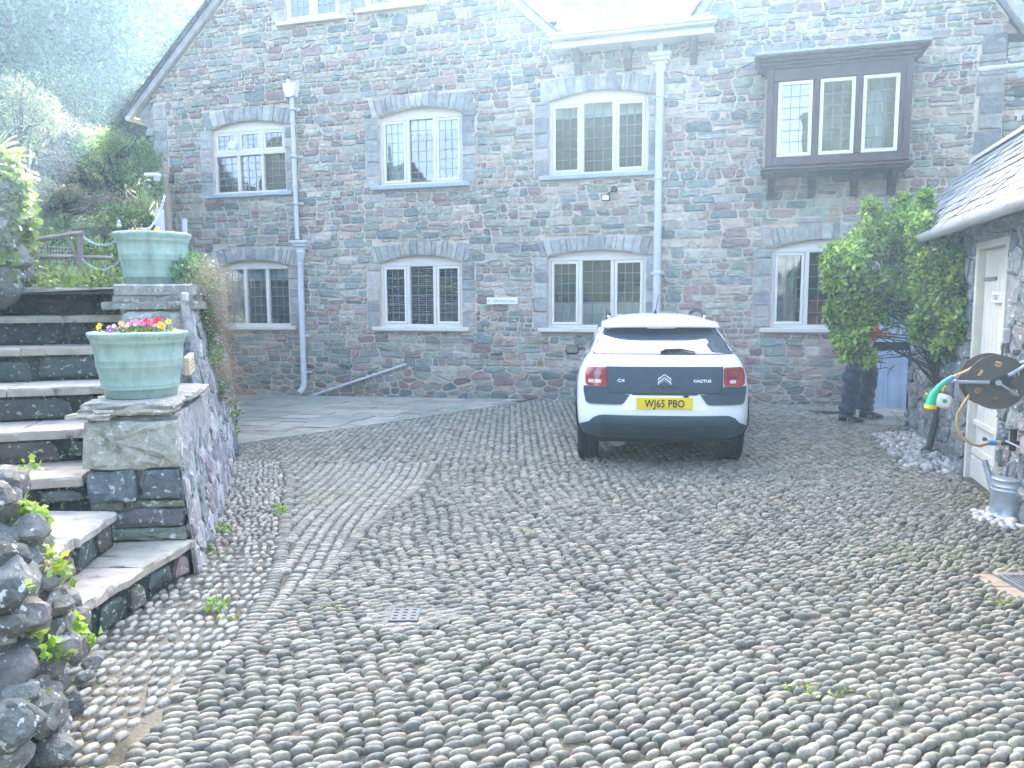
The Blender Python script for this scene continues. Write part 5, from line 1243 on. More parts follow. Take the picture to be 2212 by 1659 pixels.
def leafcloud(name, mat, blobs, size, cols, label=None, cat=None, parent=None, shape='leaf', droop=0., density=None, kind='stuff', seed=0, shell=.55):
    """blobs: (centre, radii, n). folded two-quad leaves through the volume, denser at the skin"""
    r_ = np.random.default_rng(seed); V = []; C_ = []
    for c, rad, n in blobs:
        d = r_.normal(size=(n, 3)); d /= np.linalg.norm(d, axis=1)[:, None]
        rr = (shell+(1-shell)*r_.random(n)**.6)[:, None]*np.ones((n, 3)); lump = 1+.22*np.sin(d[:, :1]*7+c[0]*3)*np.cos(d[:, 2:]*6+c[1])+.12*r_.normal(size=(n, 1))
        p = np.array(c)+d*rr*lump*np.array(rad)
        ax = d*.5+r_.normal(size=(n, 3))*.7; ax[:, 2] -= droop; ax /= np.linalg.norm(ax, axis=1)[:, None]
        nn_ = d+r_.normal(size=(n, 3))*.6+np.array([0, 0, .5]); b = np.cross(ax, nn_); b /= np.linalg.norm(b, axis=1)[:, None]; nn_ = np.cross(b, ax)
        L = (size*r_.uniform(.6, 1.35, n))[:, None]; w = L*.23
        if shape == 'needle': w = L*.07
        if shape == 'round': w = L*.42
        q = np.stack([p, p+ax*L*.5+b*w+nn_*w*.35, p+ax*L, p+ax*L*.5-b*w+nn_*w*.35], 1)
        V.append(q); cc = np.array(cols)[r_.integers(0, len(cols), n)]*r_.uniform(.75, 1.25, (n, 1))*r_.uniform(.55, 1.4); C_.append(np.repeat(cc[:, None], 4, 1))
    V = np.concatenate(V); N = len(V); C_ = np.concatenate(C_).reshape(-1, 3)
    b = (np.arange(N)*4)[:, None]; F = np.concatenate([b+np.array([[0, 1, 2]]), b+np.array([[0, 2, 3]])], 1).reshape(-1, 3)
    o = mkobj(name, V.reshape(-1, 3), F, mat, parent, False, None, C_)
    if kind: o['kind'] = kind
    if label: o['label'] = label; o['category'] = cat
    return o
GR = [(.09, .17, .04), (.13, .22, .05), (.06, .12, .03)]
pl_ = leafcloud('pot_foliage', m_leaf, [(POT1+np.array([0, 0, .375]), (.24, .24, .045), 900)], .03, GR, 'low green leaves filling the lower pot under its flowers', 'foliage', seed=2)
leafcloud('pot_foliage', m_leaf, [(POT2+np.array([0, 0, .375]), (.23, .23, .03), 500)], .03, GR, 'sparse low leaves in the upper pot', 'foliage', seed=3)
gn_ = MB(); gc = POT2+np.array([-.20, -.12, .44]); gn_.lathe(gc, [(.018, 0), (.02, .01), (.012, .03), (.015, .042), (.004, .058)], 8); tag(gn_.build('garden_ornament', m_galv, None), 'tiny grey ornament on the left rim of the upper pot', 'ornament')

# ---- trailing plants on the wall
random.seed(8)
def trailing(name, lab, pts, seed, cols, rad=.16, dens=500):
    t = thing(name, lab, 'trailing plant', np.array(pts[0]))
    tw = MB(); rs = random.Random(seed)
    for p in pts:
        for _ in range(34):
            a = np.array(p)+np.array([rs.gauss(0, rad*.4) for _ in range(3)]); b = a+np.array([rs.uniform(-.02, .16), rs.gauss(0, .09), rs.uniform(-.12, .06)])
            tw.tube([a, (a+b)/2+np.array([0, 0, .02]), b], .0018, 3, cap=False, col=(.30, .20, .13))
    stuff(tw.build('twigs', m_twig, t, recalc=False))
    leafcloud('seed_heads', m_twig, [(np.array(p)+np.array([.05, 0, -.02]), (rad, rad*.9, rad*.8), dens) for p in pts], .022, cols, parent=t, shape='needle', seed=seed, shell=.2)
    leafcloud('leaves', m_leaf, [(np.array(p)+np.array([-.06, 0, .02]), (rad*.7, rad, rad*.7), dens//3) for p in pts], .035, [(.08, .20, .06), (.12, .26, .08)], parent=t, seed=seed+1, shell=.2)
    fl = [np.array(p)+np.array([rs.gauss(0, rad*.7), rs.gauss(0, rad*.6), rs.gauss(.03, rad*.6)]) for p in pts for _ in range(16)]
    scatter_quads(fl, .016, [(.75, .70, .72)], 'florets', m_petal, 1, parent=t, elong=1.1)
BR = [(.36, .22, .13), (.42, .30, .18), (.28, .18, .11), (.22, .24, .10)]
trailing('fleabane', 'mat of green and straw-coloured fleabane spilling beside the upper pot', [AT(415, 585, 6.1), AT(440, 575, 6.3), AT(455, 605, 6.4), AT(425, 600, 6.1), AT(460, 620, 6.6)], 3, [(.42, .40, .22), (.30, .34, .16), (.5, .42, .3)], .14, 700)
trailing('fleabane', 'large brown dry fleabane clump hanging over the wall below the upper pot', [AT(450, 650, 6.5), AT(462, 680, 6.6), AT(470, 710, 6.7), AT(466, 745, 6.6), AT(446, 690, 6.4)], 5, BR, .115, 750)
trailing('fleabane', 'small brown and green fleabane clump low on the wall above the flagstones', [AT(478, 800, 6.9), AT(490, 830, 7.1), AT(482, 855, 7.0), AT(470, 785, 6.7)], 9, BR, .12, 500)
for k, (px, py, Y) in enumerate(((505, 905, 8.6), (500, 930, 8.3), (495, 880, 7.8), (462, 765, 6.4))):
    leafcloud('wall_fern', m_leaf, [(AT(px, py, Y), (.07, .1, .09), 90)], .045, [(.14, .22, .05), (.2, .26, .06)], ('small green fern rooted in the wall face, %s' % ('just above the flagstones', 'lowest of the wall face', 'above the other low ferns', 'beside the wooden plaque')[k]), 'fern', seed=20+k)
for k, (px, py) in enumerate(((438, 1195), (482, 1150), (605, 1110), (470, 1320), (370, 1235))):
    P = G(px, py, .0); P[2] = .03
    leafcloud('wall_base_weed', m_leaf, [(P, (.05, .04, .03), 60)], .035, [(.22, .36, .06), (.14, .26, .05)], ('small bright weed %s' % ('at the corner of the bottom step', 'at the foot of the stair wall', 'between the two cobble bands', 'in the left cobbles by the step', 'at the base of the bottom step'))[0:60] if False else 'small bright green weed '+('against the corner of the bottom step', 'at the foot of the whitened wall', 'on the seam of the cobble bands', 'on the pebble strip before the step', 'under the lip of the bottom step')[k], 'weed', seed=40+k)

# ---- rock wall on the left
rk = thing('rockery_wall', 'rough boulder wall with weeds at the left edge of the steps', 'boulder wall', np.array([-2.2, 3.0, 0.]))
random.seed(17)
RK = []   # px, py (D pixels), distance, radius
for px, py, Y, r in ((60, 1560, 2.62, .20), (20, 1450, 2.55, .15), (150, 1530, 2.9, .10), (105, 1440, 2.85, .10), (40, 1370, 2.7, .17), (110, 1350, 2.95, .14), (165, 1400, 3.05, .10), (100, 1275, 2.95, .12), (30, 1250, 2.8, .17), (55, 1180, 2.95, .15), (10, 1120, 2.95, .17), (170, 1330, 3.15, .09), (145, 1300, 3.2, .10), (15, 1320, 2.6, .14), (10, 1560, 2.4, .16), (-40, 1200, 2.8, .25), (-60, 1350, 2.6, .25), (-60, 1500, 2.5, .25), (85, 1490, 2.8, .11), (15, 1040, 3.1, .13), (200, 1430, 3.22, .06), (182, 1462, 3.12, .05), (128, 1475, 2.95, .07)):
    P = AT(px, py, Y); RK.append((P, r*.74))
    if r > .10:
        for _ in range(3): RK.append((P+np.array([random.uniform(-.02, .10), -.06, random.uniform(-.10, .10)])*(r/.15), r*.48))
for (x, y, zt) in ((-2.75, 3.35, .9), (-3.0, 3.6, 1.2), (-3.35, 4.1, 1.5), (-3.6, 4.6, 1.7), (-3.95, 5.1, 1.9)):
    z = 0
    while z < zt: RK.append((np.array([x-random.uniform(0, .1), y, z+.12]), random.uniform(.2, .27))); z += .26
for px, py, Y, r in ((12, 640, 6.0, .10), (30, 615, 6.3, .09), (5, 600, 6.0, .14), (35, 560, 6.3, .13), (8, 540, 6.1, .16), (40, 500, 6.5, .13), (10, 470, 6.2, .16), (32, 430, 6.4, .15), (5, 400, 6.2, .17), (45, 590, 6.5, .10), (-20, 500, 6.1, .2), (-20, 620, 5.9, .2), (-15, 420, 6.1, .2), (15, 365, 6.3, .13), (55, 540, 6.7, .12), (55, 600, 6.75, .11)):
    RK.append((AT(px, py, Y), r))
for k, (P, r) in enumerate(RK):
    mb = MB(); mb.cc = pick([((.16, .16, .14), .2), ((.19, .175, .155), .2), ((.12, .125, .115), .2), ((.22, .215, .19), .12)]); boulder(mb, P, (r*random.uniform(.9, 1.2), r*random.uniform(.8, 1.1), r*random.uniform(.7, 1.0)), random.uniform(0, 3), k+1, cuts=6); mb.build('boulder', m_wstone, rk, recalc=False)
bk = MB()
for (x0, y0, x1, y1, z0, z1) in ((-2.35, 2.4, -2.85, 3.3, .75, .85), (-2.9, 3.3, -3.9, 5.0, .9, 1.7), (-4.0, 5.0, -4.45, 7.2, 1.7, 2.6)):
    bk.add([(x0, y0, 0), (x1, y1, 0), (x1, y1, z1), (x0, y0, z0), (x1-3, y1, z1+.4), (x0-3, y0, z0+.3)], [(0, 1, 2, 3), (3, 2, 4, 5)])
bk.build('earth_core', m_dmortar, rk, recalc=False)
PW = [(.28, .42, .07), (.36, .48, .10), (.18, .32, .06)]
for k, (px, py, Y, s, n) in enumerate(((85, 1215, 2.98, .09, 80), (120, 1240, 3.05, .07, 60), (60, 1110, 3.0, .07, 60), (75, 1140, 3.0, .06, 45), (20, 1280, 2.7, .07, 60), (60, 1385, 2.72, .08, 80), (150, 1350, 3.12, .06, 70), (170, 1375, 3.15, .06, 60), (110, 1415, 2.9, .05, 50), (95, 1510, 2.75, .05, 40), (30, 1530, 2.5, .05, 40), (60, 1010, 3.1, .04, 14))):
    P = AT(px, py, Y)+np.array([.05, -.07, .02])
    where = ('hanging over the second step edge', 'beside the second step corner', 'topmost on the boulders', 'just under the topmost clump', 'at the far left boulder', 'between the two large middle boulders', 'in the gap beside the bottom step', 'lower in the gap beside the bottom step', 'between the lower boulders', 'at the foot of the boulders', 'lowest left by the big boulder', 'in front of the dark risers')[k]
    leafcloud('pennywort', m_leaf, [(P, (s, s*.5, s*.7), n)], .035, PW, 'round-leaved pale green pennywort '+where, 'weed', shape='round', seed=60+k)
fl = [AT(px+random.gauss(0, 14), py+random.gauss(0, 16), 2.95)+np.array([.03, -.05, 0]) for px, py in ((90, 1230), (80, 1200), (60, 1260), (75, 1180), (110, 1280)) for _ in range(14)]
scatter_quads(fl, .014, [(.62, .52, .60)], 'toadflax_blooms', m_petal, 1, 'tiny pale lilac blooms strewn over the boulders by the second step', 'blooms', elong=1.1)
# ivy over the upper left wall
ivy = leafcloud('ivy', m_leaf, [(AT(-15, 370, 6.1), (.24, .2, .17), 320), (AT(5, 430, 6.2), (.20, .2, .25), 420), (AT(22, 485, 6.35), (.14, .2, .22), 360), (AT(28, 545, 6.35), (.10, .2, .20), 170), (AT(40, 605, 6.5), (.08, .2, .12), 130), (AT(0, 470, 6.0), (.12, .12, .25), 130), (AT(2, 570, 5.9), (.10, .1, .12), 60)], .065, [(.18, .25, .09), (.14, .22, .06), (.26, .31, .15), (.08, .14, .04)], 'variegated pale ivy covering the wall at the left edge above the steps', 'ivy', shape='round', seed=77, shell=.7)
ld = thing('strap_leaf_plant', 'plant with long arching strap leaves above the ivy at the left edge', 'plant', AT(-10, 360, 6.2))
for k in range(16):
    b = AT(-25, 355, 6.3); an = random.uniform(-.5, 1.3); L = random.uniform(.22, .42); mb = MB(); prev = None; P = []
    for j in range(7):
        t = j/6; p = b+np.array([math.cos(an)*L*t, random.uniform(-.0, .0)+.1*math.sin(k)*t, (math.sin(an)*L*t+.12*t)-.42*L*t*t]); w_ = .018*(1-t)**.6+.002; P += [p+np.array([0, w_*.5, w_]), p-np.array([0, w_*.5, w_])]
    mb.add(P, [(2*j, 2*j+2, 2*j+3, 2*j+1) for j in range(6)], col=random.choice([(.18, .24, .09), (.12, .18, .06), (.28, .28, .15)])); mb.build('strap_leaf', m_leaf, ld, recalc=False)

# ================================================================== GARDEN BEYOND
def hill(x, y):
    e = wallx(min(max(y, 4.5), 13.6)); d = e-.35-x
    if y > 13.6: d = -5.3-x if y < 24 else -5.3-x+ (y-24)*.6
    z = 1.70 if y < 10 else 1.70+(y-10)*.05
    u = max(0, -x-4.6-.0*y)+max(0, y-9.5)*.55*sstep(0, 2, d); return z+u*.28+.15*noise.noise(Vector((x*.6, y*.6, 0)))
hm = MB(); HX = []; ys = list(np.linspace(5.9, 14, 28))+list(np.linspace(15, 60, 30))
for y in ys:
    e = wallx(y)-.40 if y <= 13.6 else (-5.2-1.55*sstep(13.6, 15.5, y) if y < 24 else -6.75+(y-24)*.8); xl = -45 if y > 9 else -45
    for i in range(36): t = (i/35)**1.8; x = e+(xl-e)*t; hm.add([(x, y, hill(x, y))], [])
n_ = 36; hm.f = [(j*n_+i, j*n_+i+1, (j+1)*n_+i+1, (j+1)*n_+i) for j in range(len(ys)-1) for i in range(n_-1)]; hm.m = [0]*len(hm.f)
struct(hm.build('hillside', m_grass, None, recalc=False, smooth=True))
# ground cover along the garden edge
GG = [(.08, .15, .04), (.12, .20, .05), (.05, .10, .03), (.16, .22, .07)]
bl = []
for _ in range(60):
    x = random.uniform(-6.8, -3.2); y = random.uniform(7.3, 10.5)
    if x < wallx(y)-.5: bl.append(((x, y, hill(x, y)+.05), (.3, .3, .13), 160))
leafcloud('ground_cover', m_leaf, bl, .07, GG, 'low leafy ground cover under the rustic fence', 'ground cover', seed=5)
for k, (px, py, Y) in enumerate(((150, 600, 8.6), (195, 600, 8.0), (205, 560, 9.2), (215, 530, 10.0), (310, 440, 12.5))):
    mb = MB(); b = AT(px, py, Y); b[2] = max(hill(b[0], b[1]), b[2]-.25)
    sc_ = 1 if k < 4 else 1.8
    for j in range(46):
        a = random.uniform(0, 6.28); L = random.uniform(.18, .38)*sc_; ln = random.uniform(.1, .8); P = []
        for q in range(4): t = q/3; p = b+np.array([math.cos(a)*L*t*ln, math.sin(a)*L*t*ln, L*t*(1-.35*t*ln)]); w_ = .008*sc_*(1-t)+.001; P += [p+np.array([w_, 0, 0]), p-np.array([w_, 0, 0])]
        mb.add(P, [(2*q, 2*q+2, 2*q+3, 2*q+1) for q in range(3)], col=random.choice([(.20, .32, .08), (.14, .26, .06), (.28, .36, .12)]))
    o = mb.build('grass_tuft', m_leaf, None, recalc=False); tag(o, 'tuft of long bright grass '+('left of the fence post', 'right of the fence post on the landing edge', 'behind the fence between the rails', 'above the chain right of the fence', 'spiky, high on the slope by the house corner')[k], 'grass tuft')
# rustic fence
fn_ = thing('rustic_fence', 'rustic pole fence with wire netting at the top of the steps', 'fence', AT(120, 615, 9.3))
def logf(name, a, b, r, parent=fn_):
    a, b = np.asarray(a), np.asarray(b); mb = MB(); n = 6; mb.tube([a+(b-a)*t/n+np.array([random.gauss(0, r*.15) for _ in range(3)]) for t in range(n+1)], [r*random.uniform(.9, 1.1) for _ in range(n+1)], 8); mb.build(name, m_wood, parent, smooth='auto', recalc=False)
Yf = 9.2
logf('post', AT(172, 655, Yf), AT(174, 503, Yf), .036); logf('post', AT(72, 655, Yf+.4), AT(74, 515, Yf+.4), .04)
logf('rail', AT(62, 519, Yf+.4), AT(178, 503, Yf-.04), .026); logf('rail', AT(85, 553, Yf+.3), AT(245, 557, Yf-.2), .022)
logf('brace', AT(146, 508, Yf), AT(170, 570, Yf+.05), .022); logf('brace', AT(152, 560, Yf-.1), AT(112, 610, Yf), .014); logf('brace', AT(100, 515, Yf+.35), AT(92, 570, Yf+.3), .02); logf('brace', AT(245, 600, Yf), AT(215, 565, Yf), .02)
wn_ = MB()
for i in range(12): px = 86+i*6.5; wn_.tube([AT(px, 527, Yf+.3), AT(px+1, 585, Yf+.3)], .003, 3, cap=False)
for j in range(7): py = 532+j*8; wn_.tube([AT(85, py, Yf+.3), AT(160, py+3, Yf+.2)], .003, 3, cap=False)
stuff(wn_.build('wire_netting', m_galv, fn_, recalc=False))
def chain(a, b, sag, lab, r=.012):
    mb = MB(); a, b = np.asarray(a), np.asarray(b); n = max(8, int(np.linalg.norm(b-a)/.04))
    for i in range(n):
        t = (i+.5)/n; p = a+(b-a)*t-np.array([0, 0, sag*4*t*(1-t)]); d = (b-a)/n-np.array([0, 0, sag*4*(1-2*t)/n]); d = d/np.linalg.norm(d); x = np.cross(d, (0, 0, 1)) if i % 2 else np.cross(np.cross(d, (0, 0, 1)), d); x = x/np.linalg.norm(x)
        mb.tube([p+d*math.cos(k*PI/3)*.026+x*math.sin(k*PI/3)*r for k in range(7)], .0045, 4, cap=False)
    tag(mb.build('chain', m_galv, None, recalc=False), lab, 'chain')
PT = AT(360, 350, 8.4); PBt = AT(365, 520, 8.4)
chain(AT(177, 508, Yf), AT(262, 512, 8.6), .10, 'upper pale chain hung from the fence post toward the pots'); chain(AT(175, 556, Yf), AT(262, 560, 8.6), .13, 'lower pale chain hung from the fence post toward the pots')
chain(AT(357, 418, 8.4), AT(310, 496, 7.2), .10, 'steep chain falling from the tall turned post into the upper pot'); chain(AT(275, 412, 14.4), AT(345, 424, 12.9), .12, 'far thin chain in front of the shrubs by the house corner', .009)
tpst = thing('turned_post', 'tall turned wooden post with a rounded finial behind the upper pot', 'post', PBt)
PBt2 = np.array([PBt[0], PBt[1], 1.6]); H_ = PT[2]-1.6
mb = MB(); mb.lathe(PBt2, [(.034, 0), (.032, H_*.6), (.030, H_-.17), (.036, H_-.16), (.036, H_-.145), (.028, H_-.13), (.036, H_-.11), (.028, H_-.10), (.034, H_-.06), (.028, H_-.02), (.006, H_)], 12); mb.build('shaft', m_wood, tpst, smooth='auto')
mb = MB(); mb.lathe(PBt2+np.array([0, 0, H_*.42]), [(.036, 0), (.038, .01), (.036, .03)], 12); mb.build('band', m_grey, tpst)
mb = MB(); mb.tube([PBt2+np.array([.07, .25, -.1]), PBt2+np.array([.07, .25, H_*.62])], .03, 8); tag(mb.build('thin_post', m_iron, None), 'plain pale stake standing just behind the tall turned post', 'post')
mb = MB(); q = AT(347, 520, 9.0); mb.tube([q, AT(344, 452, 9.0)], .05, 10); tag(mb.build('drain_pipe_stub', m_iron, None), 'short thick grey pipe standing left of the tall turned post', 'pipe')
lt = thing('path_light', 'small white and black lantern fixed by the house corner left of the tall post', 'lantern', AT(332, 378, 12))
mb = MB(); q = AT(330, 378, 12.); mb.box(q, (.22, .12, .05), None, .01); mb.build('hood', m_white, lt); mb = MB(); mb.box(q+np.array([.06, 0, -.05]), (.08, .08, .09), None, .01); mb.build('mount', m_iron, lt)
fl2 = MB(); q = AT(368, 386, 12.4); fl2.box(q, (.1, .1, .14), None, .015); tag(fl2.build('wall_lamp', m_black, None), 'small black lamp right of the tall turned post', 'lamp')
mb = MB(); q0, q1 = AT(50, 640, 6.9), AT(56, 440, 6.9); mb.tube([q0, q1], .02, 8); mb.tube([q1+np.array([math.cos(t)*.03+.03, 0, math.sin(t)*.03-.02]) for t in np.linspace(PI, PI*2.9, 12)], .008, 6); tag(mb.build('white_pole', m_white, None, smooth='auto', recalc=False), 'thin white pole with a ring hook beside the ivy wall', 'pole')
mb = MB(); mb.tube([AT(67, 322, 13), AT(67, 380, 13)], .022, 8); tag(mb.build('garden_stake', m_white, None), 'thin pale stake among the shrubs high on the slope', 'stake')
mb = MB(); q = AT(178, 595, 8.9); mb.box(AT(175, 600, 9.6), (.45, .3, .25), None, .02); mb.cc = (.3, .3, .3); mb.c = [mb.cc]*len(mb.v); tag(mb.build('concrete_block', m_wstone, None), 'grey block lying among the plants behind the fence post', 'block')
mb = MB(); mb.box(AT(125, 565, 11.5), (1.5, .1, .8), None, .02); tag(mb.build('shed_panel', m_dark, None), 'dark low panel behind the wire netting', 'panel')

# trees and shrubs
def crown_tree(name, lab, cat, base, blobs, size, cols, n, mat=None, trunk=.12, seed=0, shape='leaf', group=None, droop=0):
    base = np.asarray(base, float); base[2] = hill(base[0], base[1])-.1
    t = thing(name, lab, cat, base, group); tot = sum(b[1][0]*b[1][1]+b[1][2]*b[1][0] for b in blobs)
    sub = []; rs = np.random.default_rng(seed+100)
    for c, r in blobs:                                          # each mass is broken into small clumps
        k = 24; c = np.array(c)
        for _ in range(k):
            d = rs.normal(size=3); d /= np.linalg.norm(d); d[2] = abs(d[2])*1.1-.35; sub.append((c+d*np.array(r)*.72, np.array(r)*rs.uniform(.17, .36), int(n*(r[0]*r[1]+r[2]*r[0])/tot/k)))
    leafcloud('crown', mat or m_leaf, sub, size, cols, parent=t, seed=seed, shape=shape, droop=droop)
    tr_ = MB(); rs = random.Random(seed); tc = np.array(blobs[0][0]); 
    tr_.tube([base, (base+tc)/2+np.array([rs.uniform(-.2, .2), 0, 0]), tc], [trunk, trunk*.7, trunk*.3], 8)
    for c, r in blobs[:5]:
        for _ in range(4):
            e = np.array(c)+np.array([rs.uniform(-.7, .7)*r[0], rs.uniform(-.7, .7)*r[1], rs.uniform(-.2, .8)*r[2]]); s_ = base+(tc-base)*rs.uniform(.35, .9); tr_.tube([s_, (s_+e)/2+np.array([0, 0, .15]), e], [trunk*.4, trunk*.25, trunk*.08], 5)
    tr_.build('trunk', m_bark, t, recalc=False, smooth=True); return t
DG = [(.035, .075, .04), (.05, .10, .045), (.025, .05, .035)]; LG = [(.16, .22, .06), (.22, .27, .07), (.11, .17, .05)]; MG = [(.07, .13, .05), (.10, .17, .06), (.05, .09, .04)]
PK = [(.22, .17, .14), (.27, .21, .17), (.12, .14, .08)]
crown_tree('large_tree', 'tall pale yellow-green tree rising beside the left gable', 'tree', AT(330, 300, 27), [(AT(330, 90, 27), (3.0, 2.5, 3.4)), (AT(400, 60, 29), (2.2, 2, 3.4)), (AT(250, 60, 26), (2.6, 2.5, 3)), (AT(300, 220, 26), (2.6, 2.2, 2.6)), (AT(390, 190, 28), (1.8, 2, 2.2)), (AT(390, 300, 28), (1.6, 2, 2)), (AT(230, -60, 26), (3, 2.5, 2.6)), (AT(330, -30, 27), (2.4, 2.5, 2.4))], .24, LG, 42000, seed=1, trunk=.25)
crown_tree('large_tree', 'tall blue-green broadleaf tree filling the top left corner', 'tree', AT(90, 350, 19), [(AT(80, 90, 19), (3.0, 2.2, 3.2)), (AT(170, 170, 20), (2.2, 2, 2.4)), (AT(0, 200, 18), (2.4, 2, 2.4)), (AT(190, 40, 21), (2.0, 2, 2.2)), (AT(-80, 60, 18), (2.4, 2, 3)), (AT(60, -60, 19), (3, 2, 2.2)), (AT(160, -50, 20), (2.6, 2, 2.2)), ((-15, 23, 11.5), (3, 2.5, 2.5)), ((-11.5, 24, 12.5), (3, 2.5, 2.2)), ((-8.5, 25, 13.2), (2.6, 2.5, 1.8)), ((-19, 21, 10), (3, 2.5, 3))], .18, [(.05, .11, .06), (.07, .14, .07), (.035, .08, .05)], 60000, seed=2, trunk=.22)  # last four masses are unseen canopy, added above to block sun on the slope
crown_tree('conifer', 'dark blue-green evergreen in the shade between the shrubs and the pale tree', 'tree', AT(250, 350, 17.5), [(AT(220, 250, 18.5), (1.6, 1.4, 1.6)), (AT(270, 320, 18.5), (1.5, 1.4, 1.6)), (AT(170, 300, 18), (1.5, 1.3, 1.4)), (AT(320, 350, 18.5), (1.2, 1.2, 1.8)), (AT(300, 430, 17.5), (1.4, 1.2, 1.0)), (AT(240, 220, 17.5), (1.0, 1, .9))], .10, DG, 30000, seed=3)
crown_tree('flowering_shrub', 'dusty pink flowering shrub left of the green one on the slope', 'shrub', AT(130, 420, 14), [(AT(130, 320, 14), (.75, .7, .75)), (AT(165, 350, 13.8), (.45, .5, .5)), (AT(95, 350, 14), (.5, .5, .6)), (AT(155, 290, 14.2), (.4, .4, .4))], .05, PK, 9000, seed=4)
crown_tree('green_shrub', 'fresh green rounded shrub in front of the house corner', 'shrub', AT(260, 430, 13.5), [(AT(250, 350, 13.8), (.75, .7, .7)), (AT(300, 390, 13.5), (.6, .6, .6)), (AT(215, 330, 14), (.6, .5, .55)), (AT(290, 340, 14), (.5, .5, .5))], .055, [(.12, .20, .07), (.16, .25, .09), (.07, .13, .05)], 10000, seed=5)
crown_tree('spiky_shrub', 'wispy feathery shrub at the left above the ivy', 'shrub', AT(40, 350, 10), [(AT(35, 240, 10.5), (.6, .5, .6)), (AT(80, 270, 10.8), (.5, .4, .5)), (AT(10, 290, 10.3), (.5, .5, .6))], .10, [(.16, .20, .10), (.10, .15, .08)], 2600, seed=6, shape='needle', trunk=.05)
crown_tree('low_shrub', 'reddish-green low shrub on the slope below the pink one', 'shrub', AT(130, 470, 12), [(AT(100, 430, 12.3), (.7, .6, .4)), (AT(180, 440, 12.3), (.7, .6, .35)), (AT(250, 460, 12.3), (.6, .6, .3)), (AT(290, 480, 12), (.4, .4, .25))], .05, [(.14, .14, .08), (.09, .13, .06), (.18, .15, .10)], 8000, seed=7, trunk=.05)
crown_tree('heather_mound', 'fine dark green mound of heather just above the fence', 'shrub', AT(150, 505, 11), [(AT(130, 495, 11), (.6, .5, .28)), (AT(190, 500, 10.8), (.45, .4, .25)), (AT(90, 480, 11.2), (.5, .5, .3))], .035, [(.07, .13, .06), (.10, .17, .08)], 9000, seed=8, shape='needle', trunk=.03)
crown_tree('garden_shrub', 'leafy mid-green bush left of the house corner above the chain', 'shrub', AT(300, 480, 10.5), [(AT(270, 475, 11), (.45, .4, .28)), (AT(225, 545, 10.2), (.4, .4, .3)), (AT(240, 590, 9.6), (.35, .3, .25)), (AT(130, 530, 10.5), (.35, .3, .25))], .055, GG, 5000, seed=9, trunk=.03)
for k, (px, py, Y, r) in enumerate(((40, 440, 13, .9), (200, 390, 15.5, 1.1), (100, 240, 16.5, 1.5), (20, 330, 14.5, 1.0))):
    crown_tree('background_shrub', 'dark shrub massed on the slope '+('far left behind the white pole', 'between the pink and green shrubs', 'above the pink shrub', 'left of the pink shrub')[k], 'shrub', AT(px, py+60, Y), [(AT(px, py, Y), (r, r*.8, r*.8)), (AT(px+30, py+15, Y+.3), (r*.7, r*.7, r*.6))], .08, [MG, DG, MG, DG][k], 5000, seed=30+k, trunk=.06)
# unseen woodland behind the photographer: made tall to block light and darken pane reflections
for k, (cx, cy, w_, h_) in enumerate(((-12, -15, 16, 16), (6, -18, 20, 20), (20, -8, 12, 12), (-22, -4, 11, 12))):
    mb = MB(); nU, nV = 24, 10; P = []
    for j in range(nV):
        for i in range(nU):
            a = 2*PI*i/nU; e = PI/2*j/(nV-1); k2 = 1+.28*noise.noise(Vector((math.cos(a)*2.2+k*9, math.sin(a)*2.2, e*3))); P.append((cx+w_*.5*math.cos(a)*math.cos(e)*k2, cy+w_*.3*math.sin(a)*math.cos(e)*k2, h_*math.sin(e)*k2-.2))
    mb.add(P, [(j*nU+i, j*nU+(i+1) % nU, (j+1)*nU+(i+1) % nU, (j+1)*nU+i) for j in range(nV-1) for i in range(nU)]); o = mb.build('unseen_woodland', m_hedge, None, recalc=False, smooth=True); stuff(o); o['label'] = 'unseen woodland mass behind the viewpoint, mirrored in the panes'; o['category'] = 'woodland'

# ---- evergreen shrub against the outbuilding
SB = G(1990, 985); SB = np.array([SB[0], SB[1], 0.])
sh = thing('evergreen_shrub', 'glossy evergreen shrub trained on bare stems against the outbuilding wall', 'shrub', SB)
random.seed(41)
tr_ = MB(); P1 = [SB+np.array([-.02, 0, 0]), SB+np.array([.09, .02, .10]), SB+np.array([.16, .05, .4]), SB+np.array([.17, .1, .8]), SB+np.array([.14, .1, 1.2]), SB+np.array([.2, .1, 1.6])]
P2_ = [SB+np.array([-.06, -.06, 0]), SB+np.array([.16, -.05, .07]), SB+np.array([.30, -.02, .30]), SB+np.array([.34, .04, .7]), SB+np.array([.25, .12, 1.1]), SB+np.array([.32, .12, 1.6])]
tr_.tube(P1, [.036, .034, .032, .03, .026, .02], 9); tr_.build('trunk', m_bark, sh, smooth=True, recalc=False)
tr_ = MB(); tr_.tube(P2_, [.034, .032, .03, .028, .024, .018], 9); tr_.build('trunk', m_bark, sh, smooth=True, recalc=False)
SBL = []  # crown masses in D pixels, distance
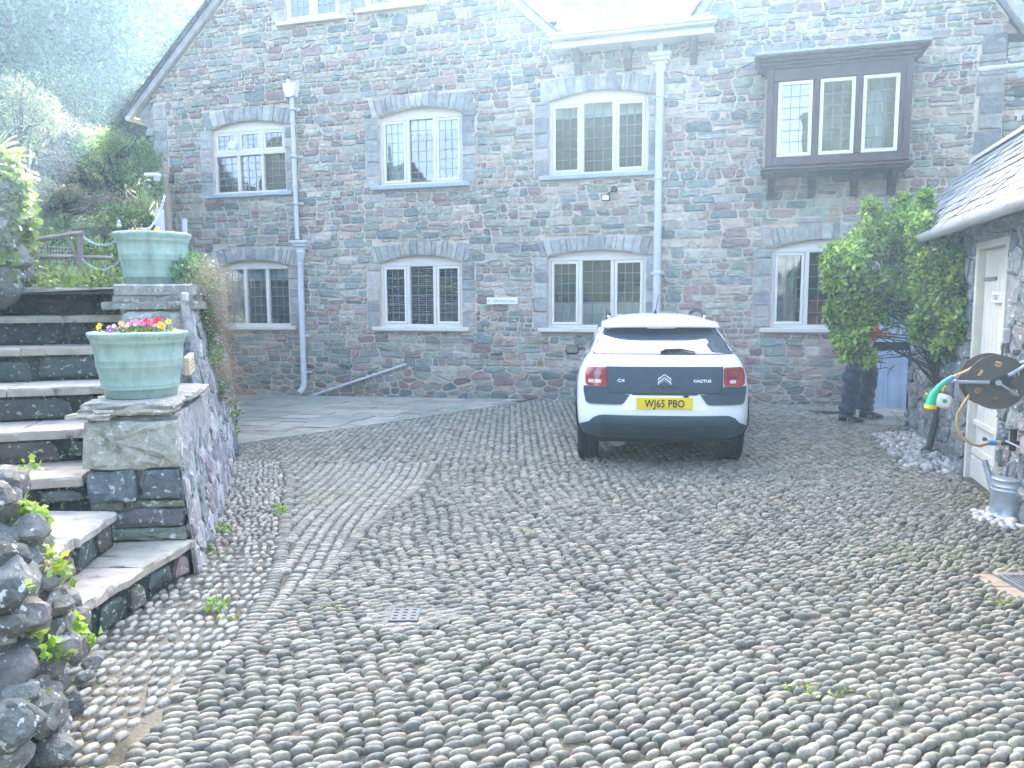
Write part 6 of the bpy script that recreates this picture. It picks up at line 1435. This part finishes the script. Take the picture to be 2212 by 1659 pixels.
for px, py, Y, rx, rz in ((1900, 520, 8.2, .34, .26), (1840, 560, 8.1, .28, .28), (1960, 510, 8.3, .32, .28), (1840, 640, 8.05, .24, .28), (1910, 610, 8.2, .34, .28), (1990, 560, 7.9, .26, .26), (1835, 720, 8.1, .22, .18), (1900, 690, 8.15, .28, .16), (1850, 770, 8.1, .20, .13), (1880, 460, 8.2, .12, .16), (1950, 450, 8.3, .10, .14), (2000, 440, 8.35, .08, .16), (2050, 640, 7.2, .12, .2), (2062, 715, 7.1, .10, .15), (1990, 700, 7.8, .17, .18), (2035, 550, 7.4, .17, .2), (2015, 620, 7.5, .18, .2), (1960, 640, 8.0, .22, .22), (2050, 590, 7.3, .13, .17), (2000, 500, 7.8, .2, .16), (2030, 750, 7.4, .10, .10), (1800, 590, 8.0, .14, .2), (1810, 690, 8.05, .14, .14)):
    SBL.append((AT(px, py, Y), (rx, rx*.9, rz)))
br = MB()
for c, r in SBL:
    for _ in range(3):
        s_ = random.choice((P1, P2_)); k = random.choice((3, 4, 5, 4)); a = s_[k]+np.array([0, 0, random.uniform(-.1, .1)]); e = c+np.array([random.gauss(0, r[0]*.5), random.gauss(0, r[0]*.4), random.gauss(0, r[2]*.5)]); m_ = (a+e)/2+np.array([random.gauss(0, .05), random.gauss(0, .05), .08+random.gauss(0, .05)])
        br.tube([a, m_, e], [.012, .007, .003], 5, cap=False)
for _ in range(50):
    a = AT(random.uniform(1870, 2060), random.uniform(680, 800), random.uniform(8.0, 8.5)); e = a+np.array([random.gauss(0, .18), random.gauss(0, .1), random.gauss(0, .14)]); br.tube([a, (a+e)/2+np.array([0, 0, .03]), e], [.006, .005, .002], 4, cap=False)
stuff(br.build('twigs', m_bark, sh, recalc=False))
SH = [(.24, .36, .05), (.17, .29, .05), (.38, .48, .09), (.07, .15, .04)]
rs_ = np.random.default_rng(5); sub = []
for c, r in SBL:
    nn_ = int(4000*r[0]*r[2]/.08*(.3 if 1840 < 1106+FPX*((c-C0)@RT)/((c-C0)@FW) < 1910 and c[2] < 1.6 else 1))
    for _ in range(8):
        d = rs_.normal(size=3); d /= np.linalg.norm(d); sub.append((np.array(c)+d*np.array(r)*.62, np.array(r)*.45, max(8, nn_//8)))
leafcloud('crown', m_gloss, sub, .066, SH, parent=sh, seed=12, shell=.3)
# ================================================================== CAR
car = thing('parked_car', 'white compact crossover car with dark tailgate panel parked facing the house', 'car', np.array([CARX, CARY, .02]))
cxr = np.array([math.cos(CARH), -math.sin(CARH), 0]); cyr = np.array([math.sin(CARH), math.cos(CARH), 0]); CB = np.array([CARX, CARY, .015])
def CF(x, y, z): return CB+cxr*x+cyr*y+np.array([0, 0, z])
def itp(tab, z):
    if z <= tab[0][0]: return tab[0][1]
    for (a, va), (b, vb) in zip(tab[:-1], tab[1:]):
        if a <= z <= b: t = (z-a)/(b-a); t = t*t*(3-2*t)*.35+t*.65; return va+(vb-va)*t
    return tab[-1][1]
T_W = [(z, w*.948) for z, w in [(.28, .80), (.42, .855), (.60, .865), (.78, .862), (.90, .845), (1.0, .80), (1.06, .752), (1.09, .725), (1.20, .675), (1.32, .615), (1.38, .57), (1.42, .50)]]
T_R = [(.28, .14), (.36, .05), (.48, 0.), (.55, .015), (.62, .03), (.76, .055), (.97, .09), (1.05, .14), (1.085, .21), (1.20, .42), (1.32, .64), (1.36, .62), (1.40, .80), (1.42, .95)]
T_F = [(.28, 4.0), (.45, 4.15), (.75, 4.14), (.90, 4.05), (.98, 3.75), (1.04, 3.35), (1.09, 3.15), (1.32, 2.6), (1.38, 2.4), (1.42, 2.1)]
T_CD = [(.28, .35), (.5, .42), (1.0, .34), (1.08, .24), (1.32, .20), (1.42, .3)]
def rearY(x, z, fr=False):
    W = itp(T_W, z); cd = itp(T_CD, z); t = min(1, abs(x)/W); k = cd*(1-(1-t**3.2)**(1/3.2))
    return (itp(T_R, z)+k) if not fr else (itp(T_F, z)-k*1.6)
def ring(z, n=13):
    W = itp(T_W, z); P = []
    xs = [W*math.sin(PI/2*t) for t in np.linspace(-1, 1, n)]
    for x in xs: P.append(CF(x, rearY(x*.99999, z), z))
    y0, y1 = rearY(W, z), rearY(W, z, True)
    for t in np.linspace(0, 1, 14)[1:-1]: P.append(CF(W*(1+.012*math.sin(PI*t)), y0+(y1-y0)*t, z))
    for x in xs[::-1]: P.append(CF(x, rearY(x*.99999, z, True), z))
    for t in np.linspace(1, 0, 14)[1:-1]: P.append(CF(-W*(1+.012*math.sin(PI*t)), y0+(y1-y0)*t, z))
    return P
zs = [.36, .42, .5, .6, .7, .8, .88, .94, .98, 1.01, 1.04, 1.065, 1.085, 1.12, 1.18, 1.24, 1.29, 1.325, 1.345, 1.37, 1.40, 1.42]
rings = [ring(z) for z in zs]; n = len(rings[0]); bd_ = MB(); P = [p for r in rings for p in r]
c_ = np.mean(rings[-1], 0)
for k, (sc_, dz) in enumerate(((.75, .022), (.45, .036), (.15, .042))): P += [c_+(p-c_)*sc_+np.array([0, 0, dz]) for p in rings[-1]]
R_ = len(P)//n
bd_.add(P, [(i*n+j, i*n+(j+1) % n, (i+1)*n+(j+1) % n, (i+1)*n+j) for i in range(R_-1) for j in range(n)]+[tuple((R_-1)*n+j for j in range(n)), tuple(range(n))])
body = bd_.build('body', m_car, car, smooth='auto')
def rpatch(name, rows, mat, off=.006, nx=18, parent=None, thick=.02, sub=3, bevel=.0, fr=False, smooth=True):
    """rows: (z, xl, xr) from bottom to top; a raised panel following the rear surface"""
    rr = []
    for (z0, a0, b0), (z1, a1, b1) in zip(rows[:-1], rows[1:]):
        m = max(1, int(abs(z1-z0)/.03)) if abs(z1-z0) > .004 else 1
        for k in range(m): t = k/m; rr.append((z0+(z1-z0)*t, a0+(a1-a0)*t, b0+(b1-b0)*t))
    rr.append(rows[-1]); P = []; m = len(rr); sg = -1 if not fr else 1
    for z, a, b in rr:
        for i in range(nx+1): x = a+(b-a)*i/nx; P.append(CF(x, rearY(x, z, fr)+sg*off, z))
    F = [(j*(nx+1)+i, j*(nx+1)+i+1, (j+1)*(nx+1)+i+1, (j+1)*(nx+1)+i) for j in range(m-1) for i in range(nx)]
    # edge skirt pushed inwards
    loop = [i for i in range(nx+1)]+[j*(nx+1)+nx for j in range(1, m)]+[(m-1)*(nx+1)+i for i in range(nx-1, -1, -1)]+[j*(nx+1) for j in range(m-2, 0, -1)]
    base = len(P)
    for i in loop: P.append(P[i]-cyr*sg*(thick+off))
    L = len(loop); F += [(loop[k], loop[(k+1) % L], base+(k+1) % L, base+k) for k in range(L)]
    mb = MB(); mb.add(P, F); return mb.build(name, mat, parent or car, smooth='auto' if smooth else False)
def rr_(z0, z1, a, b, r=.03):
    """rounded rectangle rows"""
    o = []
    for t in (0, .35, .7, 1): s = r*(1-math.sin(t*PI/2)); o.append((z0+r*(1-math.cos(t*PI/2)) if t else z0, a+s, b-s))
    return o+[(z1-(z-z0), x, y) for z, x, y in o[::-1]]
# tailgate panel, side guards, lamps
rpatch('tailgate_seam', [(.725, -.50, .50), (.735, -.525, .525), (.76, -.535, .535), (.978, -.54, .54)], m_black, .003, 24, thick=.004)
tgp = rpatch('tailgate_panel', [(.738, -.475, .475), (.745, -.50, .50), (.765, -.515, .515), (.80, -.522, .522), (.972, -.524, .524)], m_trim, .009, 28, thick=.012)
for sgn in (-1, 1):
    f = (lambda rows: [(z, a, b) for z, a, b in rows]) if sgn > 0 else (lambda rows: [(z, -b*.975, -a*.975) for z, a, b in rows])
    rpatch('corner_guard', f([(.628, .42, .70), (.634, .39, .735), (.65, .375, .75), (.72, .325, .765), (.733, .53, .770), (.79, .54, .770)]), m_trim, .010, 14, thick=.014)
    rpatch('guard_rib', f(rr_(.695, .745, .60, .72, .02)), m_trim, .016, 6, thick=.01)
    lp = rpatch('tail_lamp', f([(.795, .565, .70), (.80, .552, .735), (.82, .545, .752), (.90, .545, .757), (.95, .545, .745), (.965, .55, .73), (.972, .56, .70)]), m_redlens, .012, 12, thick=.016)
    rpatch('lamp_ring', f(rr_(.868, .958, .575, .70, .025)), m_darklens, .015, 8, parent=lp, thick=.004)
    rpatch('lamp_core', f(rr_(.89, .945, .60, .675, .02)), m_redlens, .018, 6, parent=lp, thick=.004)
    rpatch('reversing_lamp', f(rr_(.825, .855, .60, .66, .006)), m_clear, .0155, 4, parent=lp, thick=.003)
    if sgn < 0: rpatch('reversing_lamp', f(rr_(.825, .855, .67, .725, .006)), m_clear, .0155, 4, parent=lp, thick=.003)
# bumper lower cladding with step
rpatch('bumper', [(.30, -.62, .62), (.31, -.70, .70), (.33, -.76, .76), (.41, -.795, .795), (.425, -.77, .77), (.455, -.70, .70), (.50, -.655, .655), (.525, -.60, .60), (.53, -.55, .55)], m_trim, .014, 36, thick=.02)
rpatch('bumper_step', [(.315, -.58, .58), (.40, -.60, .60), (.425, -.585, .585), (.435, -.55, .55)], m_trim2, .026, 24, thick=.02)
rpatch('tow_cap', rr_(.392, .425, -.36, -.28, .012), m_trim, .034, 5, thick=.012); rpatch('tow_cap', rr_(.392, .425, .28, .36, .012), m_trim, .034, 5, thick=.012)
rpatch('eye_cover', rr_(.445, .50, .39, .445, .026), m_trim, .018, 6, thick=.005)
# plate recess & plate
rpatch('plate_recess', [(.575, -.36, .36), (.60, -.40, .40), (.63, -.385, .385), (.722, -.33, .33)], m_car, .004, 18, thick=.006)
rpatch('handle_shadow', [(.716, -.30, .30), (.729, -.30, .30)], m_trim2, .0075, 10, thick=.004)
mb = MB(); mb.box(CF(.195, rearY(.2, .70)-.02, .71), (.045, .03, .03), (cxr, cyr, (0, 0, 1)), .006); mb.build('rear_camera', m_black, car)
pl = MB(); py = rearY(.2, .65)-.022; pl.box(CF(0, py, .645), (.52, .012, .108), (cxr, cyr, (0, 0, 1)), .004); plo = pl.build('number_plate', m_plate, car)
text_mb('WJ65 PBO', .098, lambda x, y, z: CF(x*.80, py-.0075-z, .610+y), .0008, .0022, spacing=1.05).build('plate_characters', m_ink, plo, recalc=False)
for s in (-.235, .235): mb = MB(); mb.lathe(CF(s, py-.0065, .645), [(.001, .002), (.006, .001), (.006, 0)], 8, ax=np.array([cxr, (0, 0, 1), -cyr])); mb.build('screw', m_plate, plo)
# badges
def badge(txt, size, x, z, mat, ext=.002, bold=.004, sx=1., shear=0., off=.0125, nm='badge', sp=1.):
    text_mb(txt, size, lambda a, b, c: CF(x+a*sx, rearY(x+a*sx, z+b)-off-c, z+b), ext, bold, shear=shear, spacing=sp).build(nm, mat, car, recalc=False)
badge('C4', .038, -.40, .838, m_white, sx=1.45, bold=.0012, nm='model_badge'); badge('CACTUS', .034, .345, .838, m_white, sx=1.25, bold=.0012, nm='model_badge', sp=1.0)
badge('CITROËN', .040, 0, .775, m_black, .003, .002, 1.45, nm='embossed_name', sp=1.02)
for zc in (.872, .838):
    for grow, mt_, o in ((.0, m_white, .013), (-.0052, m_trim2, .0145)):
        w_, h_, t_ = .060+grow, .040, .026+grow*1.8; mb = MB()
        poly = [(-w_, zc-h_/2-.004-grow), (0, zc+h_/2-t_*.25-grow*.2), (w_, zc-h_/2-.004-grow), (w_, zc-h_/2+t_-.006), (0, zc+h_/2+t_*.75), (-w_, zc-h_/2+t_-.006)]
        for tri in ([0, 1, 4, 5], [1, 2, 3, 4]): q = [poly[i] for i in tri]; mb.prism(q, lambda u, v, d: CF(u, rearY(u, v)-d, v), .004, o)
        mb.build('chevron_badge', mt_, car)
# rear screen
gls = [(1.092, -.625, .625), (1.105, -.645, .645), (1.16, -.625, .625), (1.24, -.575, .575), (1.305, -.535, .535), (1.322, -.50, .50)]
rpatch('screen_surround', [(1.082, -.655, .655), (1.10, -.665, .665), (1.16, -.640, .640), (1.24, -.590, .590), (1.318, -.545, .545), (1.328, -.5, .5)], m_black, .003, 24, thick=.006)
rpatch('rear_window', gls, m_carglass2 := M('tinted_rear_glass', (.03, .05, .07), .04, coat=1., spec=1.), .008, 24, thick=.004)
# spoiler lip
sp_ = MB(); P = []; nn_ = 20
for i in range(nn_+1):
    x = -.575+1.15*i/nn_; k = (abs(x)/.575)**4; yb = .50+.14*k; 
    P += [CF(x, yb, 1.328-.012*k), CF(x, yb-.012, 1.342-.012*k), CF(x, .80, 1.405-.03*k), CF(x, 1.1, 1.43-.05*k), CF(x, .75, 1.33)]
sp_.add(P, [(i*5+j, (i+1)*5+j, (i+1)*5+(j+1) % 5, i*5+(j+1) % 5) for i in range(nn_) for j in range(5)]+[tuple(range(5)), tuple(nn_*5+j for j in range(5))]); sp_.build('spoiler', m_car, car, smooth='auto')
mb = MB(); mb.box(CF(0, .505, 1.325), (.27, .02, .012), (cxr, cyr, (0, 0, 1)), .003); mb.build('high_brake_lamp', m_clear, car)
# wiper
mb = MB(); yw = lambda x, z: rearY(x, z)-.03
mb.tube([CF(-.02, yw(0, 1.10), 1.105), CF(.02, yw(0, 1.12), 1.125), CF(.16, yw(.1, 1.13)-.005, 1.13), CF(.29, yw(.3, 1.11), 1.11)], [.016, .015, .011, .006], 8); mb.bar(CF(-.02, yw(0, 1.1), 1.098), CF(.30, yw(.3, 1.1), 1.100), .012, .010); mb.build('rear_wiper', m_black, car)
# side glass, cladding, air panels, doors
def spatch(name, rows, mat, off, sgn, parent=None, thick=.01, ny=14):
    rr = []
    for (z0, a0, b0), (z1, a1, b1) in zip(rows[:-1], rows[1:]):
        m = max(1, int(abs(z1-z0)/.05))
        for k in range(m): t = k/m; rr.append((z0+(z1-z0)*t, a0+(a1-a0)*t, b0+(b1-b0)*t))
    rr.append(rows[-1]); P = []
    for z, a, b in rr:
        W = itp(T_W, z); y0, y1 = rearY(W, z), rearY(W, z, True)
        for i in range(ny+1): y = a+(b-a)*i/ny; t = min(1, max(0, (y-y0)/(y1-y0))); P.append(CF(sgn*(W*(1+.012*math.sin(PI*t))+off), y, z))
    m = len(rr); F = [(j*(ny+1)+i, j*(ny+1)+i+1, (j+1)*(ny+1)+i+1, (j+1)*(ny+1)+i) for j in range(m-1) for i in range(ny)]
    loop = [i for i in range(ny+1)]+[j*(ny+1)+ny for j in range(1, m)]+[(m-1)*(ny+1)+i for i in range(ny-1, -1, -1)]+[j*(ny+1) for j in range(m-2, 0, -1)]
    b = len(P); P += [P[i]-cxr*sgn*(thick+off) for i in loop]; L = len(loop); F += [(loop[k], loop[(k+1) % L], b+(k+1) % L, b+k) for k in range(L)]
    mb = MB(); mb.add(P, F); return mb.build(name, mat, parent or car, smooth='auto')
for sgn in (-1, 1):
    spatch('side_window', [(1.085, .98, 2.95), (1.20, 1.05, 2.72), (1.31, 1.2, 2.5), (1.325, 1.3, 2.4)], m_carglass2, .004, sgn)
    spatch('quarter_window', [(1.085, .62, .92), (1.20, .76, .98), (1.28, .90, 1.08)], m_carglass2, .004, sgn)
    spatch('sill_cladding', [(.28, 1.05, 3.1), (.42, 1.1, 3.05)], m_trim, .012, sgn)
    spatch('door_bump_panel', [(.50, 1.2, 2.95), (.53, 1.15, 3.0), (.73, 1.15, 3.0), (.76, 1.2, 2.95)], m_trim, .014, sgn)
    for yc in (.72, 3.30):                                     # arch cladding and wheel
        mb = MB(); P = []; N = 22; yw_ = lambda a, r: yc+math.cos(a)*r
        for i in range(N+1):
            a = PI*i/N
            for r in (.335, .40): z = .33+math.sin(a)*r; y = yw_(a, r); W = itp(T_W, z); P += [CF(sgn*(W+.018), y, z)]
        mb.add(P, [(2*i, 2*i+2, 2*i+3, 2*i+1) for i in range(N)]); 
        mb.add([CF(sgn*(itp(T_W, .33+math.sin(PI*i/N)*.335)+.014), yw_(PI*i/N, .335), .33+math.sin(PI*i/N)*.335) for i in range(N+1)]+[CF(sgn*.76, yc, .28)], [(i, i+1, N+1) for i in range(N)], mi=1)
        mb.build('wheel_arch', [m_trim, m_black], car, recalc=False)
    mb = MB(); mb.tube([CF(sgn*.78, 2.92, .98), CF(sgn*.88, 2.90, .96)], .02, 6); mb.box(CF(sgn*.93, 2.88, .96), (.18, .10, .125), (cxr, cyr, (0, 0, 1)), .03); mo = mb.build('door_mirror', m_black, car, smooth='auto')
    mb = MB(); mb.box(CF(sgn*.93, 2.826, .965), (.135, .004, .085), (cxr, cyr, (0, 0, 1)), .001); mb.build('mirror_glass', m_carglass2, mo)
    rail = MB(); pts = [CF(sgn*.50, 1.12, 1.375), CF(sgn*.50, 1.16, 1.44), CF(sgn*.50, 1.30, 1.47), CF(sgn*.50, 1.8, 1.482), CF(sgn*.49, 2.2, 1.45), CF(sgn*.48, 2.35, 1.40)]
    rail.tube(pts, [.03, .028, .022, .022, .022, .02], 8); rail.build('roof_rail', m_black, car, smooth='auto')
    mb = MB(); mb.box(CF(sgn*.50, 1.14, 1.40), (.035, .07, .07), (cxr, cyr, (0, 0, 1)), .01); mb.build('rail_foot', m_chrome, car)
mb = MB(); mb.tube([CF(0, 1.28, 1.45), CF(0, 1.25, 1.485)], [.022, .010], 8); mb.tube([CF(0, 1.25, 1.48), CF(.015, 1.02, 1.66)], [.005, .0025], 6); mb.build('antenna', m_black, car)
mb = MB(); mb.box(CF(0, 1.9, .36), (1.35, 3.4, .24), (cxr, cyr, (0, 0, 1)), .04); mb.build('underbody', m_black, car)
mb = MB(); mb.tube([CF(-.42, .35, .27), CF(-.42, .62, .28)], .10, 14); mb.build('silencer', m_grey, car)
def wheel(x, y, sgn):
    mb = MB(); R = .325; w_ = .215; C_ = CF(x, y, R-.012); ax = np.array([cyr, (0, 0, 1), cxr*sgn]); prof = [(.20, -w_/2), (.27, -w_/2), (.305, -w_/2+.012)]
    g = [-.075, -.025, .025, .075]
    for q in g: prof += [(R-.006 if abs(q) > .05 else R, q-.010), (R-.014, q-.006), (R-.014, q+.006), (R-.006 if abs(q) > .05 else R, q+.010)]
    prof += [(.305, w_/2-.012), (.27, w_/2), (.20, w_/2)]
    mb.lathe(C_, prof, 48, ax=ax, cap=False); wo_ = mb.build('wheel', m_tyre, car, recalc=False)
    mb = MB(); mb.lathe(C_, [(.001, w_/2-.04), (.06, w_/2-.03), (.07, w_/2-.05), (.19, w_/2-.06), (.205, w_/2-.01), (.205, -w_/2)], 32, ax=ax, cap=False)
    for k in range(5): a = 2*PI*k/5; mb.bar(C_+cxr*sgn*(w_/2-.03), C_+cxr*sgn*(w_/2-.03)+(cyr*math.cos(a)+np.array([0, 0, math.sin(a)]))*.195, .05, .03, up=cxr)
    mb.build('rim', m_grey, wo_, recalc=False)
for sgn in (-1, 1): wheel(sgn*.705, .72, sgn); wheel(sgn*.705, 3.30, sgn)

# ================================================================== PERSON
def skin_mesh(name, nodes, edges, mat, parent, sub=2, root=0):
    """nodes: (point, radius)"""
    me = bpy.data.meshes.new(name); o0 = np.array(nodes[0][0]); me.from_pydata([tuple(np.array(p)-o0) for p, r in nodes], edges, [])
    o = bpy.data.objects.new(name, me); COL.objects.link(o); s = o.modifiers.new('s', 'SKIN'); s.use_smooth_shade = True
    for i, (p, r) in enumerate(nodes):
        rr = r if isinstance(r, tuple) else (r, r); me.skin_vertices[0].data[i].radius = rr; me.skin_vertices[0].data[i].use_root = (i == root)
    u = o.modifiers.new('u', 'SUBSURF'); u.levels = sub; u.render_levels = sub
    dg_ = bpy.context.evaluated_depsgraph_get(); m2 = bpy.data.meshes.new_from_object(o.evaluated_get(dg_)); bpy.data.objects.remove(o)
    m2.materials.clear(); m2.materials.append(mat); m2.polygons.foreach_set('use_smooth', [True]*len(m2.polygons))
    q = bpy.data.objects.new(name, m2); COL.objects.link(q); par(q, parent, o0); return q
PL = G(1838, 922); PL[2] = gz(PL[0], PL[1])+.02; PR = G(1878, 915); PR[2] = gz(PR[0], PR[1])+.02
pc = (PL+PR)/2
per = thing('person', 'person in shiny navy over-trousers, orange jacket and striped black trainers behind the shrub', 'person', pc)
fx = np.array([.93, -.36, 0]); lf = np.array([.36, .93, 0])                # facing right, slightly to the camera
hip = pc+np.array([.03, 0, .90])-fx*.05
def Q(f, l, z): return pc+fx*f+lf*l+np.array([0, 0, z])
fl_, fr_ = PL-pc, PR-pc
LFo, RFo = PL+np.array([-.03, 0, .09]), PR+np.array([0, .02, .09])
nodes = [(Q(0, 0, .98), (.16, .12)), (Q(0, 0, 1.15), (.15, .11)), (Q(.01, 0, 1.38), (.19, .12)), (Q(.01, 0, 1.50), (.07, .07)), (Q(.03, 0, 1.58), (.065, .065)), (Q(.05, 0, 1.68), (.085, .10)), (Q(.05, 0, 1.76), (.07, .08)),
         (Q(0, -.19, 1.42), .06), (Q(.05, -.25, 1.15), .045), (Q(.22, -.16, 1.08), .035), (Q(.30, -.12, 1.09), (.04, .02)), (Q(0, .19, 1.42), .06), (Q(.05, .25, 1.15), .045), (Q(.22, .16, 1.10), .035), (Q(.30, .12, 1.11), (.04, .02)),
         (Q(0, -.09, .88), .09), (LFo+np.array([0, 0, .42]), .065), (LFo+np.array([-.01, 0, .02]), .045), (Q(0, .09, .88), .09), (RFo+np.array([0, 0, .42]), .065), (RFo+np.array([-.01, 0, .02]), .045)]
skin_mesh('body', nodes, [(0, 1), (1, 2), (2, 3), (3, 4), (4, 5), (5, 6), (2, 7), (7, 8), (8, 9), (9, 10), (2, 11), (11, 12), (12, 13), (13, 14), (0, 15), (15, 16), (16, 17), (0, 18), (18, 19), (19, 20)], m_skin, per)
for s in (-1, 1):                                              # five fingers on each hand
    hb = Q(.33, s*.12, 1.09 if s < 0 else 1.11)
    for k, (dl, L) in enumerate(((-.03, .07), (-.01, .08), (.01, .075), (.03, .06))): mb = MB(); mb.tube([hb+lf*dl, hb+lf*dl+fx*L*.5-np.array([0, 0, .01]), hb+lf*dl*.9+fx*L*.8-np.array([0, 0, .04])], [.010, .009, .007], 6); mb.build('finger', m_skin, per, smooth=True)
    mb = MB(); mb.tube([hb-fx*.04-lf*s*.03, hb-fx*.0-lf*s*.055, hb+fx*.03-lf*s*.05], [.012, .010, .008], 6); mb.build('thumb', m_skin, per, smooth=True)
K = lambda P, f, z: P+fx*f+np.array([0, 0, z])
tn = [(Q(-.01, 0, 1.00), (.175, .15)), (Q(-.01, 0, .90), (.18, .165)),
      (Q(-.02, -.10, .78), (.115, .125)), (LFo+np.array([.01, 0, .56]), .125), (LFo+np.array([.03, 0, .40]), .12), (LFo+np.array([.0, 0, .2]), .11), (LFo+np.array([-.02, 0, .05]), .115), (LFo+np.array([-.02, 0, -.01]), .12),
      (Q(0, .10, .78), (.115, .125)), (RFo+np.array([-.03, 0, .56]), .125), (RFo+np.array([-.02, 0, .40]), .12), (RFo+np.array([-.05, 0, .2]), .11), (RFo+np.array([-.06, 0, .05]), .11), (RFo+np.array([-.06, 0, -.0]), .115)]
tro = skin_mesh('trousers', tn, [(0, 1), (1, 2), (2, 3), (3, 4), (4, 5), (5, 6), (6, 7), (1, 8), (8, 9), (9, 10), (10, 11), (11, 12), (12, 13)], m_nylon, per, 3, 1)
for v in tro.data.vertices:                                    # cloth folds
    w_ = v.co+tro.location; z_ = v.co.z; k = .018*noise.noise(Vector((w_.x*6, w_.y*6, w_.z*13)))+.010*math.sin(w_.z*46+w_.x*22+3*noise.noise(w_*5)); v.co += v.normal*k
jn = [(Q(0, 0, .98), (.20, .17)), (Q(0, 0, 1.12), (.19, .16)), (Q(.0, 0, 1.36), (.21, .15)), (Q(.0, 0, 1.50), (.09, .09)), (Q(0, -.21, 1.42), .085), (Q(.04, -.27, 1.17), .075), (Q(.18, -.19, 1.08), .06), (Q(0, .21, 1.42), .085), (Q(.04, .27, 1.17), .075), (Q(.18, .19, 1.10), .06)]
jk = skin_mesh('jacket', jn, [(0, 1), (1, 2), (2, 3), (2, 4), (4, 5), (5, 6), (2, 7), (7, 8), (8, 9)], m_jacket, per, 3)
hd = Q(.045, 0, 1.70)
mb = MB(); boulder(mb, hd+np.array([0, 0, .02])-fx*.012, (.098, .088, .115), math.atan2(fx[1], fx[0]), 3, cuts=0, sub=3); mb.build('hair', m_hair, per, smooth=True)
mb = MB(); boulder(mb, hd+fx*.03+np.array([0, 0, -.01]), (.080, .072, .105), math.atan2(fx[1], fx[0]), 4, cuts=0, sub=3); mb.tube([hd+fx*.105+np.array([0, 0, .0]), hd+fx*.125+np.array([0, 0, -.025])], [.010, .016], 6); mb.build('face', m_skin, per, smooth=True)
for s in (-1, 1):
    mb = MB(); mb.lathe(hd+fx*.098+lf*s*.03+np.array([0, 0, .005]), [(.001, .012), (.010, .008), (.012, 0)], 8, ax=np.array([lf, (0, 0, 1), fx])); mb.build('eye', m_ink, per)
    mb = MB(); mb.lathe(hd+lf*s*.078+np.array([0, 0, -.01]), [(.001, .02), (.02, .015), (.026, 0)], 8, ax=np.array([fx, (0, 0, 1), lf*s])); mb.build('ear', m_skin, per)
mb = MB(); mb.bar(hd+fx*.102+lf*.025+np.array([0, 0, -.055]), hd+fx*.102-lf*.025+np.array([0, 0, -.055]), .008, .006); mb.build('mouth', m_red, per)
for F_, dr_ in ((LFo, np.array([.93, -.36, 0])), (RFo, np.array([.97, -.22, 0]))):
    b = F_.copy(); b[2] = gz(b[0], b[1])+.015; sd2 = np.array([-dr_[1], dr_[0], 0]); mb = MB(); P = []; sec = [(-.12, .030, .085), (-.09, .042, .10), (-.02, .046, .105), (.05, .048, .075), (.11, .050, .058), (.155, .042, .045), (.175, .018, .03)]
    for f_, w_, h_ in sec:
        for k in range(10): a = 2*PI*k/10; P.append(b+dr_*f_+sd2*math.cos(a)*w_+np.array([0, 0, max(.012, h_/2+.012+math.sin(a)*h_/2)]))
    mb.add(P, [(i*10+j, i*10+(j+1) % 10, (i+1)*10+(j+1) % 10, (i+1)*10+j) for i in range(len(sec)-1) for j in range(10)]+[tuple(range(10)), tuple((len(sec)-1)*10+j for j in range(10))]); so = mb.build('shoe', m_shoe, per, smooth=True)
    mb = MB()
    for sd_s in (-1, 1):
        for k in range(3): mb.bar(b+dr_*(-.02+.035*k)+sd2*sd_s*.0475+np.array([0, 0, .03]), b+dr_*(.0+.035*k)+sd2*sd_s*.036+np.array([0, 0, .088-.012*k]), .011, .004, up=sd2)
    mb.build('stripe', m_white, so)
    mb = MB()
    P = []
    for f_, w_, h_ in sec: P += [b+dr_*f_+sd2*(w_+.003), b+dr_*f_-sd2*(w_+.003)]
    mb.add([p+np.array([0, 0, z]) for z in (0, .016) for p in P], [(2*i, 2*i+2, 2*i+3, 2*i+1) for i in range(6)]+[(14+2*i, 14+2*i+2, 14+2*i+3, 14+2*i+1) for i in range(6)]+[(2*i, 2*i+2, 16+2*i, 14+2*i) for i in range(6)]+[(2*i+1, 2*i+3, 17+2*i, 15+2*i) for i in range(6)]); mb.build('sole', m_brick, so)

# ================================================================== AIR: haze volume added to imitate lens glare
if HAZE > 0:
    hz = MB(); hz.box((-8, 22, 9.3), (90, 90, 20.9)); ho_ = hz.build('glare_haze', M('haze_tmp'), None)
    hmx = bpy.data.materials.new('glare_haze_volume'); hmx.use_nodes = True; nt = hmx.node_tree; nt.nodes.clear(); out = nt.nodes.new('ShaderNodeOutputMaterial'); pv = nt.nodes.new('ShaderNodeVolumePrincipled')
    pv.inputs['Color'].default_value = (.50, .74, 1, 1); pv.inputs['Density'].default_value = HAZE; pv.inputs['Anisotropy'].default_value = .5; nt.links.new(pv.outputs[0], out.inputs['Volume'])
    ho_.data.materials.clear(); ho_.data.materials.append(hmx); stuff(ho_)
print('TOTAL tris', sum(sum(len(p.vertices)-2 for p in m.polygons) for m in bpy.data.meshes), 'objs', len(bpy.data.objects))
